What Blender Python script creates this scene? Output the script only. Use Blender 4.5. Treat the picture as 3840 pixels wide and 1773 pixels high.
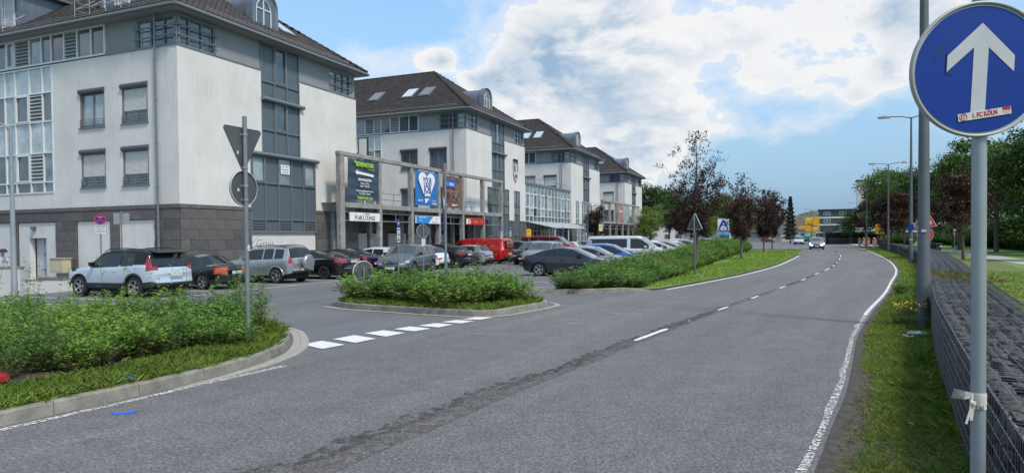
import bpy, math, random
import numpy as np
from mathutils import Vector, Matrix

for _o in list(bpy.data.objects):
    bpy.data.objects.remove(_o)
SC = bpy.context.scene
COL = SC.collection
random.seed(7)
NP = np.random.default_rng(7)
R = math.radians
PI = math.pi

# ------------------------------------------------------------------ camera
cam_d = bpy.data.cameras.new('camera')
cam = bpy.data.objects.new('camera', cam_d)
COL.objects.link(cam)
SC.camera = cam
cam_d.sensor_width = 36
cam_d.lens = 23.81
cam_d.shift_y = 0.01417
cam_d.clip_end = 6000
cam_d.clip_start = 0.05
_p, _r = 0.0195, -0.00975
_F = Vector((0, math.cos(_p), -math.sin(_p)))
_U0 = Vector((0, math.sin(_p), math.cos(_p)))
_R0 = Vector((1, 0, 0))
_R = _R0 * math.cos(_r) + _U0 * math.sin(_r)
_U = -_R0 * math.sin(_r) + _U0 * math.cos(_r)
M = Matrix((( _R.x, _U.x, -_F.x, 0), (_R.y, _U.y, -_F.y, 0), (_R.z, _U.z, -_F.z, 1.9), (0, 0, 0, 1)))
cam.matrix_world = M

# ------------------------------------------------------------------ light
SC.view_settings.view_transform = 'Standard'
SC.view_settings.look = 'None'
SC.view_settings.gamma = 1
SC.view_settings.exposure = 0.90
SC.view_settings.use_curve_mapping = False
SUN_EL, SUN_AZ = 54, 138      # azimuth measured clockwise from +Y
W = bpy.data.worlds.new('World')
SC.world = W
W.use_nodes = True
nt = W.node_tree
for n in list(nt.nodes):
    nt.nodes.remove(n)


def nd(t, kind, loc=None, **kw):
    n = t.nodes.new(kind)
    for k, v in kw.items():
        setattr(n, k, v)
    return n


def build_sky():
    L = nt.links.new
    out = nd(nt, 'ShaderNodeOutputWorld')
    bg = nd(nt, 'ShaderNodeBackground')
    bg.inputs['Strength'].default_value = 0.1
    sky = nd(nt, 'ShaderNodeTexSky', sky_type='NISHITA', sun_disc=False)
    sky.sun_elevation = R(SUN_EL)
    sky.sun_rotation = R(SUN_AZ)
    sky.air_density = 1.0
    sky.dust_density = 0.6
    sky.ozone_density = 1.6
    tc = nd(nt, 'ShaderNodeTexCoord')
    sep = nd(nt, 'ShaderNodeSeparateXYZ')
    L(tc.outputs['Generated'], sep.inputs[0])

    def math_(op, a, b=None, c=None, clamp=False):
        m = nd(nt, 'ShaderNodeMath', operation=op, use_clamp=clamp)
        for i, v in enumerate((a, b, c)):
            if v is None:
                continue
            if isinstance(v, (int, float)):
                m.inputs[i].default_value = v
            else:
                L(v, m.inputs[i])
        return m.outputs[0]

    def noise(vec, scale, det, rough, w=None):
        n = nd(nt, 'ShaderNodeTexNoise')
        n.inputs['Scale'].default_value = scale
        n.inputs['Detail'].default_value = det
        n.inputs['Roughness'].default_value = rough
        L(vec, n.inputs['Vector'])
        return n

    # stretch the direction vertically so clouds are a little wider than tall
    mp = nd(nt, 'ShaderNodeMapping')
    mp.inputs['Scale'].default_value = (1, 1, 1.7)
    L(tc.outputs['Generated'], mp.inputs['Vector'])
    # domain warp
    wn = noise(mp.outputs[0], 3.0, 4, 0.55)
    wsub = nd(nt, 'ShaderNodeVectorMath', operation='SUBTRACT')
    L(wn.outputs['Color'], wsub.inputs[0])
    wsub.inputs[1].default_value = (0.5, 0.5, 0.5)
    wsc = nd(nt, 'ShaderNodeVectorMath', operation='SCALE')
    L(wsub.outputs[0], wsc.inputs[0])
    wsc.inputs['Scale'].default_value = 0.16
    wadd = nd(nt, 'ShaderNodeVectorMath', operation='ADD')
    L(mp.outputs[0], wadd.inputs[0])
    L(wsc.outputs[0], wadd.inputs[1])
    P = wadd.outputs[0]
    off = nd(nt, 'ShaderNodeVectorMath', operation='ADD')
    L(P, off.inputs[0])
    off.inputs[1].default_value = (0.012, 0.0, 0.034)
    n1 = noise(P, 7.5, 13, 0.6)
    n2 = noise(off.outputs[0], 7.5, 13, 0.6)
    nbig = noise(mp.outputs[0], 1.9, 4, 0.5)

    # where the big clouds stand: direction, radius, weight
    blobs = CLOUDS
    acc = None
    for (dx, dy, dz, r0, wgt) in blobs:
        v = nd(nt, 'ShaderNodeVectorMath', operation='DISTANCE')
        L(mp.outputs[0], v.inputs[0])
        v.inputs[1].default_value = (dx, dy, dz * 1.7)
        mr = nd(nt, 'ShaderNodeMapRange', interpolation_type='SMOOTHSTEP')
        L(v.outputs['Value'], mr.inputs['Value'])
        mr.inputs['From Min'].default_value = 0.0
        mr.inputs['From Max'].default_value = r0
        mr.inputs['To Min'].default_value = wgt
        mr.inputs['To Max'].default_value = 0.0
        acc = mr.outputs[0] if acc is None else math_('ADD', acc, mr.outputs[0])
    # a general broken cover so the sky goes on outside the frame
    gen = math_('MULTIPLY_ADD', nbig.outputs['Fac'], 1.7, -0.83)
    # outside the picture's field the general cover rules
    cov = math_('ADD', acc, math_('MULTIPLY', gen, 0.38))
    dens = math_('ADD', cov, math_('MULTIPLY_ADD', n1.outputs['Fac'], 2.6, -1.3))
    dens2 = math_('ADD', cov, math_('MULTIPLY_ADD', n2.outputs['Fac'], 2.6, -1.3))
    mask = nd(nt, 'ShaderNodeMapRange', interpolation_type='SMOOTHSTEP')
    L(dens, mask.inputs['Value'])
    mask.inputs['From Min'].default_value = 0.22
    mask.inputs['From Max'].default_value = 0.46
    # veil of thin cloud round the big ones
    veil = nd(nt, 'ShaderNodeMapRange', interpolation_type='SMOOTHSTEP')
    L(dens, veil.inputs['Value'])
    veil.inputs['From Min'].default_value = -0.25
    veil.inputs['From Max'].default_value = 0.42
    veil.inputs['To Max'].default_value = 0.6
    mk = math_('MAXIMUM', mask.outputs[0], veil.outputs[0])
    # lit side / shaded body
    dif = math_('SUBTRACT', dens, dens2)
    lit = nd(nt, 'ShaderNodeMapRange', interpolation_type='SMOOTHSTEP')
    L(dif, lit.inputs['Value'])
    lit.inputs['From Min'].default_value = -0.30
    lit.inputs['From Max'].default_value = 0.30
    thick = nd(nt, 'ShaderNodeMapRange')
    L(dens, thick.inputs['Value'])
    thick.inputs['From Min'].default_value = 0.40
    thick.inputs['From Max'].default_value = 1.0
    thick.inputs['To Min'].default_value = 0.0
    thick.inputs['To Max'].default_value = 0.85
    np_ = noise(P, 3.4, 6, 0.55)
    patch = nd(nt, 'ShaderNodeMapRange', interpolation_type='SMOOTHSTEP')
    L(np_.outputs['Fac'], patch.inputs['Value'])
    for k_, v_ in zip(('From Min', 'From Max', 'To Min', 'To Max'), (0.46, 0.64, 0.0, 0.6)):
        patch.inputs[k_].default_value = v_
    body = math_('MULTIPLY', thick.outputs[0], patch.outputs[0])
    shade = math_('MULTIPLY', thick.outputs[0], math_('SUBTRACT', 1.0, lit.outputs[0]), clamp=True)
    shade = math_('ADD', math_('MULTIPLY', shade, 0.8), body, clamp=True)
    cc = nd(nt, 'ShaderNodeMix', data_type='RGBA')
    L(shade, cc.inputs['Factor'])
    cc.inputs['A'].default_value = (4.95, 4.95, 5.0, 1)
    cc.inputs['B'].default_value = (1.75, 2.6, 3.6, 1)
    # sky blue: physical sky, washed a little by the bright cloud veil
    sb = nd(nt, 'ShaderNodeMix', data_type='RGBA', blend_type='MULTIPLY')
    sb.inputs['Factor'].default_value = 1.0
    L(sky.outputs[0], sb.inputs['A'])
    sb.inputs['B'].default_value = SKYMUL
    # low down the air is a deep grey blue, as under distant rain clouds
    low = nd(nt, 'ShaderNodeMapRange', interpolation_type='LINEAR')
    L(sep.outputs['Z'], low.inputs['Value'])
    for k_, v_ in zip(('From Min', 'From Max', 'To Min', 'To Max'), (0.0, 0.40, 1.0, 0.0)):
        low.inputs[k_].default_value = v_
    lowm = nd(nt, 'ShaderNodeMix', data_type='RGBA')
    L(low.outputs[0], lowm.inputs['Factor'])
    L(sb.outputs['Result'], lowm.inputs['A'])
    lowm.inputs['B'].default_value = (1.15, 1.95, 3.15, 1)
    mix = nd(nt, 'ShaderNodeMix', data_type='RGBA')
    L(mk, mix.inputs['Factor'])
    L(lowm.outputs['Result'], mix.inputs['A'])
    L(cc.outputs['Result'], mix.inputs['B'])
    L(mix.outputs['Result'], bg.inputs['Color'])
    L(bg.outputs[0], out.inputs['Surface'])
    W.cycles.sampling_method = 'MANUAL'
    W.cycles.sample_map_resolution = 512


SKYMUL = (1.3, 1.42, 1.35, 1)
CLOUDS = [
    (0.0812, 0.9502, 0.3008, 0.162, 0.70),
    (0.0519, 0.9687, 0.2428, 0.133, 0.85),
    (0.0061, 0.9766, 0.2148, 0.098, 0.65),
    (0.1573, 0.9648, 0.2107, 0.148, 0.65),
    (0.1977, 0.9390, 0.2815, 0.157, 0.55),
    (-0.0329, 0.9841, 0.1745, 0.074, 0.55),
    (-0.1029, 0.9622, 0.2521, 0.044, 0.95),
    (-0.0586, 0.9724, 0.2259, 0.049, 0.50),
    (0.0904, 0.9827, 0.1616, 0.148, 0.80),
    (0.2032, 0.9692, 0.1393, 0.128, 0.70),
    (0.3014, 0.9193, 0.2531, 0.128, 0.36),
    (0.1281, 0.9392, 0.3187, 0.108, 0.50),
    (0.3368, 0.9180, 0.2094, 0.074, 0.50),
    (0.4026, 0.8962, 0.1863, 0.044, 0.50),
    (0.4457, 0.8774, 0.1777, 0.039, 0.55),
    (0.4826, 0.8515, 0.2052, 0.054, 0.62),
    (0.3904, 0.8766, 0.2812, 0.128, 0.30),
    (0.4850, 0.8330, 0.2661, 0.123, 0.40),
    (0.0636, 0.9924, 0.1052, 0.118, 0.60),
    (0.1481, 0.9843, 0.0958, 0.128, 0.60),
    (0.2561, 0.9535, 0.1589, 0.089, 0.35),
    (0.3813, 0.8958, 0.2283, 0.207, 0.06),
    (-0.3541, 0.8944, 0.2733, 0.276, -0.70),
    (-0.1584, 0.9385, 0.3067, 0.113, -0.80),
    (-0.1754, 0.9635, 0.2024, 0.059, -0.50),
    (0.3433, 0.9368, 0.0671, 0.148, -0.60),
    (0.4485, 0.8899, 0.0835, 0.167, -0.70),
    (0.4508, 0.8610, 0.2354, 0.054, -0.30),
    (0.2409, 0.9697, 0.0401, 0.123, -0.40),
]
build_sky()

sun_d = bpy.data.lights.new('sun', 'SUN')
sun_d.energy = 1.9
sun_d.angle = R(8)
sun_d.color = (1.0, 0.92, 0.80)
sun = bpy.data.objects.new('sun', sun_d)
COL.objects.link(sun)
_sd = Vector((math.sin(R(SUN_AZ)) * math.cos(R(SUN_EL)), math.cos(R(SUN_AZ)) * math.cos(R(SUN_EL)), math.sin(R(SUN_EL))))
sun.rotation_euler = _sd.to_track_quat('Z', 'Y').to_euler()

# ------------------------------------------------------------------ materials
MATS = {}


def mat(name, col=(.5, .5, .5), rough=.6, metal=0., var=0., vs=3., col2=None, bump=0., bs=40., spec=.5,
        coat=0., island=0., transl=0., stain=0., streak=0., emit=None, det=6, bdist=.01, hue=0.):
    if name in MATS:
        return MATS[name]
    m = bpy.data.materials.new(name)
    m.use_nodes = True
    t = m.node_tree
    L = t.links.new
    b = t.nodes['Principled BSDF']
    b.inputs['Roughness'].default_value = rough
    b.inputs['Metallic'].default_value = metal
    b.inputs['Specular IOR Level'].default_value = spec
    b.inputs['Coat Weight'].default_value = coat
    b.inputs['Coat Roughness'].default_value = .04
    c = (*col, 1)
    src = None
    tc = nd(t, 'ShaderNodeTexCoord')
    if var or col2:
        n = nd(t, 'ShaderNodeTexNoise')
        n.inputs['Scale'].default_value = vs
        n.inputs['Detail'].default_value = det
        n.inputs['Roughness'].default_value = .62
        L(tc.outputs['Object'], n.inputs['Vector'])
        r = nd(t, 'ShaderNodeMapRange')
        r.inputs['From Min'].default_value = .32
        r.inputs['From Max'].default_value = .68
        L(n.outputs['Fac'], r.inputs['Value'])
        mx = nd(t, 'ShaderNodeMix', data_type='RGBA')
        L(r.outputs[0], mx.inputs['Factor'])
        a, d = (tuple(x * (1 - var) for x in col), tuple(min(1, x * (1 + var)) for x in col)) if not col2 else (col, col2)
        mx.inputs['A'].default_value = (*a, 1)
        mx.inputs['B'].default_value = (*d, 1)
        src = mx.outputs['Result']
    if island:
        g = nd(t, 'ShaderNodeNewGeometry')
        hs = nd(t, 'ShaderNodeHueSaturation')
        r = nd(t, 'ShaderNodeMapRange')
        L(g.outputs['Random Per Island'], r.inputs['Value'])
        r.inputs['To Min'].default_value = 1 - island
        r.inputs['To Max'].default_value = 1 + island
        L(r.outputs[0], hs.inputs['Value'])
        if hue:
            m2 = nd(t, 'ShaderNodeMath', operation='MULTIPLY')
            L(g.outputs['Random Per Island'], m2.inputs[0])
            m2.inputs[1].default_value = 7.31
            m3 = nd(t, 'ShaderNodeMath', operation='FRACT')
            L(m2.outputs[0], m3.inputs[0])
            r2 = nd(t, 'ShaderNodeMapRange')
            L(m3.outputs[0], r2.inputs['Value'])
            r2.inputs['To Min'].default_value = .5 - hue
            r2.inputs['To Max'].default_value = .5 + hue
            L(r2.outputs[0], hs.inputs['Hue'])
        if src:
            L(src, hs.inputs['Color'])
        else:
            hs.inputs['Color'].default_value = c
        src = hs.outputs[0]
    if stain or streak:
        mp = nd(t, 'ShaderNodeMapping')
        mp.inputs['Scale'].default_value = (1, 1, .12) if streak else (1, 1, 1)
        L(tc.outputs['Object'], mp.inputs['Vector'])
        n = nd(t, 'ShaderNodeTexNoise')
        n.inputs['Scale'].default_value = 5 if streak else 1.1
        n.inputs['Detail'].default_value = 8
        n.inputs['Roughness'].default_value = .7
        L(mp.outputs[0], n.inputs['Vector'])
        r = nd(t, 'ShaderNodeMapRange')
        r.inputs['From Min'].default_value = .52
        r.inputs['From Max'].default_value = .74
        r.inputs['To Max'].default_value = max(stain, streak)
        L(n.outputs['Fac'], r.inputs['Value'])
        mx = nd(t, 'ShaderNodeMix', data_type='RGBA', blend_type='MULTIPLY')
        L(r.outputs[0], mx.inputs['Factor'])
        if src:
            L(src, mx.inputs['A'])
        else:
            mx.inputs['A'].default_value = c
        mx.inputs['B'].default_value = (.38, .36, .32, 1)
        src = mx.outputs['Result']
    if src:
        L(src, b.inputs['Base Color'])
    else:
        b.inputs['Base Color'].default_value = c
    if bump:
        n = nd(t, 'ShaderNodeTexNoise')
        n.inputs['Scale'].default_value = bs
        n.inputs['Detail'].default_value = 5
        L(tc.outputs['Object'], n.inputs['Vector'])
        bp = nd(t, 'ShaderNodeBump')
        bp.inputs['Strength'].default_value = bump
        bp.inputs['Distance'].default_value = bdist
        L(n.outputs['Fac'], bp.inputs['Height'])
        L(bp.outputs[0], b.inputs['Normal'])
    if transl:
        tr = nd(t, 'ShaderNodeBsdfTranslucent')
        if src:
            L(src, tr.inputs['Color'])
        else:
            tr.inputs['Color'].default_value = c
        ms = nd(t, 'ShaderNodeMixShader')
        ms.inputs[0].default_value = transl
        L(b.outputs[0], ms.inputs[1])
        L(tr.outputs[0], ms.inputs[2])
        L(ms.outputs[0], t.nodes['Material Output'].inputs['Surface'])
    if emit:
        b.inputs['Emission Color'].default_value = (*col, 1)
        b.inputs['Emission Strength'].default_value = emit
    m.diffuse_color = c
    MATS[name] = m
    return m


# ------------------------------------------------------------------ mesh helpers
class MB:
    def __init__(s):
        s.v = []
        s.f = []
        s.m = []

    def add(s, vs, fs, mi=0):
        o = len(s.v)
        s.v.extend([tuple(map(float, p)) for p in vs])
        for f in fs:
            s.f.append(tuple(i + o for i in f))
            s.m.append(mi)
        return s

    def box(s, x0, x1, y0, y1, z0, z1, mi=0):
        vs = [(x0, y0, z0), (x1, y0, z0), (x1, y1, z0), (x0, y1, z0), (x0, y0, z1), (x1, y0, z1), (x1, y1, z1), (x0, y1, z1)]
        return s.add(vs, [(0, 3, 2, 1), (4, 5, 6, 7), (0, 1, 5, 4), (1, 2, 6, 5), (2, 3, 7, 6), (3, 0, 4, 7)], mi)

    def bbox(s, x0, x1, y0, y1, z0, z1, b=.01, mi=0):
        # box with a bevelled look: chamfer on the vertical edges and the top
        pts = [(x0 + b, y0), (x1 - b, y0), (x1, y0 + b), (x1, y1 - b), (x1 - b, y1), (x0 + b, y1), (x0, y1 - b), (x0, y0 + b)]
        cx, cy = (x0 + x1) / 2, (y0 + y1) / 2
        n = 8
        vs = [(x, y, z0) for x, y in pts] + [(x, y, z1 - b) for x, y in pts] + \
             [(x + (b if x < cx else -b), y + (b if y < cy else -b), z1) for x, y in pts]
        fs = [tuple(range(n - 1, -1, -1)), tuple(range(2 * n, 3 * n))]
        for k in range(2):
            for i in range(n):
                j = (i + 1) % n
                fs.append((k * n + i, k * n + j, (k + 1) * n + j, (k + 1) * n + i))
        return s.add(vs, fs, mi)

    def quad(s, a, b, c, d, mi=0):
        return s.add([a, b, c, d], [(0, 1, 2, 3)], mi)

    def tube(s, pts, r, n=8, mi=0, cap=True):
        pts = [Vector(p) for p in pts]
        rs = r if isinstance(r, (list, tuple)) else [r] * len(pts)
        o = len(s.v)
        prev = None
        for i, p in enumerate(pts):
            if i == 0:
                d = pts[1] - p
            elif i == len(pts) - 1:
                d = p - pts[i - 1]
            else:
                d = pts[i + 1] - pts[i - 1]
            d.normalize()
            if prev is None:
                a = d.orthogonal().normalized()
            else:
                a = (prev - d * prev.dot(d))
                a = a.normalized() if a.length > 1e-6 else d.orthogonal().normalized()
            prev = a
            b = d.cross(a)
            for k in range(n):
                an = 2 * PI * k / n
                q = p + (a * math.cos(an) + b * math.sin(an)) * rs[i]
                s.v.append((q.x, q.y, q.z))
        for i in range(len(pts) - 1):
            for k in range(n):
                k2 = (k + 1) % n
                s.f.append((o + i * n + k, o + i * n + k2, o + (i + 1) * n + k2, o + (i + 1) * n + k))
                s.m.append(mi)
        if cap:
            s.f.append(tuple(o + k for k in range(n - 1, -1, -1)))
            s.m.append(mi)
            e = o + (len(pts) - 1) * n
            s.f.append(tuple(e + k for k in range(n)))
            s.m.append(mi)
        return s

    def lathe(s, prof, n=24, axis='z', c=(0, 0, 0), mi=0):
        # prof: list of (r, h)
        o = len(s.v)
        for (r, h) in prof:
            for k in range(n):
                a = 2 * PI * k / n
                x, y = r * math.cos(a), r * math.sin(a)
                q = {'z': (x, y, h), 'y': (x, h, y), 'x': (h, x, y)}[axis]
                s.v.append((q[0] + c[0], q[1] + c[1], q[2] + c[2]))
        for i in range(len(prof) - 1):
            for k in range(n):
                k2 = (k + 1) % n
                f = (o + i * n + k, o + i * n + k2, o + (i + 1) * n + k2, o + (i + 1) * n + k)
                s.f.append(f if axis != 'y' else f[::-1])
                s.m.append(mi)
        return s

    def prism(s, poly, z0, z1, mi=0, top=None):
        n = len(poly)
        vs = [(x, y, z0) for x, y in poly] + [(x, y, z1) for x, y in poly]
        fs = [tuple(range(n - 1, -1, -1))]
        s.add(vs, fs + [(i, (i + 1) % n, n + (i + 1) % n, n + i) for i in range(n)], mi)
        s.add([(x, y, z1) for x, y in poly], [tuple(range(n))], mi if top is None else top)
        return s

    def plate(s, poly, y0, y1, mi=0):
        # polygon in the xz plane, thickness along y
        n = len(poly)
        vs = [(x, y0, z) for x, z in poly] + [(x, y1, z) for x, z in poly]
        return s.add(vs, [tuple(range(n)), tuple(range(2 * n - 1, n - 1, -1))] +
                     [((i + 1) % n, i, n + i, n + (i + 1) % n) for i in range(n)], mi)

    def mesh(s, name, mats, smooth=False):
        me = bpy.data.meshes.new(name)
        me.from_pydata(s.v, [], s.f)
        for m in (mats if isinstance(mats, (list, tuple)) else [mats]):
            me.materials.append(m)
        if any(s.m):
            me.polygons.foreach_set('material_index', s.m)
        if smooth:
            me.polygons.foreach_set('use_smooth', [True] * len(me.polygons))
        me.update()
        return me

    def build(s, name, mats, parent=None, smooth=False, auto=None, **tags):
        me = s.mesh(name, mats, smooth or auto is not None)
        if auto is not None:
            sharp_by_angle(me, auto)
        return link(name, me, parent, **tags)


def sharp_by_angle(me, deg):
    try:
        me.set_sharp_from_angle(angle=R(deg))
    except Exception:
        pass


def link(name, data, parent=None, loc=None, rz=None, **tags):
    o = bpy.data.objects.new(name, data)
    COL.objects.link(o)
    if parent is not None:
        o.parent = parent
    if loc is not None:
        o.location = loc
    if rz is not None:
        o.rotation_euler = (0, 0, rz)
    for k, v in tags.items():
        o[k] = v
    return o


def thing(name, label, cat, loc=(0, 0, 0), rz=0., group=None):
    o = link(name, None, None, loc, rz, label=label, category=cat)
    o.empty_display_size = .2
    if group:
        o['group'] = group
    return o


def npmesh(name, V, F, mats, smooth=False, mi=None):
    # V (n,3) array, F (m,k) array of equal sized faces
    me = bpy.data.meshes.new(name)
    V = np.asarray(V, np.float32)
    F = np.asarray(F, np.int32)
    k = F.shape[1]
    me.vertices.add(len(V))
    me.vertices.foreach_set('co', V.ravel())
    me.loops.add(F.size)
    me.loops.foreach_set('vertex_index', F.ravel())
    me.polygons.add(len(F))
    me.polygons.foreach_set('loop_start', np.arange(0, F.size, k, dtype=np.int32))
    me.polygons.foreach_set('loop_total', np.full(len(F), k, np.int32))
    for m in (mats if isinstance(mats, (list, tuple)) else [mats]):
        me.materials.append(m)
    if mi is not None:
        me.polygons.foreach_set('material_index', np.asarray(mi, np.int32))
    if smooth:
        me.polygons.foreach_set('use_smooth', np.ones(len(F), bool))
    me.update(calc_edges=True)
    me.validate()
    return me


def copy_tree(o, parent=None):
    c = o.copy()
    COL.objects.link(c)
    if parent is not None:
        c.parent = parent
    for ch in list(o.children):
        copy_tree(ch, c)
    return c


def text(body, size, parent, loc, rot=(PI / 2, 0, 0), m=None, name='lettering', align='CENTER', ext=.002, sx=1., bold=0., shear=0.):
    cu = bpy.data.curves.new(name, 'FONT')
    cu.body = body
    cu.size = size
    cu.align_x = align
    cu.align_y = 'CENTER'
    cu.extrude = ext
    cu.offset = bold
    cu.shear = shear
    cu.resolution_u = 2
    cu.materials.append(m)
    tmp = bpy.data.objects.new('t', cu)
    me = bpy.data.meshes.new_from_object(tmp)
    bpy.data.objects.remove(tmp)
    o = link(name, me, parent)
    o.location = loc
    o.rotation_euler = rot
    o.scale = (sx, 1, 1)
    return o


# street frame: u runs along the row of houses, w away from the road, in metres
CA, SA = 0.38407, 0.92330
ANG = math.atan2(SA, CA)


def S(u, w, z=0.):
    return Vector((CA * u - SA * w, SA * u + CA * w, z))


def leaf_quads(P, D, N, ln, wd):
    """folded diamond leaves: P base points, D direction, N normal, ln length, wd width -> V,F(tri)"""
    n = len(P)
    D = D / (np.linalg.norm(D, axis=1, keepdims=True) + 1e-9)
    B = np.cross(D, N)
    B /= (np.linalg.norm(B, axis=1, keepdims=True) + 1e-9)
    Nn = np.cross(B, D)
    ln = np.asarray(ln).reshape(-1, 1)
    wd = np.asarray(wd).reshape(-1, 1)
    V = np.empty((n, 4, 3))
    V[:, 0] = P
    V[:, 1] = P + D * ln * .45 + B * wd * .5 + Nn * wd * .12
    V[:, 2] = P + D * ln - Nn * wd * .1
    V[:, 3] = P + D * ln * .45 - B * wd * .5 + Nn * wd * .12
    idx = np.arange(n)[:, None] * 4
    F = np.concatenate([idx + np.array([[0, 1, 2]]), idx + np.array([[0, 2, 3]])], 0)
    return V.reshape(-1, 3), F


def rand_dirs(n, rng=None):
    rng = rng or NP
    v = rng.normal(size=(n, 3))
    return v / np.linalg.norm(v, axis=1, keepdims=True)

# ------------------------------------------------------------------ curves of the road
def catmull(pts, step=.5):
    P = [np.array(p, float) for p in pts]
    P = [2 * P[0] - P[1]] + P + [2 * P[-1] - P[-2]]
    out = []
    for i in range(1, len(P) - 2):
        a, b, c, d = P[i - 1:i + 3]
        n = max(1, int(np.linalg.norm(c - b) / step))
        for k in range(n):
            t = k / n
            out.append(.5 * ((2 * b) + (-a + c) * t + (2 * a - 5 * b + 4 * c - d) * t * t + (-a + 3 * b - 3 * c + d) * t ** 3))
    out.append(P[-2])
    return np.array(out)


def offset(c, d):
    t = np.gradient(c, axis=0)
    t /= np.linalg.norm(t, axis=1, keepdims=True) + 1e-9
    n = np.stack([t[:, 1], -t[:, 0]], 1)
    dd = np.asarray(d).reshape(-1, 1) if not np.isscalar(d) else d
    return c + n * dd


LEFT = [(-18, -17.6), (-10.2, -2.4), (-5.25, 6.85), (-4.34, 8.62), (-3.5, 10.2), (-2.75, 11.65), (-1.7, 13.6), (-.05, 16.2),
        (2.2, 19.7), (5.3, 24.0), (9.07, 29.6), (11.6, 33.6), (16.05, 41.5), (20.6, 50.6), (26.6, 63), (35.6, 82.8), (47.0, 110),
        (61, 144), (82, 196), (110, 262)]
RIGHT = [(-10.5, -17.6), (-3.3, -4.4), (2.40, 5.5), (3.84, 7.95), (5.07, 10.2), (6.45, 12.75), (8.9, 16.8), (11.94, 21.6), (15.3, 27.2),
         (18.3, 32.2), (22.1, 39.0), (27.9, 50.3), (37.6, 70.6), (49.4, 96.2), (63.6, 129), (84.8, 178), (104, 222), (120, 258)]
MID = [(-13.6, -16.6), (-4.9, -.6), (-1.72, 5.6), (-1.0, 6.85), (-.08, 8.45), (.98, 10.15), (2.55, 12.8), (5.29, 17.25), (7.34, 20.55),
       (9.79, 24.5), (12.33, 28.6), (14.85, 32.9), (17.22, 36.95), (19.8, 41.6), (23.6, 48.9), (28.85, 59.4), (34.0, 70.6), (38.9, 81.6)]
cL, cR, cM = catmull(LEFT), catmull(RIGHT), catmull(MID, .12)

m_asph = None


def asphalt(name, c0, c1, fine=(.7, 1.35), grain=(.80, 1.14)):
    m = bpy.data.materials.new(name)
    m.use_nodes = True
    t = m.node_tree
    L = t.links.new
    b = t.nodes['Principled BSDF']
    b.inputs['Roughness'].default_value = .72
    b.inputs['Specular IOR Level'].default_value = .35
    tc = nd(t, 'ShaderNodeTexCoord')

    def noise(scale, det, rough=.6, sc=None):
        n = nd(t, 'ShaderNodeTexNoise')
        n.inputs['Scale'].default_value = scale
        n.inputs['Detail'].default_value = det
        n.inputs['Roughness'].default_value = rough
        if sc:
            mp = nd(t, 'ShaderNodeMapping')
            mp.inputs['Rotation'].default_value = (0, 0, -R(61))
            mp2 = nd(t, 'ShaderNodeMapping')
            mp2.inputs['Scale'].default_value = sc
            L(tc.outputs['Object'], mp.inputs['Vector'])
            L(mp.outputs[0], mp2.inputs['Vector'])
            L(mp2.outputs[0], n.inputs['Vector'])
        else:
            L(tc.outputs['Object'], n.inputs['Vector'])
        return n.outputs['Fac']

    def rng(v, a, b_, c, d):
        r = nd(t, 'ShaderNodeMapRange')
        L(v, r.inputs['Value'])
        for k, x in zip(('From Min', 'From Max', 'To Min', 'To Max'), (a, b_, c, d)):
            r.inputs[k].default_value = x
        return r.outputs[0]

    def mul(a, b_):
        k = nd(t, 'ShaderNodeMath', operation='MULTIPLY')
        L(a, k.inputs[0])
        L(b_, k.inputs[1])
        return k.outputs[0]
    big = rng(noise(.35, 6, .6, (.25, 1.2, 1)), .3, .7, 0, 1)
    mx = nd(t, 'ShaderNodeMix', data_type='RGBA')
    L(big, mx.inputs['Factor'])
    mx.inputs['A'].default_value = (*c0, 1)
    mx.inputs['B'].default_value = (*c1, 1)
    f1 = rng(noise(55, 3, .7), .3, .7, fine[0], fine[1])
    v = nd(t, 'ShaderNodeTexVoronoi')
    v.inputs['Scale'].default_value = 90
    L(tc.outputs['Object'], v.inputs['Vector'])
    f2 = rng(v.outputs['Distance'], 0, .7, 1.25, .7)
    mid = rng(noise(2.2, 6, .7), .35, .65, .88, 1.1)
    fac = mul(mul(f1, f2), mid)
    fac = mul(fac, rng(noise(17, 4, .75), .34, .66, *grain))
    fac = mul(fac, rng(noise(34, 2, .5), .36, .64, 2 - grain[1] - .12, grain[1] + .10))
    fac = mul(fac, rng(noise(1.0, 4, .6, (.06, 1.6, 1)), .35, .65, .90, 1.07))
    # sparse dark cracks and tar seams
    w = nd(t, 'ShaderNodeTexVoronoi', feature='DISTANCE_TO_EDGE')
    w.inputs['Scale'].default_value = .33
    wn = nd(t, 'ShaderNodeTexNoise')
    wn.inputs['Scale'].default_value = 1.6
    wn.inputs['Detail'].default_value = 6
    L(tc.outputs['Object'], wn.inputs['Vector'])
    va = nd(t, 'ShaderNodeVectorMath', operation='MULTIPLY_ADD')
    L(wn.outputs['Color'], va.inputs[0])
    va.inputs[1].default_value = (1.6, 1.6, 1.6)
    L(tc.outputs['Object'], va.inputs[2])
    L(va.outputs[0], w.inputs['Vector'])
    crack = rng(w.outputs['Distance'], .0, .006, 0.0, 1.)
    gate = rng(noise(.5, 3), .5, .62, 1., 0.)
    cg = nd(t, 'ShaderNodeMath', operation='MAXIMUM')
    L(crack, cg.inputs[0])
    L(gate, cg.inputs[1])
    cr = rng(cg.outputs[0], 0, 1, .55, 1)
    fac = mul(fac, cr)
    vm = nd(t, 'ShaderNodeVectorMath', operation='SCALE')
    L(mx.outputs['Result'], vm.inputs[0])
    L(fac, vm.inputs['Scale'])
    L(vm.outputs[0], b.inputs['Base Color'])
    bp = nd(t, 'ShaderNodeBump')
    bp.inputs['Strength'].default_value = 1.
    bp.inputs['Distance'].default_value = .009
    L(f1, bp.inputs['Height'])
    L(bp.outputs[0], b.inputs['Normal'])
    return m


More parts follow.
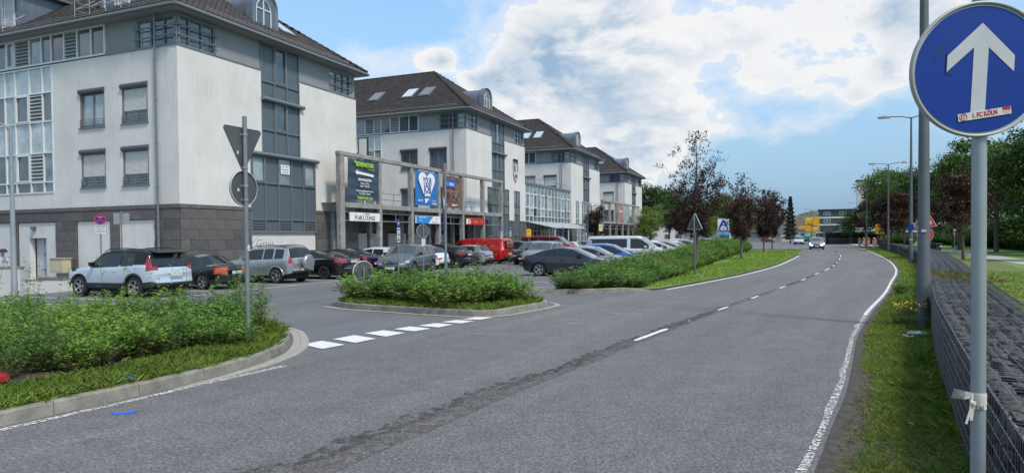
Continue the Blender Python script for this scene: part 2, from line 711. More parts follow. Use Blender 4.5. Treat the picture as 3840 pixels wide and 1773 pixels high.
M_ROAD = asphalt('road_asphalt', (.146, .147, .150), (.196, .192, .188))
M_LOT = asphalt('parking_asphalt', (.14, .146, .156), (.175, .18, .187), (.85, 1.15), (.92, 1.06))
M_SEAM = asphalt('seam_asphalt', (.135, .125, .122), (.20, .19, .188), (.6, 1.4))
M_GRASSG = mat('grass_ground', (.10, .095, .035), .95, col2=(.13, .19, .045), vs=2.2, bump=.8, bs=22, bdist=.03)
M_LAWN = mat('lawn_ground', (.095, .19, .03), .95, col2=(.15, .27, .05), vs=.8, bump=.8, bs=30, bdist=.03)
M_SOIL = mat('soil', (.035, .028, .02), .95, col2=(.07, .055, .04), vs=6, bump=.8, bs=30, bdist=.03)
M_CONC = mat('kerb_concrete', (.15, .145, .125), .85, col2=(.27, .26, .22), vs=5, bump=.7, bs=60, stain=.7)
M_GUT = mat('gutter_concrete', (.26, .25, .22), .85, col2=(.36, .35, .31), vs=9, bump=.4, bs=50, stain=.5)


def holes(m, lo, hi, scale):
    t = m.node_tree
    L = t.links.new
    n = nd(t, 'ShaderNodeTexNoise')
    n.inputs['Scale'].default_value = scale
    n.inputs['Detail'].default_value = 7
    n.inputs['Roughness'].default_value = .75
    tc = nd(t, 'ShaderNodeTexCoord')
    L(tc.outputs['Object'], n.inputs['Vector'])
    r = nd(t, 'ShaderNodeMapRange')
    r.inputs['From Min'].default_value = lo
    r.inputs['From Max'].default_value = hi
    L(n.outputs['Fac'], r.inputs['Value'])
    L(r.outputs[0], t.nodes['Principled BSDF'].inputs['Alpha'])


def worn(name, lo, hi, scale):
    # road paint with the paint flaked away where the noise is low
    m = mat(name, (.66, .66, .64), .6, var=.12, vs=12)
    holes(m, lo, hi, scale)
    return m


M_PAINT = worn('road_paint', .30, .42, 14)
M_PAINTW = worn('road_paint_worn', .48, .55, 30)
M_PAINTM = worn('road_paint_half_worn', .38, .46, 18)


def sheet(name, poly, z, m, kind='structure', parent=None, **kw):
    me = bpy.data.meshes.new(name)
    me.from_pydata([(x, y, z) for x, y in poly], [], [tuple(range(len(poly)))])
    me.materials.append(m)
    import bmesh
    bm = bmesh.new()
    bm.from_mesh(me)
    bmesh.ops.triangulate(bm, faces=bm.faces)
    for f in bm.faces:
        if f.normal.z < 0:
            f.normal_flip()
    bm.to_mesh(me)
    bm.free()
    o = link(name, me, parent, **kw)
    if kind:
        o['kind'] = kind
    return o


def ribbon(name, a, b, z, m, kind='structure', parent=None, **kw):
    n = len(a)
    V = np.zeros((2 * n, 3))
    V[:n, :2] = a
    V[n:, :2] = b
    V[:, 2] = z
    i = np.arange(n - 1)
    F = np.stack([i, n + i, n + i + 1, i + 1], 1)
    me = npmesh(name, V, F, m)
    if me.polygons[0].normal.z < 0:
        me.flip_normals()
    o = link(name, me, parent, **kw)
    if kind:
        o['kind'] = kind
    return o


# ground to the horizon, with the road, car park and paths as sheets on it
g = MB()
g.quad((-3000, -600, -.012), (3000, -600, -.012), (3000, 5000, -.012), (-3000, 5000, -.012))
g.build('ground', M_LAWN, kind='structure', label='green lawn and open ground reaching to the horizon')

k = int(np.argmin(np.abs(cL[:, 1] - 200)))
lot = [tuple(p) for p in cL[:k]] + [(60, 235), (-40, 260)] + [(-110, 150), (-95, 20), (-60, -17)]
sheet('parking_lot', lot, 0.0, M_LOT, label='grey asphalt car park in front of the white buildings')
n0 = min(len(cL), len(cR))


def resamp(c, n):
    d = np.r_[0, np.cumsum(np.linalg.norm(np.diff(c, axis=0), axis=1))]
    t = np.linspace(0, d[-1], n)
    return np.stack([np.interp(t, d, c[:, 0]), np.interp(t, d, c[:, 1])], 1)


rl, rr = resamp(cL, 260), resamp(offset(cR, .10 + .03 * np.sin(np.arange(len(cR)) * .9)), 260)
ribbon('road', offset(rl, -.12), rr, .004, M_ROAD, label='grey asphalt road curving away between the car park and the verge')
# side road opening on the left beyond the hedge and the street that crosses far off
sheet('side_road', [(36.5, 84.5), (28, 93), (0, 122), (5, 138), (38, 112), (50, 112)], .008, M_ROAD, label='side road joining from the left beyond the hedge')
sheet('cross_street', [(40, 206), (140, 176), (200, 190), (200, 204), (140, 190), (70, 214), (44, 222)], .008, M_ROAD,
      label='street crossing behind the far cars')
# rough seam along the middle of the road
nM = len(cM)
tt = np.arange(nM) * .12
amp = np.interp(cM[:, 1], [-16, 5, 6.5, 8.5, 12, 17, 60, 90], [.36, .34, .30, .22, .13, .10, .09, .08])
wob = np.convolve(NP.normal(size=nM), np.ones(9) / 9, 'same') * 1.6
wob2 = np.convolve(NP.normal(size=nM), np.ones(3) / 3, 'same')
lf = -amp * (1 + .6 * wob) - .02 * wob2
ribbon('road_seam', offset(cM, lf), offset(cM, amp * .9 + 0.01 * wob), .0085, M_SEAM,
       label='rough patched repair seam along the middle of the road')
# the broken left lip of the seam: a dark ragged crack
M_CRACK = asphalt('crack_asphalt', (.085, .08, .077), (.135, .127, .122), (.5, 1.5))
for m_, lo_, hi_ in ((M_CRACK, .47, .60), (M_SEAM, .34, .52)):
    holes(m_, lo_, hi_, 7)
cw = (.035 + .05 * np.abs(wob2) + .03 * np.abs(wob)) * np.interp(cM[:, 1], [5, 12, 30, 80], [1.5, 1.3, .9, .7])
ribbon('road_crack', offset(cM, lf - cw), offset(cM, lf + cw * .7), .0108, M_CRACK, label='ragged dark crack on the left side of the road seam')
seg_ = (np.sin(np.arange(nM) * .11) + np.sin(np.arange(nM) * .043 + 2)) > .25
cw2 = np.where(seg_, .05 + .05 * np.abs(wob2), .004)
ribbon('road_crack', offset(cM, lf * .25 + wob * amp * .25 - cw2), offset(cM, lf * .25 + wob * amp * .25 + cw2), .0112, M_CRACK, label='broken darker patches inside the road seam')
tq = [(2.7, 13.0), (11.9, 28.0)]


def strip_pts(c, y0, y1):
    return c[(c[:, 1] >= y0) & (c[:, 1] <= y1)]


# markings
def paint(name, poly, m=None, z=.0125, label=None):
    o = sheet(name, poly, z, m or M_PAINT)
    if label:
        o['label'] = label
    return o


for (y0, y1, wd) in [(12.2, 13.9, .15), (15.0, 15.25, .1), (17.1, 18.1, .12), (20.3, 21.2, .12), (24.0, 25.2, .12), (28.0, 29.3, .12), (32.0, 33.7, .12),
                     (35.6, 38.2, .12), (40.4, 42.3, .12), (44.7, 46.8, .11), (50.0, 55, .11), (57.5, 63, .11), (66, 70, .11)]:
    c = strip_pts(cM, y0, y1)
    if len(c) < 2:
        continue
    w = wd * (.55 + .3 * NP.random(len(c)))
    w[0] = w[-1] = wd * .25
    ribbon('centre_dash', offset(c, -w * .5 - .02), offset(c, w * .5 - .02), .0125, M_PAINT, label='white dash of the broken centre line')
cc = strip_pts(cL, -9, 10.2)
ribbon('edge_line', offset(cc, .02), offset(cc, .13), .0125, M_PAINTW, label='worn white edge line below the kerb at bottom left')
cc = strip_pts(cL, 23.9, 62)
ribbon('edge_line', offset(cc, .10), offset(cc, .22), .0125, M_PAINT, label='white edge line beside the grass strip with trees')
cc = strip_pts(cR, -9, 16)
w = .02 * NP.normal(size=len(cc))
ribbon('edge_line', offset(cc, -.065 + w), offset(cc, .01 + w * .4), .0125, M_PAINTW, label='flaking white edge line by the gravel at bottom right')
cc = strip_pts(cR, 15.8, 130)
ribbon('edge_line', offset(cc, -.085), offset(cc, 0), .0125, M_PAINTM, label='white edge line sweeping round the outside of the bend')
BL = [[(-3.81, 12.2), (-3.58, 12.65), (-3.02, 12.15), (-3.3, 11.7)], [(-3.42, 12.84), (-3.13, 13.35), (-2.6, 12.85), (-2.88, 12.36)],
      [(-2.99, 13.6), (-2.68, 14.03), (-2.17, 13.59), (-2.46, 13.11)], [(-2.5, 14.18), (-2.22, 14.59), (-1.72, 14.22), (-2.01, 13.82)],
      [(-2.06, 14.71), (-1.74, 15.12), (-1.3, 14.85), (-1.58, 14.39)], [(-1.61, 15.29), (-1.31, 15.67), (-0.87, 15.44), (-1.14, 15.04)],
      [(-1.19, 15.8), (-0.87, 16.21), (-0.45, 16.09), (-0.75, 15.67)]]
for i, q in enumerate(BL):
    paint('give_way_block', q, label='white square of the give way row across the car park exit')
for (x0, y0, x1, y1) in ((.9, 15.6, 1.9, 15.2), (1.2, 14.9, 2.0, 14.4), (2.4, 16.9, 3.1, 16.2), (3.0, 16.9, 3.1, 16.3), (-.9, 13.4, .6, 13.2), (5.2, 21.0, 6.3, 20.9)):
    a, b = np.array([x0, y0]), np.array([x1, y1])
    n_ = np.array([-(y1 - y0), x1 - x0]) / np.linalg.norm(b - a) * .018
    paint('chalk_scratch', [tuple(a - n_), tuple(b - n_ * .3), tuple(b + n_ * .3), tuple(a + n_)], M_PAINTW, label='faint pale scratch on the asphalt')
# parking bay lines
for u in [13.6, 15.2, 18.9, 22.6, 25.7, 28.9, 32.2, 35.4, 38, 41.2, 44.2, 47.6]:
    a, b, c, d = S(u, 19.2), S(u + .1, 19.2), S(u + .1, 24.4), S(u, 24.4)
    paint('bay_line', [(q.x, q.y) for q in (a, b, c, d)], M_PAINTM, label='white parking bay line in the row by the buildings')
for u in [24, 27, 30.4, 34.2, 38, 42, 46.2, 49.6, 53]:
    a, b, c, d = S(u, 7.9), S(u + .1, 7.9), S(u + .1, 12.9), S(u, 12.9)
    paint('bay_line', [(q.x, q.y) for q in (a, b, c, d)], M_PAINTM, label='white parking bay line in the row by the hedge')
a, b, c, d = S(8, 19.1), S(34, 19.1), S(34, 19.2), S(8, 19.2)
paint('bay_line', [(q.x, q.y) for q in (a, b, c, d)], M_PAINTM, label='long white line closing the bays by the buildings')
# light paved forecourt by the cabinet door, in slabs
m_pave = mat('paving_slab', (.36, .36, .35), .85, var=.1, vs=2, stain=.2, island=.05)
pv = MB()
for i in range(22):
    for j in range(16):
        u0, w0 = 12.2 + i * .48, 25.6 + j * .5
        if u0 > 22.4:
            continue
        q = [S(u0 + .01, w0 + .01), S(u0 + .47, w0 + .01), S(u0 + .47, w0 + .49), S(u0 + .01, w0 + .49)]
        h = .03 + NP.random() * .006
        pv.add([(p.x, p.y, -.0) for p in q] + [(p.x, p.y, h) for p in q], [(4, 5, 6, 7), (0, 1, 5, 4), (1, 2, 6, 5), (2, 3, 7, 6), (3, 0, 4, 7)])
pv.build('paved_forecourt', m_pave, kind='structure', label='pale paving slabs in front of the service door')
q = [S(12.1, 25.5), S(22.5, 25.5), S(22.5, 33.7), S(12.1, 33.7)]
sheet('paving_bed', [(p.x, p.y) for p in q], .004, mat('joint_sand', (.16, .15, .13), .9))


# ------------------------------------------------------------------ kerbs and planted beds
def kerb(name, path, label, closed=False, h=.15, w=.14, step=1.0, inner=1, taper_end=False):
    """path: base line on the road side; inner=+1 puts the body to the left of the walking direction"""
    root = link(name, None, None, kind='structure', label=label)
    c = catmull(path, .12) if len(path) > 2 else np.array([np.array(path[0]) + (np.array(path[1]) - np.array(path[0])) * t for t in np.linspace(0, 1, 60)])
    if closed:
        c = catmull(list(path) + [path[0]], .12)
    d = np.r_[0, np.cumsum(np.linalg.norm(np.diff(c, axis=0), axis=1))]
    n = max(1, round(d[-1] / step))
    for i in range(n):
        t = np.linspace(d[-1] * i / n + .004, d[-1] * (i + 1) / n - .004, 5)
        p = np.stack([np.interp(t, d, c[:, 0]), np.interp(t, d, c[:, 1])], 1)
        rows = [offset(p, x) for x in (0, -.01 * inner, -.025 * inner, -w * inner, -w * inner)]
        hh = h
        dz = NP.normal() * .003
        hs = np.full(5, h)
        if taper_end and i == n - 1:
            hs = np.linspace(h, .02, 5)
        zs = [0 * hs, hs * .88 + dz, hs + dz, hs + dz, 0 * hs]
        V = []
        for r_, z in zip(rows, zs):
            V += [(x, y, zz) for (x, y), zz in zip(r_, z)]
        Fs = []
        for a in range(4):
            for b in range(4):
                f = (a * 5 + b, a * 5 + b + 1, (a + 1) * 5 + b + 1, (a + 1) * 5 + b)
                Fs.append(f if inner < 0 else f[::-1])
        e0 = tuple(a * 5 for a in range(5))
        e1 = tuple(a * 5 + 4 for a in range(5))
        Fs += [e0 if inner > 0 else e0[::-1], e1[::-1] if inner > 0 else e1]
        me = bpy.data.meshes.new('kerb_stone')
        me.from_pydata(V, [], Fs)
        me.materials.append(M_CONC)
        me.update()
        link('kerb_stone', me, root)
    return c


KL = [(-18.0, -17.4), (-9.9, -1.9), (-5.31, 6.96), (-4.44, 8.71), (-4.15, 9.5), (-3.92, 10.4), (-3.87, 11.3), (-4.1, 12.45), (-4.7, 14.0), (-5.6, 15.1), (-7, 15.7), (-14, 16.3), (-26, 17)]
ckl = kerb('kerb_left_bed', KL, 'grey concrete kerb round the shrub bed at lower left')
KI = [(-5.0, 19.15), (-4.4, 18.5), (-2.92, 17.5), (-1.45, 16.62), (-.75, 16.4), (-.3, 16.6), (.26, 17.4), (.86, 18.4), (.98, 18.9), (.75, 19.4), (-.4, 20.5), (-1.5, 21.0), (-4.2, 21.0), (-5.0, 20.3)]
cki = kerb('kerb_island', KI, 'grey concrete kerb round the shrub island at the car park exit', closed=True)
KH = [(-3.2, 23.7), (-1.2, 22.95), (.3, 22.78), (2.31, 22.75), (3.44, 23.05), (4.84, 23.66)]
ckh = kerb('kerb_hedge', KH, 'grey concrete kerb at the near end of the hedge bed', inner=1, taper_end=True)
KF = [(27.3, 64.4), (31.6, 73.6), (34.6, 80.2), (35.4, 83.2), (34.6, 85.8), (31.5, 88.5), (25, 93)]
ckf = kerb('kerb_corner', KF, 'pale kerb round the grass corner at the side road', h=.12, inner=1)

bedL = [tuple(p) for p in offset(ckl, -.13)] + [(-26, -17)]
sheet('planted_bed', bedL, .12, M_SOIL, label='soil of the shrub bed at lower left')
sheet('planted_bed', [tuple(p) for p in offset(cki, -.13)], .12, M_SOIL, label='soil of the island bed at the car park exit')
# strip of ground with hedge and trees between the car park and the road
cLs = strip_pts(cL, 23.75, 82)
bk = [S(92, 6.4), S(60, 6.9), S(30, 7.3), S(22.2, 8.1)]
bed3 = [tuple(p) for p in offset(ckh, -.13)] + [tuple(p) for p in offset(cLs, -.10)] + [(34.5, 83.4), (31.4, 88.2)] + [(p.x, p.y) for p in bk]
sheet('grass_strip', bed3, .06, M_LAWN, label='strip of green grass with hedge and young trees by the road')
ro = MB()
for c, inn in ((bed3, 0),):
    for i in range(len(c)):
        a, b = c[i], c[(i + 1) % len(c)]
        ro.quad((a[0], a[1], -.01), (b[0], b[1], -.01), (b[0], b[1], .0595), (a[0], a[1], .0595))
ro.build('strip_edge', M_SOIL, kind='structure', label='low soil edge of the grass strip')
# gutters: flat sett band round the noses of the beds
gl = catmull([(-4.35, 8.6), (-4.08, 9.4), (-3.86, 10.35), (-3.82, 11.3), (-4.06, 12.45), (-4.6, 13.9), (-5.3, 15.0)], .1)
wd = np.interp(np.linspace(0, 1, len(gl)), [0, .25, .5, .8, 1], [.05, .2, .3, .26, .1])
gb = MB()
d = np.r_[0, np.cumsum(np.linalg.norm(np.diff(gl, axis=0), axis=1))]
go = offset(gl, wd)
t = 0.
groot = link('gutter', None, None, kind='structure', label='band of small pale setts at the foot of the curved kerb')
while t < d[-1] - .12:
    ts = (t, t + .105)
    pa = [np.array([np.interp(x, d, gl[:, 0]), np.interp(x, d, gl[:, 1])]) for x in ts]
    po = [np.array([np.interp(x, d, go[:, 0]), np.interp(x, d, go[:, 1])]) for x in ts]
    for a0, a1 in ((.02, .49), (.51, .99)):
        q = [pa[0] + (po[0] - pa[0]) * a0, pa[0] + (po[0] - pa[0]) * a1, pa[1] + (po[1] - pa[1]) * a1, pa[1] + (po[1] - pa[1]) * a0]
        b = MB()
        h = .016 + .003 * NP.random()
        b.add([(x, y, .0) for x, y in q] + [(x, y, h) for x, y in q], [(4, 5, 6, 7), (0, 1, 5, 4), (1, 2, 6, 5), (2, 3, 7, 6), (3, 0, 4, 7)])
        b.build('sett', M_GUT, groot)
    t += .115
gi = catmull([(-5.3, 19.3), (-4.6, 18.5), (-2.95, 17.42), (-1.45, 16.5), (-.72, 16.3), (-.2, 16.55), (.34, 17.35), (.98, 18.38), (1.2, 19.0), (1.0, 19.6)], .2)
ribbon('gutter', gi, offset(gi, .16), .0115, M_GUT, label='narrow concrete gutter round the island kerb')

# verge to the right of the road: gravelly shoulder, grass
sh = strip_pts(cR, -17, 60)
M_SHO = mat('shoulder_gravel', (.04, .036, .032), .95, col2=(.10, .09, .078), vs=9, bump=1., bs=70, bdist=.02, det=10)
wv = np.convolve(NP.normal(size=len(sh)), np.ones(5) / 5, 'same') * .08
wsh = np.interp(sh[:, 1], [-17, 6, 12, 20, 30, 60], [.55, .50, .36, .22, .14, .08])
ribbon('shoulder', offset(sh, .07), offset(sh, .07 + wsh + wv), .016, M_SHO, label='dark gravelly strip between asphalt and grass verge')
vg = strip_pts(cR, -17, 215)
ribbon('verge', offset(vg, .12), offset(vg, 6.0), -.004, M_GRASSG, label='grassy verge along the right side of the road')
# footpath behind the gabions, parallel to the road
pc = catmull([(12, 3), (20.5, 20.5), (28.9, 37), (35.0, 50), (41.5, 63), (51, 84), (63, 112), (80, 150)], 1)
ribbon('footpath', pc, offset(pc, 2.1), .006, mat('path_gravel', (.36, .35, .33), .9, var=.1, vs=2), label='pale footpath beyond the stone baskets')
# far pavement on the right where the road bends out of sight
fc = strip_pts(cR, 104, 215)
ribbon('pavement', offset(fc, .4), offset(fc, 3.4), .09, mat('pavement_grey', (.33, .33, .32), .85, var=.1, vs=1), label='pale pavement beyond the warning beacons')

# ------------------------------------------------------------------ buildings
M_WHITE = mat('white_render', (.60, .59, .565), .9, var=.09, vs=.5, bump=.25, bs=90, streak=.26)
M_WHITE2 = mat('white_infill', (.58, .57, .55), .9, var=.05, vs=1.2, stain=.3)
M_GREY = mat('grey_render', (.225, .24, .252), .85, var=.06, vs=1.5, bump=.2, bs=90, streak=.15)
M_SLAB = mat('dark_stone_slab', (.098, .092, .09), .75, col2=(.15, .142, .138), vs=2.2, bump=.3, bs=60, island=0, stain=.2)
M_SLABS = [mat('dark_stone_slab_%s' % n, c, .75, var=.22, vs=2.5, bump=.3, bs=60, stain=.25) for n, c in
           (('plain', (.105, .098, .096)), ('warm', (.118, .106, .10)), ('cool', (.082, .080, .083)))]
M_JOINT = mat('joint_dark', (.03, .03, .03), .9)
M_FRAME = mat('grey_metal_frame', (.17, .19, .205), .5, metal=.3)
M_FRAMEL = mat('pale_metal_frame', (.62, .64, .65), .45)
M_PANEL = mat('slate_blue_panel', (.085, .11, .13), .45, var=.06, vs=1.5)
M_TILE = mat('roof_tile_brown', (.030, .025, .025), .75, col2=(.052, .043, .041), vs=2.0, island=.22, bump=.3, bs=50)
M_ZINC = mat('zinc', (.17, .20, .235), .45, metal=.5, var=.15, vs=1.5)
M_SHUT = mat('roller_shutter', (.55, .55, .53), .7, streak=.25)
M_GLASS = mat('window_glass', (.028, .040, .048), .06, spec=.9, coat=.6, col2=(.10, .13, .15), vs=.55)
M_GLASS2 = mat('window_glass_bright', (.06, .085, .10), .05, spec=.9, coat=.8, col2=(.26, .31, .33), vs=.8)
M_GLASSB = mat('window_glass_curtain', (.20, .27, .29), .15, spec=.8, coat=.5, col2=(.34, .40, .42), vs=1.4)
M_FROST = mat('frosted_panel', (.22, .29, .32), .25, spec=.7, coat=.3, col2=(.52, .58, .60), vs=.9)
M_GREEN = mat('green_glass', (.045, .075, .072), .06, spec=.9, coat=.6, col2=(.22, .27, .26), vs=1.3)
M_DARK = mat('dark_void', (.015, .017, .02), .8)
M_LOUV = mat('glass_louvre', (.33, .36, .36), .3, spec=.7)
M_CONCOLD = mat('weathered_concrete', (.19, .185, .175), .9, col2=(.32, .315, .30), vs=2.6, bump=.5, bs=40, streak=.75)
M_STEEL = mat('galvanised_steel', (.33, .35, .36), .5, metal=.6, var=.12, vs=5)

_slab_mesh = {}


def slab(wd, h, k):
    key = (round(wd, 3), round(h, 3), k)
    if key not in _slab_mesh:
        b = MB()
        b.bbox(-wd / 2, wd / 2, 0, .04, 0, h, .006)
        # front face chamfered: rotate so the chamfer looks outwards is not needed at this size
        _slab_mesh[key] = b.mesh('cladding_slab', M_SLABS[k])
    return _slab_mesh[key]


def clad(root, side, a0, a1, z0, z1, first_w=1.05, off=0.):
    """side 'R' = street front (plane y=0, running along x); 'L' = flank (plane x=0, running along y)."""
    z = z1
    row = 0
    while z > z0 + .08:
        h = min(.49, z - z0)
        zz = z - h
        a = a0 - (first_w * .5 if row % 2 else 0) + off
        while a < a1 - .03:
            b0, b1 = max(a, a0), min(a + first_w, a1)
            if b1 - b0 > .06:
                wd = b1 - b0 - .014
                o = link('cladding_slab', slab(wd, h - .014, random.randrange(3)), root)
                jog = random.uniform(-.003, .003)
                if side == 'R':
                    o.location = ((b0 + b1) / 2, -.04 + jog, zz)
                else:
                    o.location = (-.04 + jog, (b0 + b1) / 2, zz)
                    o.rotation_euler = (0, 0, -PI / 2)
            a += first_w
        z -= .49
        row += 1


def opening_window(root, side, a0, a1, z0, z1, shutter=0., rail=True, box=True, open_=False, curtain=False, cas=2):
    """A recessed window in the plane of the wall; geometry made in (a, d, z), a along the wall, d into it."""
    def T(b, name, mats, parent, **kw):
        # convert from (a,d,z) to building local
        if side == 'R':
            pass
        else:
            b.v = [(y, x, z) for x, y, z in b.v]
            b.f = [f[::-1] for f in b.f]
        return b.build(name, mats, parent, **kw)
    w = MB()
    # reveal frame
    fr = .07
    w.box(a0, a0 + fr, .02, .16, z0, z1).box(a1 - fr, a1, .02, .16, z0, z1).box(a0, a1, .02, .16, z1 - fr, z1 + .0).box(a0, a1, .02, .16, z0, z0 + fr)
    win = T(w, 'window', M_FRAME, root)
    ia0, ia1, iz0, iz1 = a0 + fr, a1 - fr, z0 + fr, z1 - fr
    if box:
        r = .13
        b = MB()
        pr = [(math.cos(t) * r, math.sin(t) * r) for t in np.linspace(PI * .5, PI * 1.5, 8)]
        n = len(pr)
        vs = [(a0 - .02, x + .02, z1 - r + z) for x, z in pr] + [(a1 + .02, x + .02, z1 - r + z) for x, z in pr]
        fs = [(i, i + 1, n + i + 1, n + i) for i in range(n - 1)] + [tuple(range(n)), tuple(range(2 * n - 1, n - 1, -1))]
        b.add(vs, fs)
        T(b, 'shutter_box', mat('dark_metal', (.085, .095, .105), .45, metal=.3), win)
        iz1 = z1 - 2 * r
    zs = iz1 - (iz1 - iz0) * shutter
    if shutter > 0:
        b = MB()
        z = iz1
        while z > zs + .01:
            h = min(.055, z - zs)
            b.add([(ia0, .09, z), (ia1, .09, z), (ia1, .075, z - h * .5), (ia0, .075, z - h * .5), (ia1, .09, z - h), (ia0, .09, z - h)],
                  [(0, 3, 2, 1), (3, 5, 4, 2)])
            z -= h
        T(b, 'roller_shutter', M_SHUT, win)
    if zs > iz0 + .05:
        b = MB()
        nc = cas
        for i in range(nc):
            c0 = ia0 + (ia1 - ia0) * i / nc
            c1 = ia0 + (ia1 - ia0) * (i + 1) / nc
            s_ = .055
            b.box(c0, c0 + s_, .09, .15, iz0, zs).box(c1 - s_, c1, .09, .15, iz0, zs).box(c0, c1, .09, .15, zs - s_, zs).box(c0, c1, .09, .15, iz0, iz0 + s_)
        T(b, 'casement', M_FRAME, win)
        p = MB()
        for i in range(nc):
            c0 = ia0 + (ia1 - ia0) * i / nc + .055
            c1 = ia0 + (ia1 - ia0) * (i + 1) / nc - .055
            p.quad((c0, .125, iz0), (c1, .125, iz0), (c1, .125, zs), (c0, .125, zs))
        T(p, 'pane', M_GLASSB if curtain else M_GLASS, win)
    b = MB()
    b.box(a0 - .05, a1 + .05, -.07, .16, z0 - .05, z0)
    T(b, 'sill', M_FRAME, win)
    if rail:
        b = MB()
        for zz in (.12, .25, .38):
            b.tube([(a0 + .02, -.03, z0 + zz), (a1 - .02, -.03, z0 + zz)], .014, 5)
        for k in range(3):
            a = a0 + .06 + (a1 - a0 - .12) * k / 2
            b.tube([(a, -.03, z0 + .02), (a, -.03, z0 + .42)], .014, 5)
        T(b, 'window_rail', M_FRAME, win)
    return win


def grid_glazing(root, side, xs, rows, name='curtain_wall', frame=M_FRAMEL, d=0., fw=.055, depth=.09):
    """xs: mullion positions; rows: list of (z0, z1, spec) from the top; spec is a string, one letter per bay:
    g glass, c curtained glass, f frosted, p panel, l louvre, w framed opening light, n green glass, k dark, v vent grille, - nothing (merged)"""
    def conv(b):
        if side == 'L':
            b.v = [(y, x, z) for x, y, z in b.v]
            b.f = [f[::-1] for f in b.f]
        return b
    fr = MB()
    zt, zb = rows[0][1], rows[-1][0]
    for x in xs:
        fr.box(x - fw / 2, x + fw / 2, d - .03, d + depth, zb, zt)
    for (z0, z1, sp) in rows:
        fr.box(xs[0] - fw / 2, xs[-1] + fw / 2, d - .033, d + depth - .003, z1 - fw / 2, z1 + fw / 2)
    fr.box(xs[0] - fw / 2, xs[-1] + fw / 2, d - .033, d + depth - .003, zb - fw / 2, zb + fw / 2)
    f = conv(fr).build(name, frame, root)
    def mget(ch):
        return {'g': random.choice((M_GLASS, M_GLASS, M_GLASS2)), 'c': M_GLASSB, 'f': M_FROST, 'p': M_PANEL, 'n': M_GREEN, 'k': M_DARK, 'w': random.choice((M_GLASS, M_GLASS2)), 'x': M_GLASSB}[ch]
    for (z0, z1, sp) in rows:
        for i, ch in enumerate(sp):
            if i >= len(xs) - 1 or ch == '-':
                continue
            a0, a1 = xs[i] + fw / 2, xs[i + 1] - fw / 2
            if ch == 'l':
                b = MB()
                zz = z1 - fw
                b.quad((a0, d + .07, z0), (a1, d + .07, z0), (a1, d + .07, z1), (a0, d + .07, z1), 1)
                nl = int((z1 - z0) / .17)
                for k in range(nl):
                    zc = z0 + (k + .5) * (z1 - z0) / nl
                    b.add([(a0, d - .03, zc - .05), (a1, d - .03, zc - .05), (a1, d + .06, zc + .07), (a0, d + .06, zc + .07),
                           (a0, d - .035, zc - .065), (a1, d - .035, zc - .065)], [(0, 3, 2, 1)[::-1], (4, 5, 1, 0)])
                conv(b).build('louvre', [M_LOUV, M_GREY], f)
            elif ch == 'v':
                b = MB()
                b.quad((a0, d + .06, z0), (a1, d + .06, z0), (a1, d + .06, z1), (a0, d + .06, z1), 1)
                nb = max(3, int((z1 - z0) / .12))
                for k in range(nb):
                    zc = z0 + (k + .5) * (z1 - z0) / nb
                    b.box(a0, a1, d - .01, d + .02, zc - .02, zc + .02)
                nv = max(4, int((a1 - a0) / .1))
                for k in range(nv):
                    xc = a0 + (k + .5) * (a1 - a0) / nv
                    b.box(xc - .012, xc + .012, d - .005, d + .015, z0, z1)
                conv(b).build('vent_grille', [M_FRAME, M_DARK], f)
            else:
                b = MB()
                if ch in 'wx':
                    s_ = .07
                    e = .02
                    b.box(a0 + e, a0 + e + s_, d - .05, d + .03, z0 + .04, z1 - .04, 1).box(a1 - e - s_, a1 - e, d - .05, d + .03, z0 + .04, z1 - .04, 1)
                    b.box(a0 + e, a1 - e, d - .052, d + .028, z1 - .04 - s_, z1 - .04, 1).box(a0 + e, a1 - e, d - .052, d + .028, z0 + .04, z0 + .04 + s_, 1)
                jx = random.uniform(-.004, .004)
                b.quad((a0, d + .04, z0 + .02), (a1, d + .04 + jx, z0 + .02), (a1, d + .04 + jx, z1 - .02), (a0, d + .04, z1 - .02), 0)
                conv(b).build('glazed_light' if ch in 'wx' else ('panel' if ch in 'pf' else 'pane'), [mget(ch), frame], f)
    return f


_tile = None


def tile_mesh():
    global _tile
    if _tile is None:
        b = MB()
        # one interlocking pan tile: x across .33, y up the slope .42
        prof = [(-.15, .012), (-.09, .0), (.0, .0), (.06, .012), (.11, .045), (.155, .02)]
        n = len(prof)
        vs = [(x, 0, z + .03) for x, z in prof] + [(x, .42, z) for x, z in prof] + [(x, 0, z - .0) for x, z in prof]
        fs = [(i, i + 1, n + i + 1, n + i) for i in range(n - 1)] + [(2 * n + i, 2 * n + i + 1, i + 1, i) for i in range(n - 1)]
        b.add(vs, fs)
        _tile = b.mesh('roof_tile', M_TILE)
    return _tile


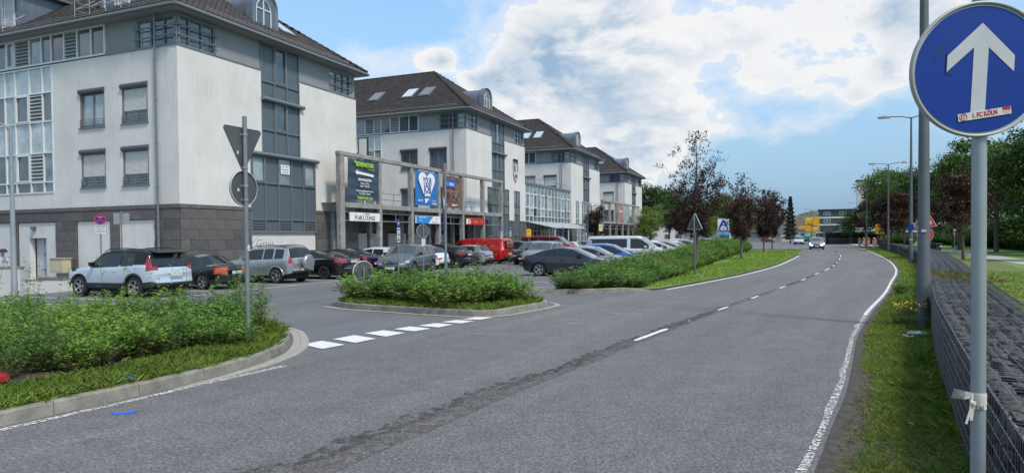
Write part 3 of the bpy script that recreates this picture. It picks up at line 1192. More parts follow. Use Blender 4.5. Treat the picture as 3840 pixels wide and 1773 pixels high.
def tile_slope(root, O, X, Y, poly_test, nx, ny, n_single=0, tag='roof_tiles'):
    """O origin at the eave, X unit along the eave, Y unit up the slope, N normal; poly_test(x,y) says if inside"""
    X, Y = Vector(X).normalized(), Vector(Y).normalized()
    N_ = X.cross(Y).normalized()
    O = Vector(O)
    base = np.array([v.co[:] for v in tile_mesh().vertices])
    fac = [tuple(p.vertices) for p in tile_mesh().polygons]
    F0 = np.array(fac)
    pos = []
    for j in range(ny):
        for i in range(nx):
            x, y = (i + .5) * .31, j * .345
            if poly_test(x, y + .17):
                pos.append((x, y))
    if not pos:
        return
    pos = np.array(pos)
    A = np.array([X[:], Y[:], N_[:]])
    sing = set()
    if n_single:
        sing = set(np.argsort(pos[:, 1] * 10 + pos[:, 0])[:n_single].tolist())
        mt = Matrix((( X.x, Y.x, N_.x), (X.y, Y.y, N_.y), (X.z, Y.z, N_.z))).to_4x4()
        for k in sing:
            o = link('roof_tile', tile_mesh(), root)
            q = O + X * float(pos[k, 0]) + Y * float(pos[k, 1])
            o.matrix_local = Matrix.Translation(q) @ mt
    keep = np.array([k for k in range(len(pos)) if k not in sing])
    P = pos[keep]
    n = len(P)
    V = np.empty((n, len(base), 3))
    V[:, :, 0] = base[None, :, 0] + P[:, None, 0] + NP.normal(size=(n, 1)) * .003
    V[:, :, 1] = base[None, :, 1] + P[:, None, 1] + NP.normal(size=(n, 1)) * .006
    V[:, :, 2] = base[None, :, 2] + NP.random((n, 1)) * .012
    V = V.reshape(-1, 3) @ A + np.array(O[:])
    F = (F0[None] + (np.arange(n) * len(base))[:, None, None]).reshape(-1, 4)
    me = npmesh(tag, V, F, M_TILE)
    link(tag, me, root, kind='stuff')


def block(k, dz, label, near):
    """one white wing: street front along x 0..13.6, depth along y"""
    LX, LY = 13.6, 20.0
    root = thing('apartment_building', label, 'building', S(22.7 + 29.42 * k, 25.8, 0), ANG, 'white wings of the long building along the car park')
    ZT, ZE = 10.8 + dz, 12.42 + dz       # top of white wall, eave
    # ---- core walls
    wl = MB()
    # openings are made by building the wall in pieces (front: column and corner windows, flank: windows)
    def wallR(a0, a1, z0, z1, mi=0):
        wl.box(a0, a1, 0, .3, z0, z1, mi)

    def wallL(a0, a1, z0, z1, mi=0):
        wl.box(0, .3, a0, a1, z0, z1, mi)
    lowx = (4.4, 9.5) if k == 0 else None
    cols = {0: [(4.4, 9.5, 0, 6.5)], }.get(k, [(4.4 if k > 1 else 4.2, 9.5 if k > 1 else 9.3, 0, 6.6), (10.6, 12.1, 0, 6.6)] if k == 1 else
                                          [(1.95, 3.45, 0, 6.6), (4.6, 9.6, 0, 6.6)])
    # street front below and above, cut by the openings
    cuts = sorted(cols)
    x = .3
    for (c0, c1, z0, z1) in cuts:
        wallR(x, c0, 3.6, 6.5 if k == 0 else 6.6)
        x = c1
    wallR(x, LX, 3.6, 6.5 if k == 0 else 6.6)
    zc = 6.5 if k == 0 else 6.6
    wallR(.3, 5.25, zc, ZT)
    wallR(8.25, LX, zc, ZT)
    # flank
    ys = [(1.9, 3.63), (4.8, 6.55)]
    rows = [(4.55, 6.41), (7.46 + dz, 9.35 + dz)]
    yl = 8.55
    segs = [(0, 1.9), (3.63, 4.8), (6.55, yl)]
    for a, b in segs:
        wallL(a, b, 3.6, ZT)
    for a, b in ys:
        wallL(a, b, 3.6, rows[0][0])
        wallL(a, b, rows[0][1], rows[1][0])
        wallL(a, b, rows[1][1], ZT)
    wallL(yl, 15, 3.6, 4.4)
    wallL(15, LY, 3.6, ZT)
    # far side and back
    wl.box(LX - .3, LX, .3, LY, 0, ZT)
    wl.box(.3, LX - .3, LY - .3, LY, 0, ZT)
    wl.build('wall', M_WHITE, root)
    # slim metal coping on the white wall
    for q in ((-.04, 5.2, -.04, .05), (8.3, LX + .04, -.04, .05), (-.04, .05, .05, 4.68)):
        MB().box(*q, ZT, ZT + .05).build('coping', M_FRAME, root)
    # ---- upper grey storey, set back 6 cm
    gy = MB()
    s = .06
    gy.box(2.25, 5.25, s, .3, ZT, ZE - .1)
    gy.box(8.25, 11.0, s, .3, ZT, ZE - .1)
    gy.box(s, .3, 2.58, 4.68, ZT, ZE - .1)
    gy.box(LX - .3, LX - s, 2.1, LY, ZT, ZE - .1)
    gy.box(s, .3, 14, LY, ZT, ZE - .1)
    gy.box(.3, LX - .3, LY - .3, LY - s, ZT, ZE - .1)
    gy.box(.31, LX - .31, .35, LY - .31, ZE - .14, ZE - .1)
    gy.box(11.0, 13.0, s, .3, ZT, ZT + .1)
    gy.box(13.05, LX - s, s, 2.1, ZT, ZT + .1)
    gy.build('grey_upper_wall', M_GREY, root)
    # dark core so one does not look through the corners
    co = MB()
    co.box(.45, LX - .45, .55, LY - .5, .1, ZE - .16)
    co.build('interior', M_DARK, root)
    # ---- corner window wrapping the near corner, with two horizontal bars
    zb, zt = ZT + .06, ZE - .28
    sh = (k > 0)
    for side, a1 in (('R', 2.22), ('L', 2.55)):
        g_ = grid_glazing(root, side, list(np.linspace(.03, a1, 4)), [(zb + .02, zt, 'ggg' if not sh else 'fgg')], 'corner_window', M_FRAME, d=.1, fw=.09)
    b = MB()
    for zz in (ZT + .48, ZT + .93):
        b.tube([(2.35, -.06, zz), (-.06, -.06, zz), (-.06, 2.68, zz)], .035, 6)
    for p in ((2.2, -.06), (-.06, -.06), (-.06, 2.55)):
        b.tube([(p[0], p[1], ZT + .05), (p[0], p[1], ZT + 1.15)], .02, 5)
    b.build('window_bar', M_FRAME, root)
    b = MB()
    b.box(0, 2.3, -.0, .25, zt, ZE - .1).box(0, .25, .25, 2.6, zt, ZE - .1)
    b.build('shutter_box', M_FRAME, root)
    # the same at the far corner
    grid_glazing(root, 'R', [11.02, 11.7, 12.4, 13.0], [(ZT + .1, ZE - .3, 'ggg')], 'corner_window', M_FRAME, d=.1, fw=.08)
    b = MB()
    for zz in (ZT + .5, ZT + .95):
        b.tube([(10.95, -.05, zz), (13.2, -.05, zz), (13.6 + .06, .3, zz), (13.66, 2.0, zz)], .035, 6)
    b.build('window_bar', M_FRAME, root)
    b = MB()
    b.box(13.0, LX - s, s, .3, ZT, ZE - .1).box(11.0, 13.0, s, .3, ZE - .3, ZE - .1)
    b.build('grey_pier', M_GREY, root)
    # ---- tall slate column on the street front
    x0, x1 = 5.27, 8.22
    xs = [x0, x0 + .98, x0 + 1.95, x1]
    rws = [(10.3 + dz, ZE - .12, 'pwp'), (9.4 + dz, 10.3 + dz, 'ppp'), (7.75 + dz, 9.3 + dz, 'pwp'), (6.5, 7.75 + dz, 'ppp')]
    grid_glazing(root, 'R', xs, rws, 'glazed_column', M_FRAME, d=.02, fw=.06)
    for (zz, a0, a1) in ((9.36 + dz, x0 - .05, x1 + .25), (6.42, 4.35, 9.65)) if k == 0 else ((9.36 + dz, x0 - .05, x1 + .25),):
        b = MB()
        b.tube([(a0, -.12, zz), (a1, -.12, zz)], .11, 12)
        b.box(a0 + .1, a1 - .1, -.1, .05, zz - .1, zz + .02)
        b.build('sunshade_tube', M_FRAME, root, auto=40)
    b = MB()
    b.tube([(x0, -.05, ZE - .12), (x1 + .1, -.05, ZE - .12)], .06, 8)
    b.build('sunshade_tube', M_FRAME, root, auto=40)
    # ---- lower glazing
    if k == 0:
        xs = [4.42, 5.44, 6.44, 7.46, 8.46, 9.48]
        grid_glazing(root, 'R', xs, [(4.92, 6.3, 'xpgpx'), (3.0, 4.92, 'ppppp'), (2.34, 3.0, 'vpvpv')], 'glazed_column', M_FRAME, d=.0, fw=.06)
        b = MB()
        b.box(4.4, 9.5, .05, .3, .0, 2.28)
        b.build('white_base_panel', M_WHITE2, root)
        b = MB()
        b.box(4.36, 9.54, -.05, .1, 2.28, 2.34)
        b.build('drip_ledge', M_FRAME, root)
        # a poster in the middle light
        b = MB()
        b.box(6.6, 7.3, -.03, -.012, 5.5, 6.0)
        po = b.build('poster', mat('poster_white', (.7, .7, .7), .6), root)
        for i, tx in enumerate(['Wir Suchen', 'Nachmieter', '02192 855']):
            text(tx, .11, po, (6.95, -.036, 5.9 - i * .15), m=mat('poster_ink', (.08, .12, .25), .6), ext=.001)
    else:
        for (c0, c1, z0, z1) in cols:
            n = max(2, round((c1 - c0) / .98))
            xs = list(np.linspace(c0 + .02, c1 - .02, n + 1))
            zg = 6.55
            grid_glazing(root, 'R', xs, [(5.05, zg, 'n' * n), (4.22, 5.05, 'n' * n), (2.1, 4.22, 'p' * n), (1.35, 2.1, 'g' * n), (0.02, 1.35, 'p' * n)],
                         'shop_glazing', M_FRAMEL if k > 1 else M_FRAME, d=.02, fw=.06)
    # ---- dark stone base
    zs1 = 3.6
    bl = []
    for (a, b_) in ([(.3, 4.4), (9.5, LX)] if k == 0 else
                    ([(.3, cols[0][0]), (cols[0][1], cols[1][0]), (cols[1][1], LX)] if True else [])):
        bl.append((a, b_, 0, .3, 0))
    bl += [(0, .3, p_, q_, 0) for p_, q_ in ((0, 1.6), (3.96, 4.56), (6.93, 8.5), (11.46, 12.05), (14.6, LY))]
    for a, b_ in ((1.6, 3.96), (4.56, 6.93), (8.5, 11.46), (12.05, 14.6)):
        bl.append((0, .3, a, b_, 2.9))
    for q in bl:
        MB().box(*q, zs1).build('base_wall', M_JOINT, root)
    for (a, b_) in ([(0, 4.4), (9.5, LX)] if k == 0 else [(0, cols[0][0]), (cols[0][1], cols[1][0]), (cols[1][1], LX)]):
        clad(root, 'R', a, b_, 0, 3.42)
    if near:
        for a, b_ in ((0, 1.6), (3.96, 4.56), (6.93, 8.5), (11.46, 12.05)):
            clad(root, 'L', a, b_, 0 if k == 0 else 2.2, 2.93)
        clad(root, 'L', 0, 14.6, 2.93, 3.42, 1.3)
    cp = MB()
    for (a, b_) in ([(-.07, 4.4), (9.5, LX + .05)] if k == 0 else [(-.07, cols[0][0]), (cols[0][1], cols[1][0]), (cols[1][1], LX + .05)]):
        cp.box(a, b_, -.07, .02, 3.42, 3.6)
    cp.box(-.07, .02, .02, 15, 3.42, 3.6)
    cp.build('stone_course', M_SLABS[0], root)
    # white infill panels on the flank
    if near:
        for a, b_ in ((1.6, 3.96), (4.56, 6.93), (12.05, 14.6)):
            b = MB()
            b.box(.03, .3, a, b_, 0, 2.9)
            b.build('white_base_panel', M_WHITE2, root)
    # ---- flank windows
    if near:
        spec = {(0, 0): .70, (0, 1): .70, (1, 0): .66, (1, 1): 0.} if k == 0 else {(0, 0): 0., (0, 1): 0., (1, 0): 0., (1, 1): 0.}
        if k == 2:
            spec = {(0, 0): 0., (0, 1): 0., (1, 0): .72, (1, 1): .9}
        if k == 3:
            spec = {(0, 0): 0., (0, 1): 0., (1, 0): .95, (1, 1): .9}
        for ri, (z0, z1) in enumerate(rows):
            for ci, (a, b_) in enumerate(ys):
                sv = spec[(ri, ci)]
                opening_window(root, 'L', a, b_, z0, z1, shutter=sv, curtain=(k == 0 and ri == 1 and ci == 1))
        # ---- glazed stair / winter garden on the flank
        ms = [4.70, 5.65, 6.64, 7.59, 8.56, 9.31, 10.25, 11.40, 12.1, 13.0, 14.0]
        grid_glazing(root, 'L', ms, [(ZT + .1, ZE - .14, 'gglggglwgg' if k == 0 else 'gglgglggwg')], 'winter_garden', M_FRAMEL, d=.0, fw=.075)
        ms2 = [8.58, 9.31, 10.32, 11.46, 12.28, 13.2, 14.2, 15.0]
        if k < 2:
            R5 = [(9.45 + dz, 10.75 + dz, 'fffffff'), (8.0 + dz, 9.45 + dz, 'glwcgwl'), (6.42 + dz * .5, 8.0 + dz, 'fffffff'),
                  (4.95, 6.42 + dz * .5, 'glwcgwl'), (4.42, 4.95, 'ggggggg')]
            grid_glazing(root, 'L', ms2, R5, 'winter_garden', M_FRAMEL, d=.0, fw=.07)
        else:
            b = MB()
            b.box(0, .3, yl, 15, 4.4, ZT)
            b.build('wall', M_WHITE, root)
    else:
        b = MB()
        b.box(0.0, .3, 1.9, 15, 3.6, ZT)
        b.build('wall', M_WHITE, root)
    # ---- rain pipe
    b = MB()
    b.tube([(-.22, 1.22, ZE + .12), (-.14, 1.22, ZE - .25), (-.13, 1.22, 4.0), (-.13, 1.22, .2)], .055, 8)
    for zz in (10.2, 8.4, 6.4, 4.4, 2.2):
        b.tube([(-.13, 1.22, zz - .03), (-.13, 1.22, zz + .03)], .075, 8)
    b.build('rain_pipe', M_FRAME, root, auto=40)
    # ---- roof: hip over the street front, ridge running back
    ov = .55
    E0 = ZE + .02
    hx = LX / 2
    run = hx + ov
    tanp = .715
    ZR = E0 + run * tanp
    rf = MB()
    a, b_, c, d = (-ov, -ov), (LX + ov, -ov), (LX + ov, LY + ov), (-ov, LY + ov)
    ap1, ap2 = (hx, -ov + run, ZR), (hx, LY, ZR)
    vs = [(*a, E0), (*b_, E0), (*c, E0), (*d, E0), ap1, ap2]
    rf.add(vs, [(0, 1, 4), (1, 2, 5, 4), (3, 0, 4, 5), (2, 3, 5)])
    rf.build('roof', mat('roof_felt', (.045, .038, .035), .9), root)
    so = MB()
    so.box(-ov + .02, LX + ov - .02, -ov + .02, LY + ov - .02, ZE - .1, ZE - .02)
    so.build('soffit', M_GREY, root)
    gt = MB()
    for pth in ([(-ov - .05, LY, E0 - .02), (-ov - .05, -ov - .05, E0 - .02), (LX + ov + .05, -ov - .05, E0 - .02), (LX + ov + .05, LY, E0 - .02)],):
        for i in range(3):
            p, q = Vector(pth[i]), Vector(pth[i + 1])
            gt.tube([p, q], .075, 8)
            gt.tube([p + Vector((0, 0, .07)), q + Vector((0, 0, .07))], .02, 5)
    gt.build('gutter', M_FRAME, root, auto=50)
    cs = 1 / math.sqrt(1 + tanp * tanp)
    sl = run / cs
    sy = tanp * cs
    # street slope
    tile_slope(root, (-ov, -ov, E0 + .02), (1, 0, 0), (0, cs, sy), lambda x, y: (y < sl - .1) and (x > y * cs) and (x < LX + 2 * ov - y * cs), 48, 32,
               120 if k == 0 else 0)
    LYT = LY + ov
    tile_slope(root, (-ov, LYT, E0 + .02), (0, -1, 0), (cs, 0, sy), lambda x, y: (y < sl - .05) and (x < LYT + ov - y * cs), 70, 32, 150 if k == 0 else 0)
    tile_slope(root, (LX + ov, -ov, E0 + .02), (0, 1, 0), (-cs, 0, sy), lambda x, y: (y < sl - .05) and (x > y * cs) and x < LYT, 70, 32)
    rd = MB()
    hip = [((-ov, -ov, E0 + .08), ap1), ((LX + ov, -ov, E0 + .08), ap1), (ap1, ap2)]
    for p, q in hip:
        p, q = Vector(p), Vector(q)
        n = int((q - p).length / .38)
        for i in range(n):
            s0, s1 = p.lerp(q, i / n), p.lerp(q, (i + 1.12) / n)
            rd.tube([s0 + Vector((0, 0, .05)), s1 + Vector((0, 0, .03))], [.115, .09], 6)
    rd.build('ridge_tiles', M_TILE, root, kind='stuff')
    # snow guard rail above the gutter
    b = MB()
    for off_, pts in ((0, [(-ov + .35, 13.5), (-ov + .35, .8)]),):
        z = E0 + .35 * tanp + .22
        b.tube([(pts[0][0], pts[0][1], z), (pts[1][0], pts[1][1], z)], .018, 5)
        b.tube([(pts[0][0], pts[0][1], z - .1), (pts[1][0], pts[1][1], z - .1)], .018, 5)
    b.tube([(1.5, -ov + .35, E0 + .47), (LX - 1, -ov + .35, E0 + .47)], .018, 5)
    b.tube([(1.5, -ov + .35, E0 + .37), (LX - 1, -ov + .35, E0 + .37)], .018, 5)
    b.build('snow_guard', M_STEEL, root)

    def zroofR(y):          # street slope height at depth y
        return E0 + (y + ov) * tanp

    def zroofL(x):
        return E0 + (x + ov) * tanp
    # ---- barrel dormer on the street slope
    dx0, dx1, dy = 5.9, 7.7, 1.15
    zb = zroofR(dy) - .05
    rr_ = (dx1 - dx0) / 2
    zc_ = zb + 1.0
    prof = [(dx0, zb)] + [((dx0 + dx1) / 2 - rr_ * math.cos(t), zc_ + rr_ * math.sin(t)) for t in np.linspace(0, PI, 13)] + [(dx1, zb)]
    b = MB()
    yb = 6.6
    n = len(prof)
    vs = [(x, dy, z) for x, z in prof] + [(x, yb, z) for x, z in prof]
    b.add(vs, [(i, i + 1, n + i + 1, n + i)[::-1] for i in range(n - 1)])
    # front with an arched window
    pi = [((dx0 + dx1) / 2 + (x - (dx0 + dx1) / 2) * .62, zb + .12 + (z - zb) * .74) for x, z in prof]
    vs = [(x, dy, z) for x, z in prof] + [(x, dy, z) for x, z in pi]
    b.add(vs, [(i, i + 1, n + i + 1, n + i) for i in range(n - 1)] + [(0, n, 2 * n - 1, n - 1)])
    vs = [(x, dy, z) for x, z in prof] + [(x + (.1 if x > hx else -.1) * 1, dy - .12, z + (.1 if z > zc_ else 0)) for x, z in prof]
    b.add(vs, [(i, i + 1, n + i + 1, n + i) for i in range(n - 1)])
    vs2 = [(x + (.1 if x > hx else -.1), dy - .12, z + (.1 if z > zc_ else 0)) for x, z in prof] + [(x + (.1 if x > hx else -.1), dy + .35, z + (.1 if z > zc_ else 0)) for x, z in prof]
    b.add(vs2, [(i, i + 1, n + i + 1, n + i) for i in range(n - 1)])
    for yy in np.arange(dy + .6, yb, .55):
        pts = [(x, yy, z) for x, z in prof]
        b.tube([Vector(p) + Vector((0, 0, .01)) for p in pts], .02, 4)
    dm = b.build('barrel_dormer', M_ZINC, root, auto=35)
    b = MB()
    b.add([(x, dy + .05, z) for x, z in pi], [tuple(range(n))])
    b.build('pane', M_GLASS, dm)
    b = MB()
    b.box(hx - .035, hx + .035, dy - .0, dy + .05, pi[0][1], zb + 1.7).box(pi[0][0], pi[-1][0], dy, dy + .05, zb + .95, zb + 1.01)
    b.tube([(x, dy + .02, z) for x, z in pi], .04, 5)
    b.build('dormer_frame', mat('white_frame', (.6, .62, .64), .5), dm)
    # ---- skylights on the flank slope, box dormers on the near block
    # skylight frame on the flank slope, the hinge side up
    if k in (0,):
        places = []
    elif k == 1:
        places = [(11.3, 2.65, 0), (7.6, 2.65, 1), (5.8, 2.65, 0)]
    elif k == 2:
        places = [(7.5, 2.7, 1), (5.8, 2.7, 1)]
    else:
        places = [(5.2, 2.3, 0)]
    mg = [mat('skylight_blind', (.16, .17, .19), .4, spec=.6), mat('skylight_glass', (.45, .55, .62), .05, spec=1., coat=1.)]
    for (yy, xx, kind) in places:
        b = MB()
        X, Y, Z = Vector((0, -1, 0)), Vector((cs, 0, sy)), Vector((-sy, 0, cs))
        O = Vector((xx - ov, yy, E0 + xx * tanp)) + Z * .06
        wv_, hv_ = .98, 1.62

        def bx(x0, x1, y0, y1, z0, z1, mi=0):
            c = [O + X * x + Y * y + Z * z for z in (z0, z1) for (x, y) in ((x0, y0), (x1, y0), (x1, y1), (x0, y1))]
            b.add(c, [(0, 3, 2, 1), (4, 5, 6, 7), (0, 1, 5, 4), (1, 2, 6, 5), (2, 3, 7, 6), (3, 0, 4, 7)], mi)
        bx(-.08, wv_ + .08, -.1, hv_ + .1, 0, .09)
        bx(0, wv_, 0, hv_, .09, .13, 1)
        b.build('skylight', [M_FRAME, mg[kind]], root)
    if k == 0:
        # skylight beside the barrel dormer
        b = MB()
        X, Y, Z = Vector((1, 0, 0)), Vector((0, cs, sy)), Vector((0, -sy, cs))
        O = Vector((8.4, 1.3, zroofR(1.3))) + Z * .06
        for (x0, x1, y0, y1, z0, z1, mi) in ((-.08, 1.08, -.1, 1.6, 0, .09, 0), (0, 1, 0, 1.5, .09, .13, 1)):
            c = [O + X * x + Y * y + Z * z for z in (z0, z1) for (x, y) in ((x0, y0), (x1, y0), (x1, y1), (x0, y1))]
            b.add(c, [(0, 3, 2, 1), (4, 5, 6, 7), (0, 1, 5, 4), (1, 2, 6, 5), (2, 3, 7, 6), (3, 0, 4, 7)], mi)
        b.build('skylight', [M_FRAME, mg[1]], root)
        for yd in (3.5, 12.2):
            box_dormer(root, yd, ov, E0, tanp)
    # box dormer on the far flank slope shows past the hip
    b = MB()
    xo = LX + .3
    b.box(LX - 1.6, LX + .2, 3.2, 6.0, E0 + .6, E0 + 1.5)
    b.box(LX - 1.8, LX + .75, 2.9, 6.3, E0 + 1.5, E0 + 1.62)
    b.build('box_dormer', M_ZINC, root)
    return root


def box_dormer(root, yd, ov, E0, tanp):
    b = MB()
    x0, x1 = .85, 5.4
    z0 = E0 + (x0 + ov) * tanp
    z1 = z0 + 1.85
    b.box(x0, x1, yd, yd + 2.6, z0 - .3, z1)
    for yy in np.arange(yd + .0, yd + 2.6, .43):
        b.box(x0 - .02, x1, yy - .012, yy + .012, z0 - .1, z1)
    for xx in np.arange(x0 + .3, x1, .45):
        b.box(xx - .012, xx + .012, yd - .025, yd, z0 - .3, z1)
    b.box(x0 - .5, x1, yd - .35, yd + 2.95, z1, z1 + .14)
    d = b.build('box_dormer', M_ZINC, root)
    w = MB()
    w.box(x0 - .05, x0 - .02, yd + .5, yd + 1.25, z0 + .0, z1 - .15)
    w.build('pane', mat('dormer_blind', (.42, .43, .45), .5), d)
    w = MB()
    w.box(x0 - .05, x0 - .02, yd + 1.45, yd + 2.2, z0 + .0, z1 - .15)
    w.build('pane', M_GLASS, d)
    w = MB()
    for a in (.5, 1.25, 1.45, 2.2):
        w.box(x0 - .08, x0 - .01, yd + a - .04, yd + a + .04, z0, z1 - .1)
    w.build('dormer_frame', mat('white_frame', (.6, .62, .64), .5), d)
    # escape balcony of steel tube in front of the dormer
    r = MB()
    xr = -.25
    zz = E0 + .35
    for h in (.35, .75, 1.15):
        r.tube([(x0, yd - .3, zz + h), (xr, yd - .3, zz + h), (xr, yd + 2.9, zz + h), (x0, yd + 2.9, zz + h)], .022, 5)
    for yy in (yd - .3, yd + .75, yd + 1.85, yd + 2.9):
        r.tube([(xr, yy, zz + .0), (xr, yy, zz + 1.15)], .022, 5)
        r.tube([(xr, yy, zz + .35), (x0, yy, zz + 1.15)], .018, 5)
        r.tube([(xr, yy, zz + .35), (x0 - .2, yy, zz + .05)], .018, 5)
    for yy in (yd - .3, yd + 2.9):
        r.tube([(xr, yy, zz + .35), (x0, yy, zz + .35)], .022, 5)
    r.build('escape_railing', M_STEEL, d)


BLDS = [block(0, 0., 'nearest white wing with slate column, shuttered windows and dark stone base at the left edge', True),
        block(1, .5, 'second white wing from the left with a black and white shield on its front', True),
        block(2, .5, 'third white wing, behind the glazed hall entrance', True),
        block(3, .1, 'farthest and smallest looking white wing beside the green trees', True)]

# service door, lamp and cabinet on the near wing
root = BLDS[0]
b = MB()
b.box(.03, .3, 8.5, 9.3, 0, 2.9).box(.03, .3, 10.6, 11.46, 0, 2.9).box(.03, .3, 9.3, 10.6, 2.12, 2.9)
b.build('white_base_panel', M_WHITE2, root)
b = MB()
b.box(.36, .40, 9.3, 10.6, .02, 2.12)
dr = b.build('door', mat('door_white', (.5, .51, .52), .6, stain=.3), root)
b = MB()
b.tube([(.33, 9.95, 1.05), (.30, 9.95, 1.05), (.30, 9.85, 1.05)], .012, 6)
b.build('handle', M_STEEL, dr)
b = MB()
b.box(.355, .36, 9.94, 9.955, .05, 2.1)
for zz in (.4, 1.2, 1.8):
    b.box(.34, .36, 9.93, 9.97, zz, zz + .12)
b.build('hinge', M_DARK, dr)
b = MB()
b.lathe([(0, -.13), (.09, -.13), (.11, -.05), (.11, .12), (0, .12)], 12, 'y', (-.02, 10.2, 2.62))
lm = thing('wall_lamp', 'small dark bulkhead lamp on the white wall above the service door', 'lamp', (0, 0, 0))
lm.matrix_world = BLDS[0].matrix_basis.copy()
lm.location, lm.rotation_euler = BLDS[0].location, BLDS[0].rotation_euler
b.build('lamp_body', mat('lamp_grey', (.08, .09, .10), .5), lm)
b = MB()
b.box(-.14, -.12, 10.1, 10.3, 2.53, 2.6)
b.build('lens', mat('lamp_lens', (.3, .3, .28), .2), lm)


def on_building(name, label, cat, k=0):
    t = thing(name, label, cat, BLDS[k].location, ANG)
    return t


cb = on_building('meter_cabinet', 'beige metal cabinet on a short post by the service door', 'cabinet')
b = MB()
b.bbox(-1.05, -.6, 6.55, 7.45, .42, 1.1, .01)
b.build('cabinet_body', mat('beige_paint', (.40, .36, .25), .6, stain=.4), cb)
b = MB()
b.bbox(-1.09, -.56, 6.5, 7.5, 1.1, 1.14, .01)
b.build('lid', mat('beige_lid', (.34, .30, .21), .6), cb)
b = MB()
b.box(-.95, -.7, 6.7, 7.0, 0, .42)
b.build('post', M_FRAME, cb)
b = MB()
b.box(-1.057, -1.05, 6.65, 7.35, .5, 1.02)
b.build('cabinet_door', mat('beige_door', (.44, .40, .28), .6, stain=.5), cb)
st = on_building('door_step', 'grey concrete step below the white service wall', 'step')
b = MB()
b.bbox(-.45, -.08, 8.3, 9.25, 0, .17, .015)
b.build('step', M_CONC, st)
# green graffiti on the white base panel
gr = on_building('graffiti', 'dark green sprayed word on the white panel behind the silver off-roader', 'graffiti')
text('Grün', .62, gr, (5.35, .045, 1.72), m=mat('graffiti_green', (.05, .10, .06), .7), name='sprayed_word', ext=.0015, bold=-.012, shear=.2)
# shield with a crest on the second wing, a generic heraldic shield in black and white
t = on_building('wall_shield', 'tall black and white heraldic shield on the second wing', 'emblem', 1)
sx, sz = 10.9, 8.55
out = [(-.62, .95), (.62, .95), (.62, .1), (.56, -.35), (.36, -.75), (0, -1.12), (-.36, -.75), (-.56, -.35), (-.62, .1)]
b = MB()
b.plate([(sx + x, sz + z) for x, z in out], -.09, -.03)
sb_ = b.build('shield_board', mat('shield_white', (.55, .56, .56), .6), t)
blk = mat('shield_black', (.02, .02, .022), .6)
b = MB()
n = len(out)
vs = [(sx + x, -.1, sz + z) for x, z in out] + [(sx + x * .9, -.1, sz + z * .93) for x, z in out]
b.add(vs, [(i, (i + 1) % n, n + (i + 1) % n, n + i) for i in range(n)])
for i in range(5):   # a battlement row
    x = sx - .55 + i * .235
    b.box(x, x + .14, -.12, -.03, sz + .95, sz + 1.2)
b.box(sx - .6, sx + .6, -.105, -.09, sz + .72, sz + .82)
b.plate([(sx - .4, sz + .6), (sx - .1, sz + .55), (sx - .2, sz + .3), (sx - .05, sz + .05), (sx - .38, sz + .0), (sx - .45, sz + .3)], -.105, -.09)
b.plate([(sx + .15, sz + .55), (sx + .4, sz + .6), (sx + .42, sz + .05), (sx + .28, sz + .02), (sx + .3, sz + .35)], -.105, -.09)
b.box(sx - .35, sx + .1, -.105, -.09, sz - .13, sz - .07)
b.tube([(sx + .25 * math.cos(a), -.1, sz - .5 + .17 * math.sin(a)) for a in np.linspace(0, 2 * PI, 14)], .03, 4)
b.tube([(sx + .13 * math.cos(a), -.1, sz - .5 + .07 * math.sin(a)) for a in np.linspace(0, 2 * PI, 10)], .02, 4)
b.build('crest_relief', blk, t)

# ------------------------------------------------------------------ low wings and concrete frames between the blocks
def low_wing(u0, u1, label):
    t = thing('shop_wing', label, 'building', S(u0, 25.8, 0), ANG, 'single storey shop wings between the white wings')
    L_ = u1 - u0
    b = MB()
    b.box(0, L_, 1.6, 12, 0, 3.65)
    b.build('wall', M_JOINT, t)
    z = 0
    row = 0
    pan = [(2.2, 4.7), (5.9, 8.3), (9.6, 11.9), (12.9, 14.6)]
    r_ = link('cladding', None, t)
    for z0, z1 in ((0, .49), (.49, .98), (.98, 1.47), (1.47, 1.96), (1.96, 2.45), (2.45, 2.94), (2.94, 3.43)):
        a = 0 if row % 2 else -.5
        while a < L_:
            b0, b1 = max(a, 0), min(a + 1.05, L_)
            c = (b0 + b1) / 2
            if not (z1 <= 2.5 and any(p < c < q for p, q in pan)) and b1 - b0 > .1:
                o = link('cladding_slab', slab(b1 - b0 - .014, .476, random.randrange(3)), r_)
                o.location = (c, 1.56, z0)
            a += 1.05
        row += 1
    for p, q in pan:
        b = MB()
        b.box(p, q, 1.5, 1.62, 0, 2.3)
        b.build('white_base_panel', M_WHITE2, t)
    b = MB()
    b.box(-.2, L_ + .2, -1.0, 12, 3.66, 3.9)
    b.build('roof_slab', M_CONCOLD, t)
    b = MB()
    b.box(0.1, L_ - .1, -.9, -.75, 3.9, 4.12)
    b.build('parapet', M_FRAME, t)
    b = MB()
    for zz in (4.9, 4.5):
        b.tube([(0, -.7, zz), (L_, -.7, zz)], .022, 5)
    for i in range(6):
        x = L_ * i / 5
        b.tube([(x, -.7, 3.9), (x, -.7, 4.9)], .022, 5)
    b.build('terrace_railing', M_FRAME, t)
    return t


low_wing(36.3, 52.12, 'dark stone shop wing with white panels behind the first concrete frame')
low_wing(95.15, 110.9, 'dark shop wing behind the far concrete frame')


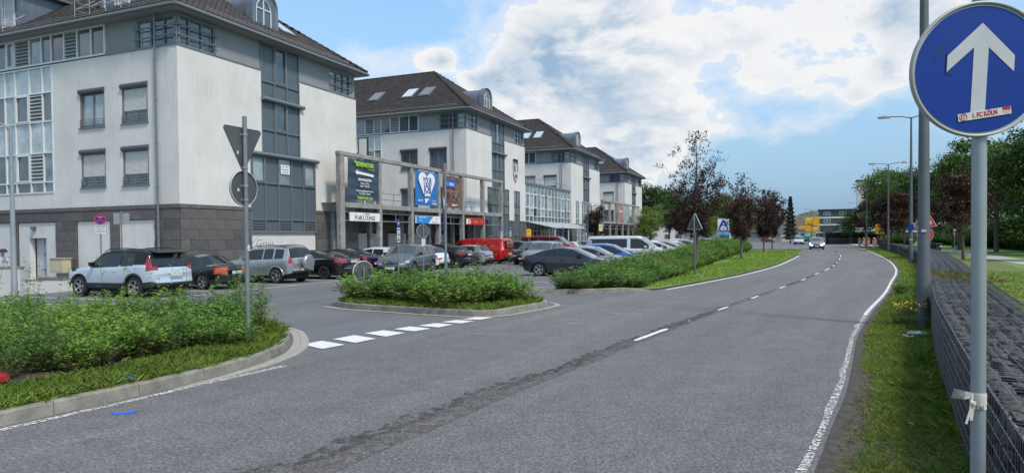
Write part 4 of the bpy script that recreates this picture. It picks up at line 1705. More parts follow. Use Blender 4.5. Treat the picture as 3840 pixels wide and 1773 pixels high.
def conc_frame(u0, label, n=6, L_=23.45):
    t = thing('concrete_frame', label, 'frame', S(u0, 24.5, 0), ANG)
    sp = L_ / n
    for i in range(n + 1):
        x = i * sp
        b = MB()
        b.bbox(x - .15 if i else -.28, x + .15, -.16, .16, 0, 6.83, .02)
        b.build('post', M_CONCOLD, t)
        if i < n:
            b = MB()
            b.bbox(x + .55, x + .85, 1.1, 1.35, 0, 3.6, .02)
            b.build('rear_post', M_CONCOLD, t)
    b = MB()
    b.bbox(-.30, L_ + .2, -.18, .18, 6.83, 7.06, .02)
    b.build('top_beam', M_CONCOLD, t)
    for i in range(n):
        x = i * sp
        b = MB()
        b.bbox(x + .152, x + sp - .152, -.20, .22, 3.8, 4.06, .02)
        b.build('cross_beam', M_CONCOLD, t)
        b = MB()
        for zz in (3.03, 3.53):
            b.tube([(x + .15, 0, zz), (x + sp - .15, 0, zz)], .03, 5)
        for xx in (.5,):
            b.tube([(x + sp * xx, 0, 3.03), (x + sp * xx, 0, 3.53)], .022, 5)
        b.build('sign_rail', M_STEEL, t)
    b = MB()
    b.box(-.2, L_, -.1, 1.4, 4.062, 4.10)
    b.build('cover_plate', M_STEEL, t)
    return t, sp


F1, SP = conc_frame(32.9, 'weathered concrete frame with banners between the first and second white wings')
F2, _ = conc_frame(91.8, 'far weathered concrete frame with three posters by the last white wing')


def canvas(u, z0, z1, w0, name, m, label, wrinkle=.03, seed=1):
    """cloth banner hung in a bay, gently wrinkled"""
    t = thing(name, label, 'banner', S(u, 24.5 - .17, 0), ANG)
    nx, nz = 28, 32
    rg = np.random.default_rng(seed)
    ph = rg.random(6) * 6
    xs = np.linspace(0, w0, nx)
    zs = np.linspace(z0, z1, nz)
    V = []
    for z in zs:
        for x in xs:
            fx, fz = x / w0, (z - z0) / (z1 - z0)
            y = wrinkle * (math.sin(fx * 5 + fz * 9 + ph[0]) * .5 + math.sin(fx * 13 - fz * 7 + ph[1]) * .25 + math.sin(fz * 23 + fx * 4 + ph[2]) * .25)
            edge = min(fx, 1 - fx) * 4
            V.append((x, -y * min(1, edge + .3), z))
    Fs = [(j * nx + i, j * nx + i + 1, (j + 1) * nx + i + 1, (j + 1) * nx + i) for j in range(nz - 1) for i in range(nx - 1)]
    me = npmesh('canvas', V, Fs, m, smooth=True)
    link('canvas', me, t)
    e = MB()
    for i in range(9):
        x = w0 * i / 8
        e.tube([(x, 0, z1), (x + .02, .12, z1 + .1)], .008, 4)
        e.tube([(x, 0, z0), (x + .02, .12, z0 - .06)], .008, 4)
    e.build('lacing', M_STEEL, t)
    return t


WH = mat('print_white', (.72, .73, .74), .6)
LIME = mat('print_lime', (.32, .55, .03), .6)
# banner 1, dark slate
t = canvas(33.32, 4.28, 6.74, 3.2, 'banner', mat('banner_slate', (.035, .055, .085), .55, var=.08, vs=1), 'dark slate banner with a white arrow and green lettering', .07, 3)
y = -.09
text('TIMEPARTNER', .37, t, (1.72, y, 6.42), m=LIME, bold=.012, sx=.72, ext=.004)
text('Working is better', .12, t, (2.35, y, 6.18), m=LIME, sx=.8, ext=.004)
b = MB()
b.plate([(.72, 6.30), (.92, 6.30), (.92, 6.44), (.84, 6.44), (.84, 6.58), (.72, 6.58)], y - .003, y + .003)
b.plate([(.56, 6.48), (.68, 6.48), (.68, 6.62), (.56, 6.62)], y - .003, y + .003)
b.build('logo_mark', LIME, t)
b = MB()
b.plate([(.62, 5.92), (.87, 6.09), (.87, 6.0), (2.55, 5.90), (2.55, 5.75), (.87, 5.84), (.87, 5.76)][::-1], y - .003, y + .003)
b.build('arrow', WH, t)
for s_, tx, zz, m_ in ((.21, 'ÖFFNUNGSZEITEN', 5.50, WH), (.17, 'Montag - Freitag', 5.30, WH), (.17, '08.30 - 17.00 Uhr', 5.12, WH),
                       (.17, 'hueckeswagen@timepartner.com', 4.84, WH), (.17, 'Tel.: 02192 - 9361312', 4.66, WH), (.23, 'TIMEPARTNER.COM', 4.39, LIME)):
    text(tx, s_, t, (1.6, y, zz), m=m_, bold=.006 if s_ > .2 else 0, sx=.78, ext=.003)
# banner 2, blue
t = canvas(41.05, 4.26, 6.66, 3.2, 'banner', mat('banner_blue', (.02, .15, .42), .5, var=.06, vs=1), 'bright blue banner with a white heart and the words YOUR JOB', .025, 5)
hp = [(0, -.95)] + [(-.0 - .52 - .5 * math.cos(a), .35 + .5 * math.sin(a)) for a in np.linspace(0.0, 2.6, 14)][::1]
L1 = [(-.52 - .52 * math.cos(a), .42 + .50 * math.sin(a)) for a in np.linspace(-.55, PI - .1, 16)]
heart = [(-.35, -.9)] + L1 + [(-x, z) for x, z in L1[::-1]] + [(.35, -.9)]
b = MB()
b.plate([(1.55 + x * 1.12, 5.75 + z * .92) for x, z in heart], -.06, -.054)
b.build('heart_print', WH, t)
BLUE = mat('print_blue', (.02, .09, .26), .6)
text('YOUR', .72, t, (1.6, -.068, 5.98), m=BLUE, bold=.02, sx=.62, ext=.003)
text('JOB', .86, t, (1.6, -.068, 5.40), m=BLUE, bold=.03, sx=.72, ext=.003)
b = MB()
b.plate([(1.1, 4.92), (2.0, 4.92), (2.0, 4.98), (1.1, 4.98)], -.06, -.054)
b.plate([(1.2, 4.75), (1.85, 4.75), (1.3, 4.38)], -.06, -.054)
b.build('print_mark', WH, t)
text('BAUTEC', .2, t, (.62, -.06, 4.58), m=WH, sx=.9, bold=.004)
text('02192 9038-0', .18, t, (2.6, -.06, 4.42), m=WH, sx=.62, bold=.004)
text('WIR SUCHEN', .11, t, (2.6, -.06, 4.62), m=WH, sx=.8)
text('BEWERBEN', .13, t, (1.55, -.06, 4.84), m=mat('print_pale_blue', (.2, .4, .65), .6), sx=.8)
# banner 3, dark photo print
m = mat('banner_photo', (.018, .018, .022), .45, col2=(.26, .14, .07), vs=.9)
t = canvas(44.95, 4.26, 6.66, 3.2, 'banner', m, 'dark photo banner with a blue box and a bicycle', .03, 8)
b = MB()
b.box(.12, 2.05, -.07, -.06, 5.78, 6.42)
b.build('blue_box', mat('print_royal', (.02, .09, .40), .5), t)
text('RAD', .30, t, (.62, -.08, 6.05), m=mat('print_sky', (.25, .45, .8), .5), sx=.7)
text('STATION', .30, t, (1.38, -.08, 6.02), m=WH, sx=.62, bold=.012)
text('25 Meter >>>', .24, t, (1.9, -.08, 4.46), m=WH, sx=.72, bold=.008)
b = MB()
b.box(.15, .8, -.07, -.062, 4.42, 4.55)
b.build('grey_bar', mat('print_grey', (.2, .2, .2), .6), t)
b = MB()
for cx, cz in ((1.65, 5.15), (2.5, 5.25)):
    b.tube([(cx + .36 * math.cos(a), -.07, cz + .36 * math.sin(a)) for a in np.linspace(0, 2 * PI, 20)], .02, 4)
b.tube([(1.65, -.07, 5.15), (1.95, -.07, 5.55), (2.35, -.07, 5.6), (2.05, -.07, 5.12), (1.65, -.07, 5.15)], .022, 4)
b.tube([(2.05, -.07, 5.12), (1.9, -.07, 5.68)], .02, 4)
b.tube([(2.5, -.07, 5.25), (2.3, -.07, 5.75), (2.45, -.07, 5.8)], .02, 4)
b.build('bicycle_print', mat('print_beige', (.32, .24, .17), .6), t)
# posters of the far frame
for (u, c1, c2, lb) in ((99.9, (.30, .06, .04), (.35, .32, .28), 'far poster with red and grey print'), (104.0, (.10, .25, .20), (.45, .45, .42), 'far poster with green swirls'),
                        (111.9, (.25, .27, .22), (.5, .5, .47), 'far pale poster at the end of the frame')):
    canvas(u, 4.25, 6.75, 3.4, 'banner', mat('poster_' + lb.split()[2] + lb.split()[-1], c1, .5, col2=c2, vs=1.4), lb, .02, int(u))


def sign_board(u, z0, z1, wd, m, label, txts=(), cat='sign', w=24.3, name='shop_sign'):
    t = thing(name, label, cat, S(u, w, 0), ANG)
    b = MB()
    b.bbox(0, wd, -.05, .06, z0, z1, .01)
    b.build('board', m, t)
    for tx, size, x, z, mm, sx in txts:
        text(tx, size, t, (x, -.055, z), m=mm, sx=sx, bold=.004 if size > .2 else 0, ext=.003)
    return t


INK = mat('print_black', (.015, .015, .017), .6)
t = sign_board(33.42, 3.0, 3.5, 3.1, mat('sign_white', (.72, .72, .70), .5), 'white shop sign with black serif lettering under the first banner',
               (('H', .50, .55, 3.22, INK, .7), ('AIR', .38, .97, 3.185, INK, .78), ('L', .50, 1.36, 3.22, INK, .75), ('OUNGE', .38, 2.03, 3.185, INK, .78)))
b = MB()
b.tube([(1.5, -.06, 3.47), (1.95, -.06, 3.40)], .01, 4)
b.tube([(1.5, -.06, 3.40), (1.95, -.06, 3.47)], .01, 4)
b.build('scissors_mark', INK, t)
t = sign_board(41.0, 2.98, 3.52, 3.5, mat('sign_white', (.72, .72, .70), .5), 'long white and blue shop sign under the blue banner', ())
b = MB()
b.plate([(.02, 2.99), (1.7, 2.99), (2.4, 3.51), (.02, 3.51)], -.06, -.052)
b.build('blue_field', mat('print_cyan', (.02, .22, .62), .5), t)
text('GEBÄUDESERVICE', .17, t, (.9, -.065, 3.40), m=WH, sx=.75)
text('Reinigung', .13, t, (.6, -.065, 3.2), m=WH, sx=.75)
b = MB()
b.box(2.2, 3.0, -.06, -.052, 3.07, 3.1)
b.build('black_bar', INK, t)
text('fb', .2, t, (2.95, -.06, 3.32), m=INK, sx=.8)
t = sign_board(48.82, 2.99, 3.52, 3.4, mat('sign_red', (.45, .015, .015), .5), 'red shop sign with yellow script lettering', (('Alle Sinne', .27, 1.75, 3.25, mat('print_amber', (.7, .3, .05), .6), .75),))
b = MB()
b.box(.0, .3, -.06, -.052, 3.05, 3.45)
b.build('white_field', WH, t)
b = MB()
b.tube([(.55 + .16 * math.cos(a), -.06, 3.25 + .18 * math.sin(a)) for a in np.linspace(0, 2 * PI, 14)], .035, 4)
b.build('round_mark', WH, t)
text('Restaurant', .18, t, (2.85, -.056, 3.25), m=mat('print_amber', (.7, .3, .05), .6), sx=.6)
# framed panel standing out from the edge of the first wing
t = thing('projecting_sign', 'narrow black framed white panel at the far edge of the nearest wing', 'sign', S(36.45, 25.1, 0), ANG)
b = MB()
b.box(0, .08, 0, .62, 6.95, 8.35)
b.build('board', mat('sign_pale', (.5, .52, .54), .4), t)
b = MB()
b.box(-.02, .1, -.05, 0, 6.9, 8.4).box(-.02, .1, .62, .67, 6.9, 8.4).box(-.02, .1, 0, .62, 8.35, 8.4).box(-.02, .1, 0, .62, 6.9, 6.95)
b.build('frame', INK, t)

# ------------------------------------------------------------------ glazed hall between wing two and three
t = thing('glazed_hall', 'glass fronted hall with pale frames and a glass canopy between the second and third wings', 'building', S(65.75, 25.8, 0), ANG)
L_ = 15.3
xs = list(np.linspace(0.03, L_ - .03, 14))
b = MB()
b.box(0, L_, .4, 12, 0, 7.45)
b.build('wall', M_DARK, t)
grid_glazing(t, 'R', xs, [(6.55, 7.5, 'n' * 13), (5.05, 6.55, 'wxwnxnxnnnwnw'), (4.17, 5.05, 'nxknxnwnnnwng'), (3.6, 4.17, 'p' * 13),
                          (2.6, 3.6, 'n' * 13), (0.02, 2.6, 'nggnwgngnnggn')], 'curtain_wall', M_FRAMEL, d=.02, fw=.06)
b = MB()
b.box(-.05, L_ + .05, -.12, .5, 7.53, 7.72)
b.build('roof_edge', M_FRAME, t)
b = MB()
b.box(0, L_, .5, 12, 7.45, 7.6)
b.build('roof', M_FRAME, t)
b = MB()
b.tube([(0, -.05, 8.25), (13.6, -.05, 8.25)], .025, 5)
for i in range(7):
    b.tube([(13.6 * i / 6, -.05, 7.7), (13.6 * i / 6, -.05, 8.25)], .022, 5)
b.build('terrace_railing', M_FRAME, t)
M_CAN = mat('canopy_glass', (.33, .42, .42), .12, spec=.9, coat=.6, col2=(.2, .28, .28), vs=2)
cn = MB()
n1, n2 = 14, 4
yo = -3.1
vs = []
for j in range(n2 + 1):
    for i in range(n1 + 1):
        vs.append((.3 + (L_ - .2) * i / n1, -.05 + (yo + .05) * j / n2, 3.55 - .68 * j / n2))
cn.add(vs, [(j * (n1 + 1) + i, j * (n1 + 1) + i + 1, (j + 1) * (n1 + 1) + i + 1, (j + 1) * (n1 + 1) + i) for j in range(n2) for i in range(n1)])
can = cn.build('canopy', M_CAN, t)
b = MB()
for i in range(n1 + 1):
    x = .3 + (L_ - .2) * i / n1
    b.tube([(x, -.05, 3.6), (x, yo, 2.92)], .035, 4)
for j in range(n2 + 1):
    b.tube([(.3, -.05 + (yo + .05) * j / n2, 3.6 - .68 * j / n2), (L_ + .1, -.05 + (yo + .05) * j / n2, 3.6 - .68 * j / n2)], .03, 4)
for x in (.8, 5.4, 10, 14.8):
    b.tube([(x, yo + .15, 2.9), (x, yo + .15, 0)], .05, 6)
b.build('canopy_frame', M_FRAMEL, can)

# ------------------------------------------------------------------ vehicles
def paintm(name, col, metal=.35, rough=.32):
    m = mat('paint_' + name, col, rough, metal=metal, coat=.9, spec=.5)
    return m


M_CGLASS = mat('car_glass', (.016, .021, .025), .05, spec=.55)
M_CGLASSL = mat('car_windscreen', (.05, .06, .065), .04, spec=.8, coat=.5)
M_TYRE = mat('tyre_rubber', (.018, .018, .019), .85, bump=.3, bs=40)
M_RIM = mat('alloy_rim', (.42, .43, .44), .35, metal=.8)
M_PLAST = mat('black_plastic', (.022, .023, .025), .6)
M_TAIL = mat('tail_light', (.27, .008, .008), .12, coat=1.)
M_TAILO = mat('tail_light_orange', (.48, .06, .012), .15, coat=1.)
M_HEAD = mat('headlight_glass', (.50, .54, .58), .08, coat=1., metal=.3)
M_CHROME = mat('chrome', (.6, .6, .62), .15, metal=1.)
M_PLATE = mat('number_plate', (.62, .62, .60), .5)
M_PLB = mat('plate_blue', (.02, .06, .4), .5)
M_ROOFB = mat('paint_black_roof', (.010, .010, .012), .38, spec=.3)
M_ON = mat('lit_headlight', (1., .97, .9), .2, emit=6.)


def interp(pts):
    xs = [p[0] for p in pts]
    ys = [p[1] for p in pts]
    return lambda x: float(np.interp(x, xs, ys))


_wheels = {}


def wheel_meshes(r, wd, spokes=5, rim=M_RIM):
    key = (round(r, 2), spokes, rim.name)
    if key not in _wheels:
        b = MB()
        ri = r * .66
        b.lathe([(ri, -wd / 2), (r * .93, -wd / 2), (r, -wd / 2 + .03), (r, wd / 2 - .03), (r * .93, wd / 2), (ri, wd / 2), (ri, -wd / 2)], 28, 'y')
        ty = b.mesh('tyre', M_TYRE, True)
        sharp_by_angle(ty, 40)
        b = MB()
        b.lathe([(ri, -wd / 2 + .005), (ri * .9, -wd / 2 + .02), (ri * .88, wd * .1), (0, wd * .1)], 28, 'y', mi=1)
        b.lathe([(ri + .004, -wd / 2 - .004), (ri * .9, -wd / 2 + .002), (ri * .9, -wd / 2 + .03)], 28, 'y')
        b.lathe([(0, -wd / 2 + .012), (ri * .2, -wd / 2 + .014), (ri * .22, -wd / 2 + .06)], 12, 'y')
        for i in range(spokes):
            a = 2 * PI * i / spokes
            for s in ((-.10, .10),):
                p = []
                for rr, hw in ((ri * .12, ri * .13), (ri * .55, ri * .12), (ri * .92, ri * .19)):
                    for sg in (-1, 1):
                        p.append((rr * math.cos(a) - sg * hw * math.sin(a), -wd / 2 + .02 + (.012 if rr < ri * .3 else 0), rr * math.sin(a) + sg * hw * math.cos(a)))
                b.add(p, [(0, 1, 3, 2), (2, 3, 5, 4)])
                b.add([(x, y + .05, z) for x, y, z in p] + p, [(0, 2, 8, 6), (2, 4, 10, 8), (1, 7, 9, 3), (3, 9, 11, 5)])
        rm = b.mesh('rim', [rim, M_DARK])
        _wheels[key] = (ty, rm)
    return _wheels[key]


def make_car(name, label, u, w, head, spec, paint, loc=None, rz=None, cat='car', roof=None, tail=None, lights='off', group='cars parked in the car park', extra=None, cheap=False):
    """spec keys: L length, W width, H height, top [(x,z)...] silhouette from nose (x=+L/2) to tail, belt [(x,z)], win [(x0,x1)...] side lights,
    ws (x0,x1) windscreen, rw (x0,x1) rear window, r wheel radius, wb wheel xs (front, rear)"""
    if loc is None:
        p = S(u, w)
        # heading 'in' = nose toward the building (+w), 'out' = nose toward the road (-w), 'on' = -u, 'up' = +u
        rz = {'in': ANG + PI / 2, 'out': ANG - PI / 2, 'on': ANG + PI, 'up': ANG}[head] if isinstance(head, str) else head
        loc = (p.x, p.y, 0)
    t = thing(name, label, cat, loc, rz, group)
    L_, Wd = spec['L'], spec['W'] / 2
    xf, xr = L_ / 2, -L_ / 2
    top, belt = interp(sorted(spec['top'])), interp(sorted(spec['belt']))
    sill = spec.get('sill', .22)
    rw_, (wf, wr_) = spec['r'], spec['wb']
    tumb = spec.get('tumble', .30)
    # stations
    K = 1 if cheap else 3
    st = set(np.linspace(xr, xf, 30 if cheap else 84).tolist())
    for x_, z_ in spec['top']:
        st.add(x_)
    for xw in (wf, wr_):
        for a in np.linspace(-1, 1, 9 if cheap else 15):
            st.add(xw + (rw_ + .07) * math.sin(a * PI / 2))
    for a, b in spec['win']:
        st.add(a)
        st.add(b)
    for a in (spec['ws'], spec['rw']):
        st.add(a[0])
        st.add(a[1])
    st = sorted(x for x in st if xr - 1e-6 <= x <= xf + 1e-6)
    s2 = [st[0]]
    for x in st[1:]:
        if x - s2[-1] > .018:
            s2.append(x)
    st = s2
    nx = len(st)
    fr = [0, .25, .5, .75, .93, 1.0]
    rings = []
    def hw(x):
        e = min(xf - x, x - xr)
        c = spec.get('round', .55)
        f = 1 - .20 * max(0, 1 - e / c) ** 2.2
        return Wd * f
    NR = 15
    G = np.zeros((nx, NR, 3))
    for i, x in enumerate(st):
        zt = top(x)
        zb = min(belt(x), zt - .035)
        w_ = hw(x)
        zl = sill
        e = min(xf - x, x - xr)
        zl += .10 * max(0, 1 - e / .5)
        for xw in (wf, wr_):
            dx = abs(x - xw)
            ra = rw_ + .065
            if dx < ra:
                zl = max(zl, rw_ - .02 + math.sqrt(ra * ra - dx * dx))
        zl = min(zl, zb - .06)
        pts = []
        for k_, f in enumerate(fr):
            z = zl + (zb - zl) * f
            fz = (z - sill) / max(.1, zb - sill)
            yy = w_ * (.955 + .045 * math.sin(min(1, max(0, fz)) * PI * .8 + .25))
            if f == 1.0:
                yy = w_ * .955
            pts.append((yy, z))
        g_ = zt - zb
        gh = max(.0, min(1, (g_ - .05) / .3))
        arch = .045 + .02 * gh
        zr = zt - min(arch, g_ * .5)
        yrail = w_ * .955 - tumb * max(0, g_ - .05) - .02
        for f in (.08, .5, .86, 1.0):
            z = zb + (zr - zb) * f
            y_ = (w_ * .945) + (yrail - w_ * .945) * f
            pts.append((y_, z))
        for f in (.93, .72, .48, .24, 0):
            y_ = yrail * f
            z = zr + (zt - zr) * (1 - (f) ** 2.2)
            pts.append((y_, z))
        for k_ in range(NR):
            G[i, k_] = (x, pts[k_][0], pts[k_][1])
    if K > 1:
        # finer rings by a smooth curve through the rings
        G2 = []
        for k_ in range(NR - 1):
            p0, p1, p2, p3 = G[:, max(0, k_ - 1)], G[:, k_], G[:, k_ + 1], G[:, min(NR - 1, k_ + 2)]
            if k_ in (4, 5, 6):
                p0, p3 = 2 * p1 - p2, 2 * p2 - p1
            for q in range(K):
                t_ = q / K
                G2.append(.5 * (2 * p1 + (p2 - p0) * t_ + (2 * p0 - 5 * p1 + 4 * p2 - p3) * t_ ** 2 + (3 * p1 - p0 - 3 * p2 + p3) * t_ ** 3))
        G2.append(G[:, NR - 1])
        G = np.stack(G2, 1)
        NR = G.shape[1]
    # bulge nose and tail
    for i, x in enumerate(st):
        for k_ in range(NR):
            e = xf - x
            if e < .35:
                G[i, k_, 0] -= .16 * (1 - e / .35) * (G[i, k_, 1] / Wd) ** 2
            e = x - xr
            if e < .25:
                G[i, k_, 0] += .10 * (1 - e / .25) * (G[i, k_, 1] / Wd) ** 2
    # full grid, left (+y) then mirrored right
    left = G
    right = G[:, ::-1][:, 1:].copy()
    right[:, :, 1] *= -1
    full = np.concatenate([left, right], 1)
    NC = full.shape[1]
    V = full.reshape(-1, 3)
    faces = []
    cls = []
    def inside(x, rng_):
        return rng_[0] - 1e-4 <= x <= rng_[1] + 1e-4
    doorx = spec.get('doors', ())
    for i in range(nx - 1):
        xm = (st[i] + st[i + 1]) / 2
        for k_ in range(NC - 1):
            r0 = (k_ if k_ < NR - 1 else NC - 2 - k_) // K
            f = (i * NC + k_, i * NC + k_ + 1, (i + 1) * NC + k_ + 1, (i + 1) * NC + k_)
            faces.append(f)
            c = 'body'
            gth = top(xm) - min(belt(xm), top(xm) - .035)
            zmid = V[list(f), 2].mean()
            if 6 <= r0 <= 7 and gth > .10:
                for a, b in spec['win']:
                    if inside(xm, (a, b)):
                        c = 'side_window'
            if r0 == 5 and gth > .1 and any(inside(xm, q) for q in spec['win']):
                c = 'trim'
            if r0 >= 9 and inside(xm, spec['ws']):
                c = 'windscreen'
            if r0 >= 9 and inside(xm, spec['rw']):
                c = 'rear_window'
            if c == 'body' and roof is not None and r0 >= 8 and spec['rw'][0] - .02 <= xm <= spec['ws'][1] + .02:
                c = 'roof'
            if c == 'body' and roof is not None and r0 in (6, 7, 8) and gth > .2:
                c = 'roof'
            if c == 'body' and r0 == 0 and spec.get('clad', False):
                c = 'cladding'
            if c == 'body':
                for di, (a, b) in enumerate(doorx):
                    if inside(xm, (a, b)) and r0 <= 5 and not (c == 'cladding'):
                        c = 'door%d%s' % (di, 'l' if k_ < NR else 'r')
            if tail and c in ('body', 'roof') and tail(V[list(f)].mean(0)):
                c = 'tail'
            if c == 'body' and 3 <= r0 <= 4 and xf - xm < spec.get('hl', .32):
                c = 'head'
            if c == 'body' and not tail and 3 <= r0 <= 4 and xm - xr < spec.get('tl', .22):
                c = 'tail'
            cls.append(c)
    # end caps: strips joining left and right
    NB = 10 if cheap else 24
    Vc = [V]
    base = len(V)
    for end, i in ((1, nx - 1), (-1, 0)):
        row = full[i]
        ks = list(range(0, NR))
        grid = np.zeros((len(ks), NB + 1, 3))
        for a, k_ in enumerate(ks):
            l_, r_ = row[k_], row[NC - 1 - k_]
            for j in range(NB + 1):
                f = j / NB
                p = l_ * (1 - f) + r_ * f
                q = 1 - (2 * f - 1) ** 2
                edge = abs(l_[1]) / Wd
                p[0] += end * q * (.10 if end > 0 else .06) * edge
                # a modest swell at bumper height
                p[0] += end * .05 * math.exp(-((p[2] - .5) / .12) ** 2) * (1 if k_ < 5 * K else 0) * (.4 + .6 * q)
                grid[a, j] = p
        o = base
        Vc.append(grid.reshape(-1, 3))
        base += grid.shape[0] * (NB + 1)
        zbt = row[5][2]
        for a_ in range(len(ks) - 1):
            a = a_ // K
            for j in range(NB):
                f = (o + a_ * (NB + 1) + j, o + a_ * (NB + 1) + j + 1, o + (a_ + 1) * (NB + 1) + j + 1, o + (a_ + 1) * (NB + 1) + j)
                faces.append(f if end < 0 else f[::-1])
                c = 'body'
                outer = j < NB * .2 or j >= NB * .8
                if end > 0:
                    if a in (3, 4) and outer:
                        c = 'head'
                    elif a in (3,) and not outer:
                        c = 'grille'
                    elif a == 1 and NB * .2 <= j < NB * .8:
                        c = 'grille'
                    elif a == 0:
                        c = 'cladding'
                else:
                    z = grid[a_:a_ + 2, j:j + 2, 2].mean()
                    if tail:
                        if tail(grid[a_:a_ + 2, j:j + 2].reshape(-1, 3).mean(0)):
                            c = 'tail'
                    elif a in (3, 4) and outer:
                        c = 'tail'
                    if a == 0:
                        c = 'cladding' if spec.get('clad') or True else 'body'
                    if spec.get('caprear') and a >= 5 and c == 'body' and 1 <= j < NB - 1 and a < 9:
                        c = 'rear_window'
                cls.append(c)
    V = np.concatenate(Vc, 0)
    faces = np.array(faces)
    cls = np.array(cls)
    # smooth normals of the shell, shared by the pieces
    a = V[faces[:, 1]] - V[faces[:, 0]]
    b = V[faces[:, 3]] - V[faces[:, 0]]
    a2 = V[faces[:, 2]] - V[faces[:, 0]]
    fn = np.cross(a2, b) + np.cross(a, a2)
    VN = np.zeros_like(V)
    for j in range(4):
        np.add.at(VN, faces[:, j], fn)
    # merge cap rim normals not needed: caps meet the shell at a corner
    VN /= (np.linalg.norm(VN, axis=1, keepdims=True) + 1e-9)
    flip = -1 if (VN[:, 2] * (V[:, 2] > spec['H'] * .9)).sum() < 0 else 1
    if flip < 0:
        faces = faces[:, ::-1].copy()
        VN = -VN
    mats = {'body': paint, 'side_window': M_CGLASS, 'windscreen': M_CGLASSL, 'rear_window': M_CGLASS, 'trim': spec.get('trim', M_PLAST), 'roof': roof or paint,
            'cladding': M_PLAST, 'head': M_ON if lights == 'on' else M_HEAD, 'tail': spec.get('tailm', M_TAIL), 'grille': M_PLAST}
    names = {'head': 'headlight', 'trim': 'window_trim', 'tail': 'tail_light'}

    def piece(nm, sel, m, parent, push=0.):
        fi = faces[sel]
        if len(fi) == 0:
            return None
        ids, inv = np.unique(fi, return_inverse=True)
        P = V[ids] + VN[ids] * push
        me = npmesh(nm, P, inv.reshape(fi.shape), m, smooth=True)
        if len(me.polygons) == len(fi) and len(me.vertices) == len(ids):
            me.normals_split_custom_set_from_vertices(VN[ids].tolist())
        return link(nm, me, parent)
    body = None
    for c in ['body', 'roof', 'cladding', 'windscreen', 'rear_window', 'grille']:
        if (cls == c).any():
            o = piece(names.get(c, c), cls == c, mats[c], t)
            if c == 'body':
                body = o
    cen = V[faces].mean(1)
    for c in ['side_window', 'trim', 'head', 'tail']:
        for sg in (1, -1):
            sel = (cls == c) & (np.sign(cen[:, 1]) == sg)
            if sel.any():
                piece(names.get(c, c), sel, mats[c], t, .004 if c in ('head', 'tail') else 0)
    for c in sorted(set(cls)):
        if c.startswith('door'):
            d = piece('door', cls == c, paint, t, .006)
            di = int(c[4])
            a_, b_ = doorx[di]
            sg = 1 if c[5] == 'l' else -1
            h = MB()
            zb = belt((a_ + b_) / 2)
            h.bbox(a_ + .10, a_ + .30, min(sg * (Wd * .985), sg * (Wd * 1.015)), max(sg * (Wd * .985), sg * (Wd * 1.015)), zb - .15, zb - .115, .008)
            h.build('door_handle', paint if not spec.get('chromeh') else M_CHROME, d)
    # underbody
    b = MB()
    b.box(xr + .35, xf - .4, -Wd * .80, Wd * .80, .17, belt(0) - .12)
    b.build('underbody', M_DARK, t)
    ty, rm = wheel_meshes(rw_, .23, spec.get('spokes', 5), spec.get('rim', M_RIM))
    for xw in (wf, wr_):
        for sg in (1, -1):
            wo = link('wheel', ty, t, (xw, sg * (Wd - .125), rw_), 0 if sg < 0 else PI)
            link('rim', rm, wo)
    # mirrors
    xm = spec['ws'][1] - (.62 if 'mir' not in spec else spec['mir']) + .45
    xm = spec.get('mirx', spec['ws'][0] + (spec['ws'][1] - spec['ws'][0]) * .35)
    for sg in (1, -1):
        b = MB()
        y0 = Wd * .93
        zb = belt(xm) + .06
        b.tube([(xm, sg * (y0 - .02), zb), (xm, sg * (y0 + .08), zb + .03)], .025, 5)
        vs = [(xm + .07, sg * (y0 + .04), zb - .02), (xm + .05, sg * (y0 + .22), zb + .0), (xm + .05, sg * (y0 + .23), zb + .13), (xm + .08, sg * (y0 + .05), zb + .14),
              (xm - .06, sg * (y0 + .05), zb - .01), (xm - .06, sg * (y0 + .235), zb + .005), (xm - .06, sg * (y0 + .235), zb + .13), (xm - .06, sg * (y0 + .05), zb + .145)]
        b.add(vs, [(0, 1, 2, 3), (7, 6, 5, 4), (0, 4, 5, 1), (1, 5, 6, 2), (2, 6, 7, 3), (3, 7, 4, 0)])
        b.build('mirror', roof if (roof and spec.get('mirb')) else spec.get('mirm', paint), t)
    # plates
    for sg, x in ((1, xf), (-1, xr)):
        zp = spec.get('zp', (.40, .75))[0 if sg > 0 else 1]
        xx = (x + sg * .105) if sg > 0 else (x + sg * spec.get('pd', .10))
        b = MB()
        b.box(min(xx, xx + sg * .012), max(xx, xx + sg * .012), -.26, .26, zp - .055, zp + .055)
        pl = b.build('number_plate', M_PLATE, t)
        b = MB()
        ys_ = (.225, .26) if sg > 0 else (-.26, -.225)
        b.box(min(xx, xx + sg * .015), max(xx, xx + sg * .015), ys_[0] if sg < 0 else -.26, ys_[1] if sg < 0 else -.225, zp - .05, zp + .05)
        b.build('plate_band', M_PLB, pl)
        if not cheap:
            text('GM TK 22', .075, pl, (xx + sg * .013, 0, zp), (PI / 2, 0, PI / 2 if sg > 0 else -PI / 2), m=INK, ext=.001, name='plate_lettering')
    if spec.get('rails'):
        for sg in (1, -1):
            b = MB()
            x0, x1 = spec['rw'][1] + .1, spec['ws'][0] - .05
            yy = sg * (Wd * .955 - tumb * (spec['H'] - belt(0)) - .0)
            pts = []
            for f in np.linspace(0, 1, 9):
                x = x0 + (x1 - x0) * f
                pts.append((x, yy, top(x) - .035 + .055 * min(1, min(f, 1 - f) * 8)))
            b.tube(pts, .018, 6)
            b.build('roof_rail', spec.get('railm', M_PLAST), t, smooth=True)
    if extra:
        extra(t, spec)
    return t


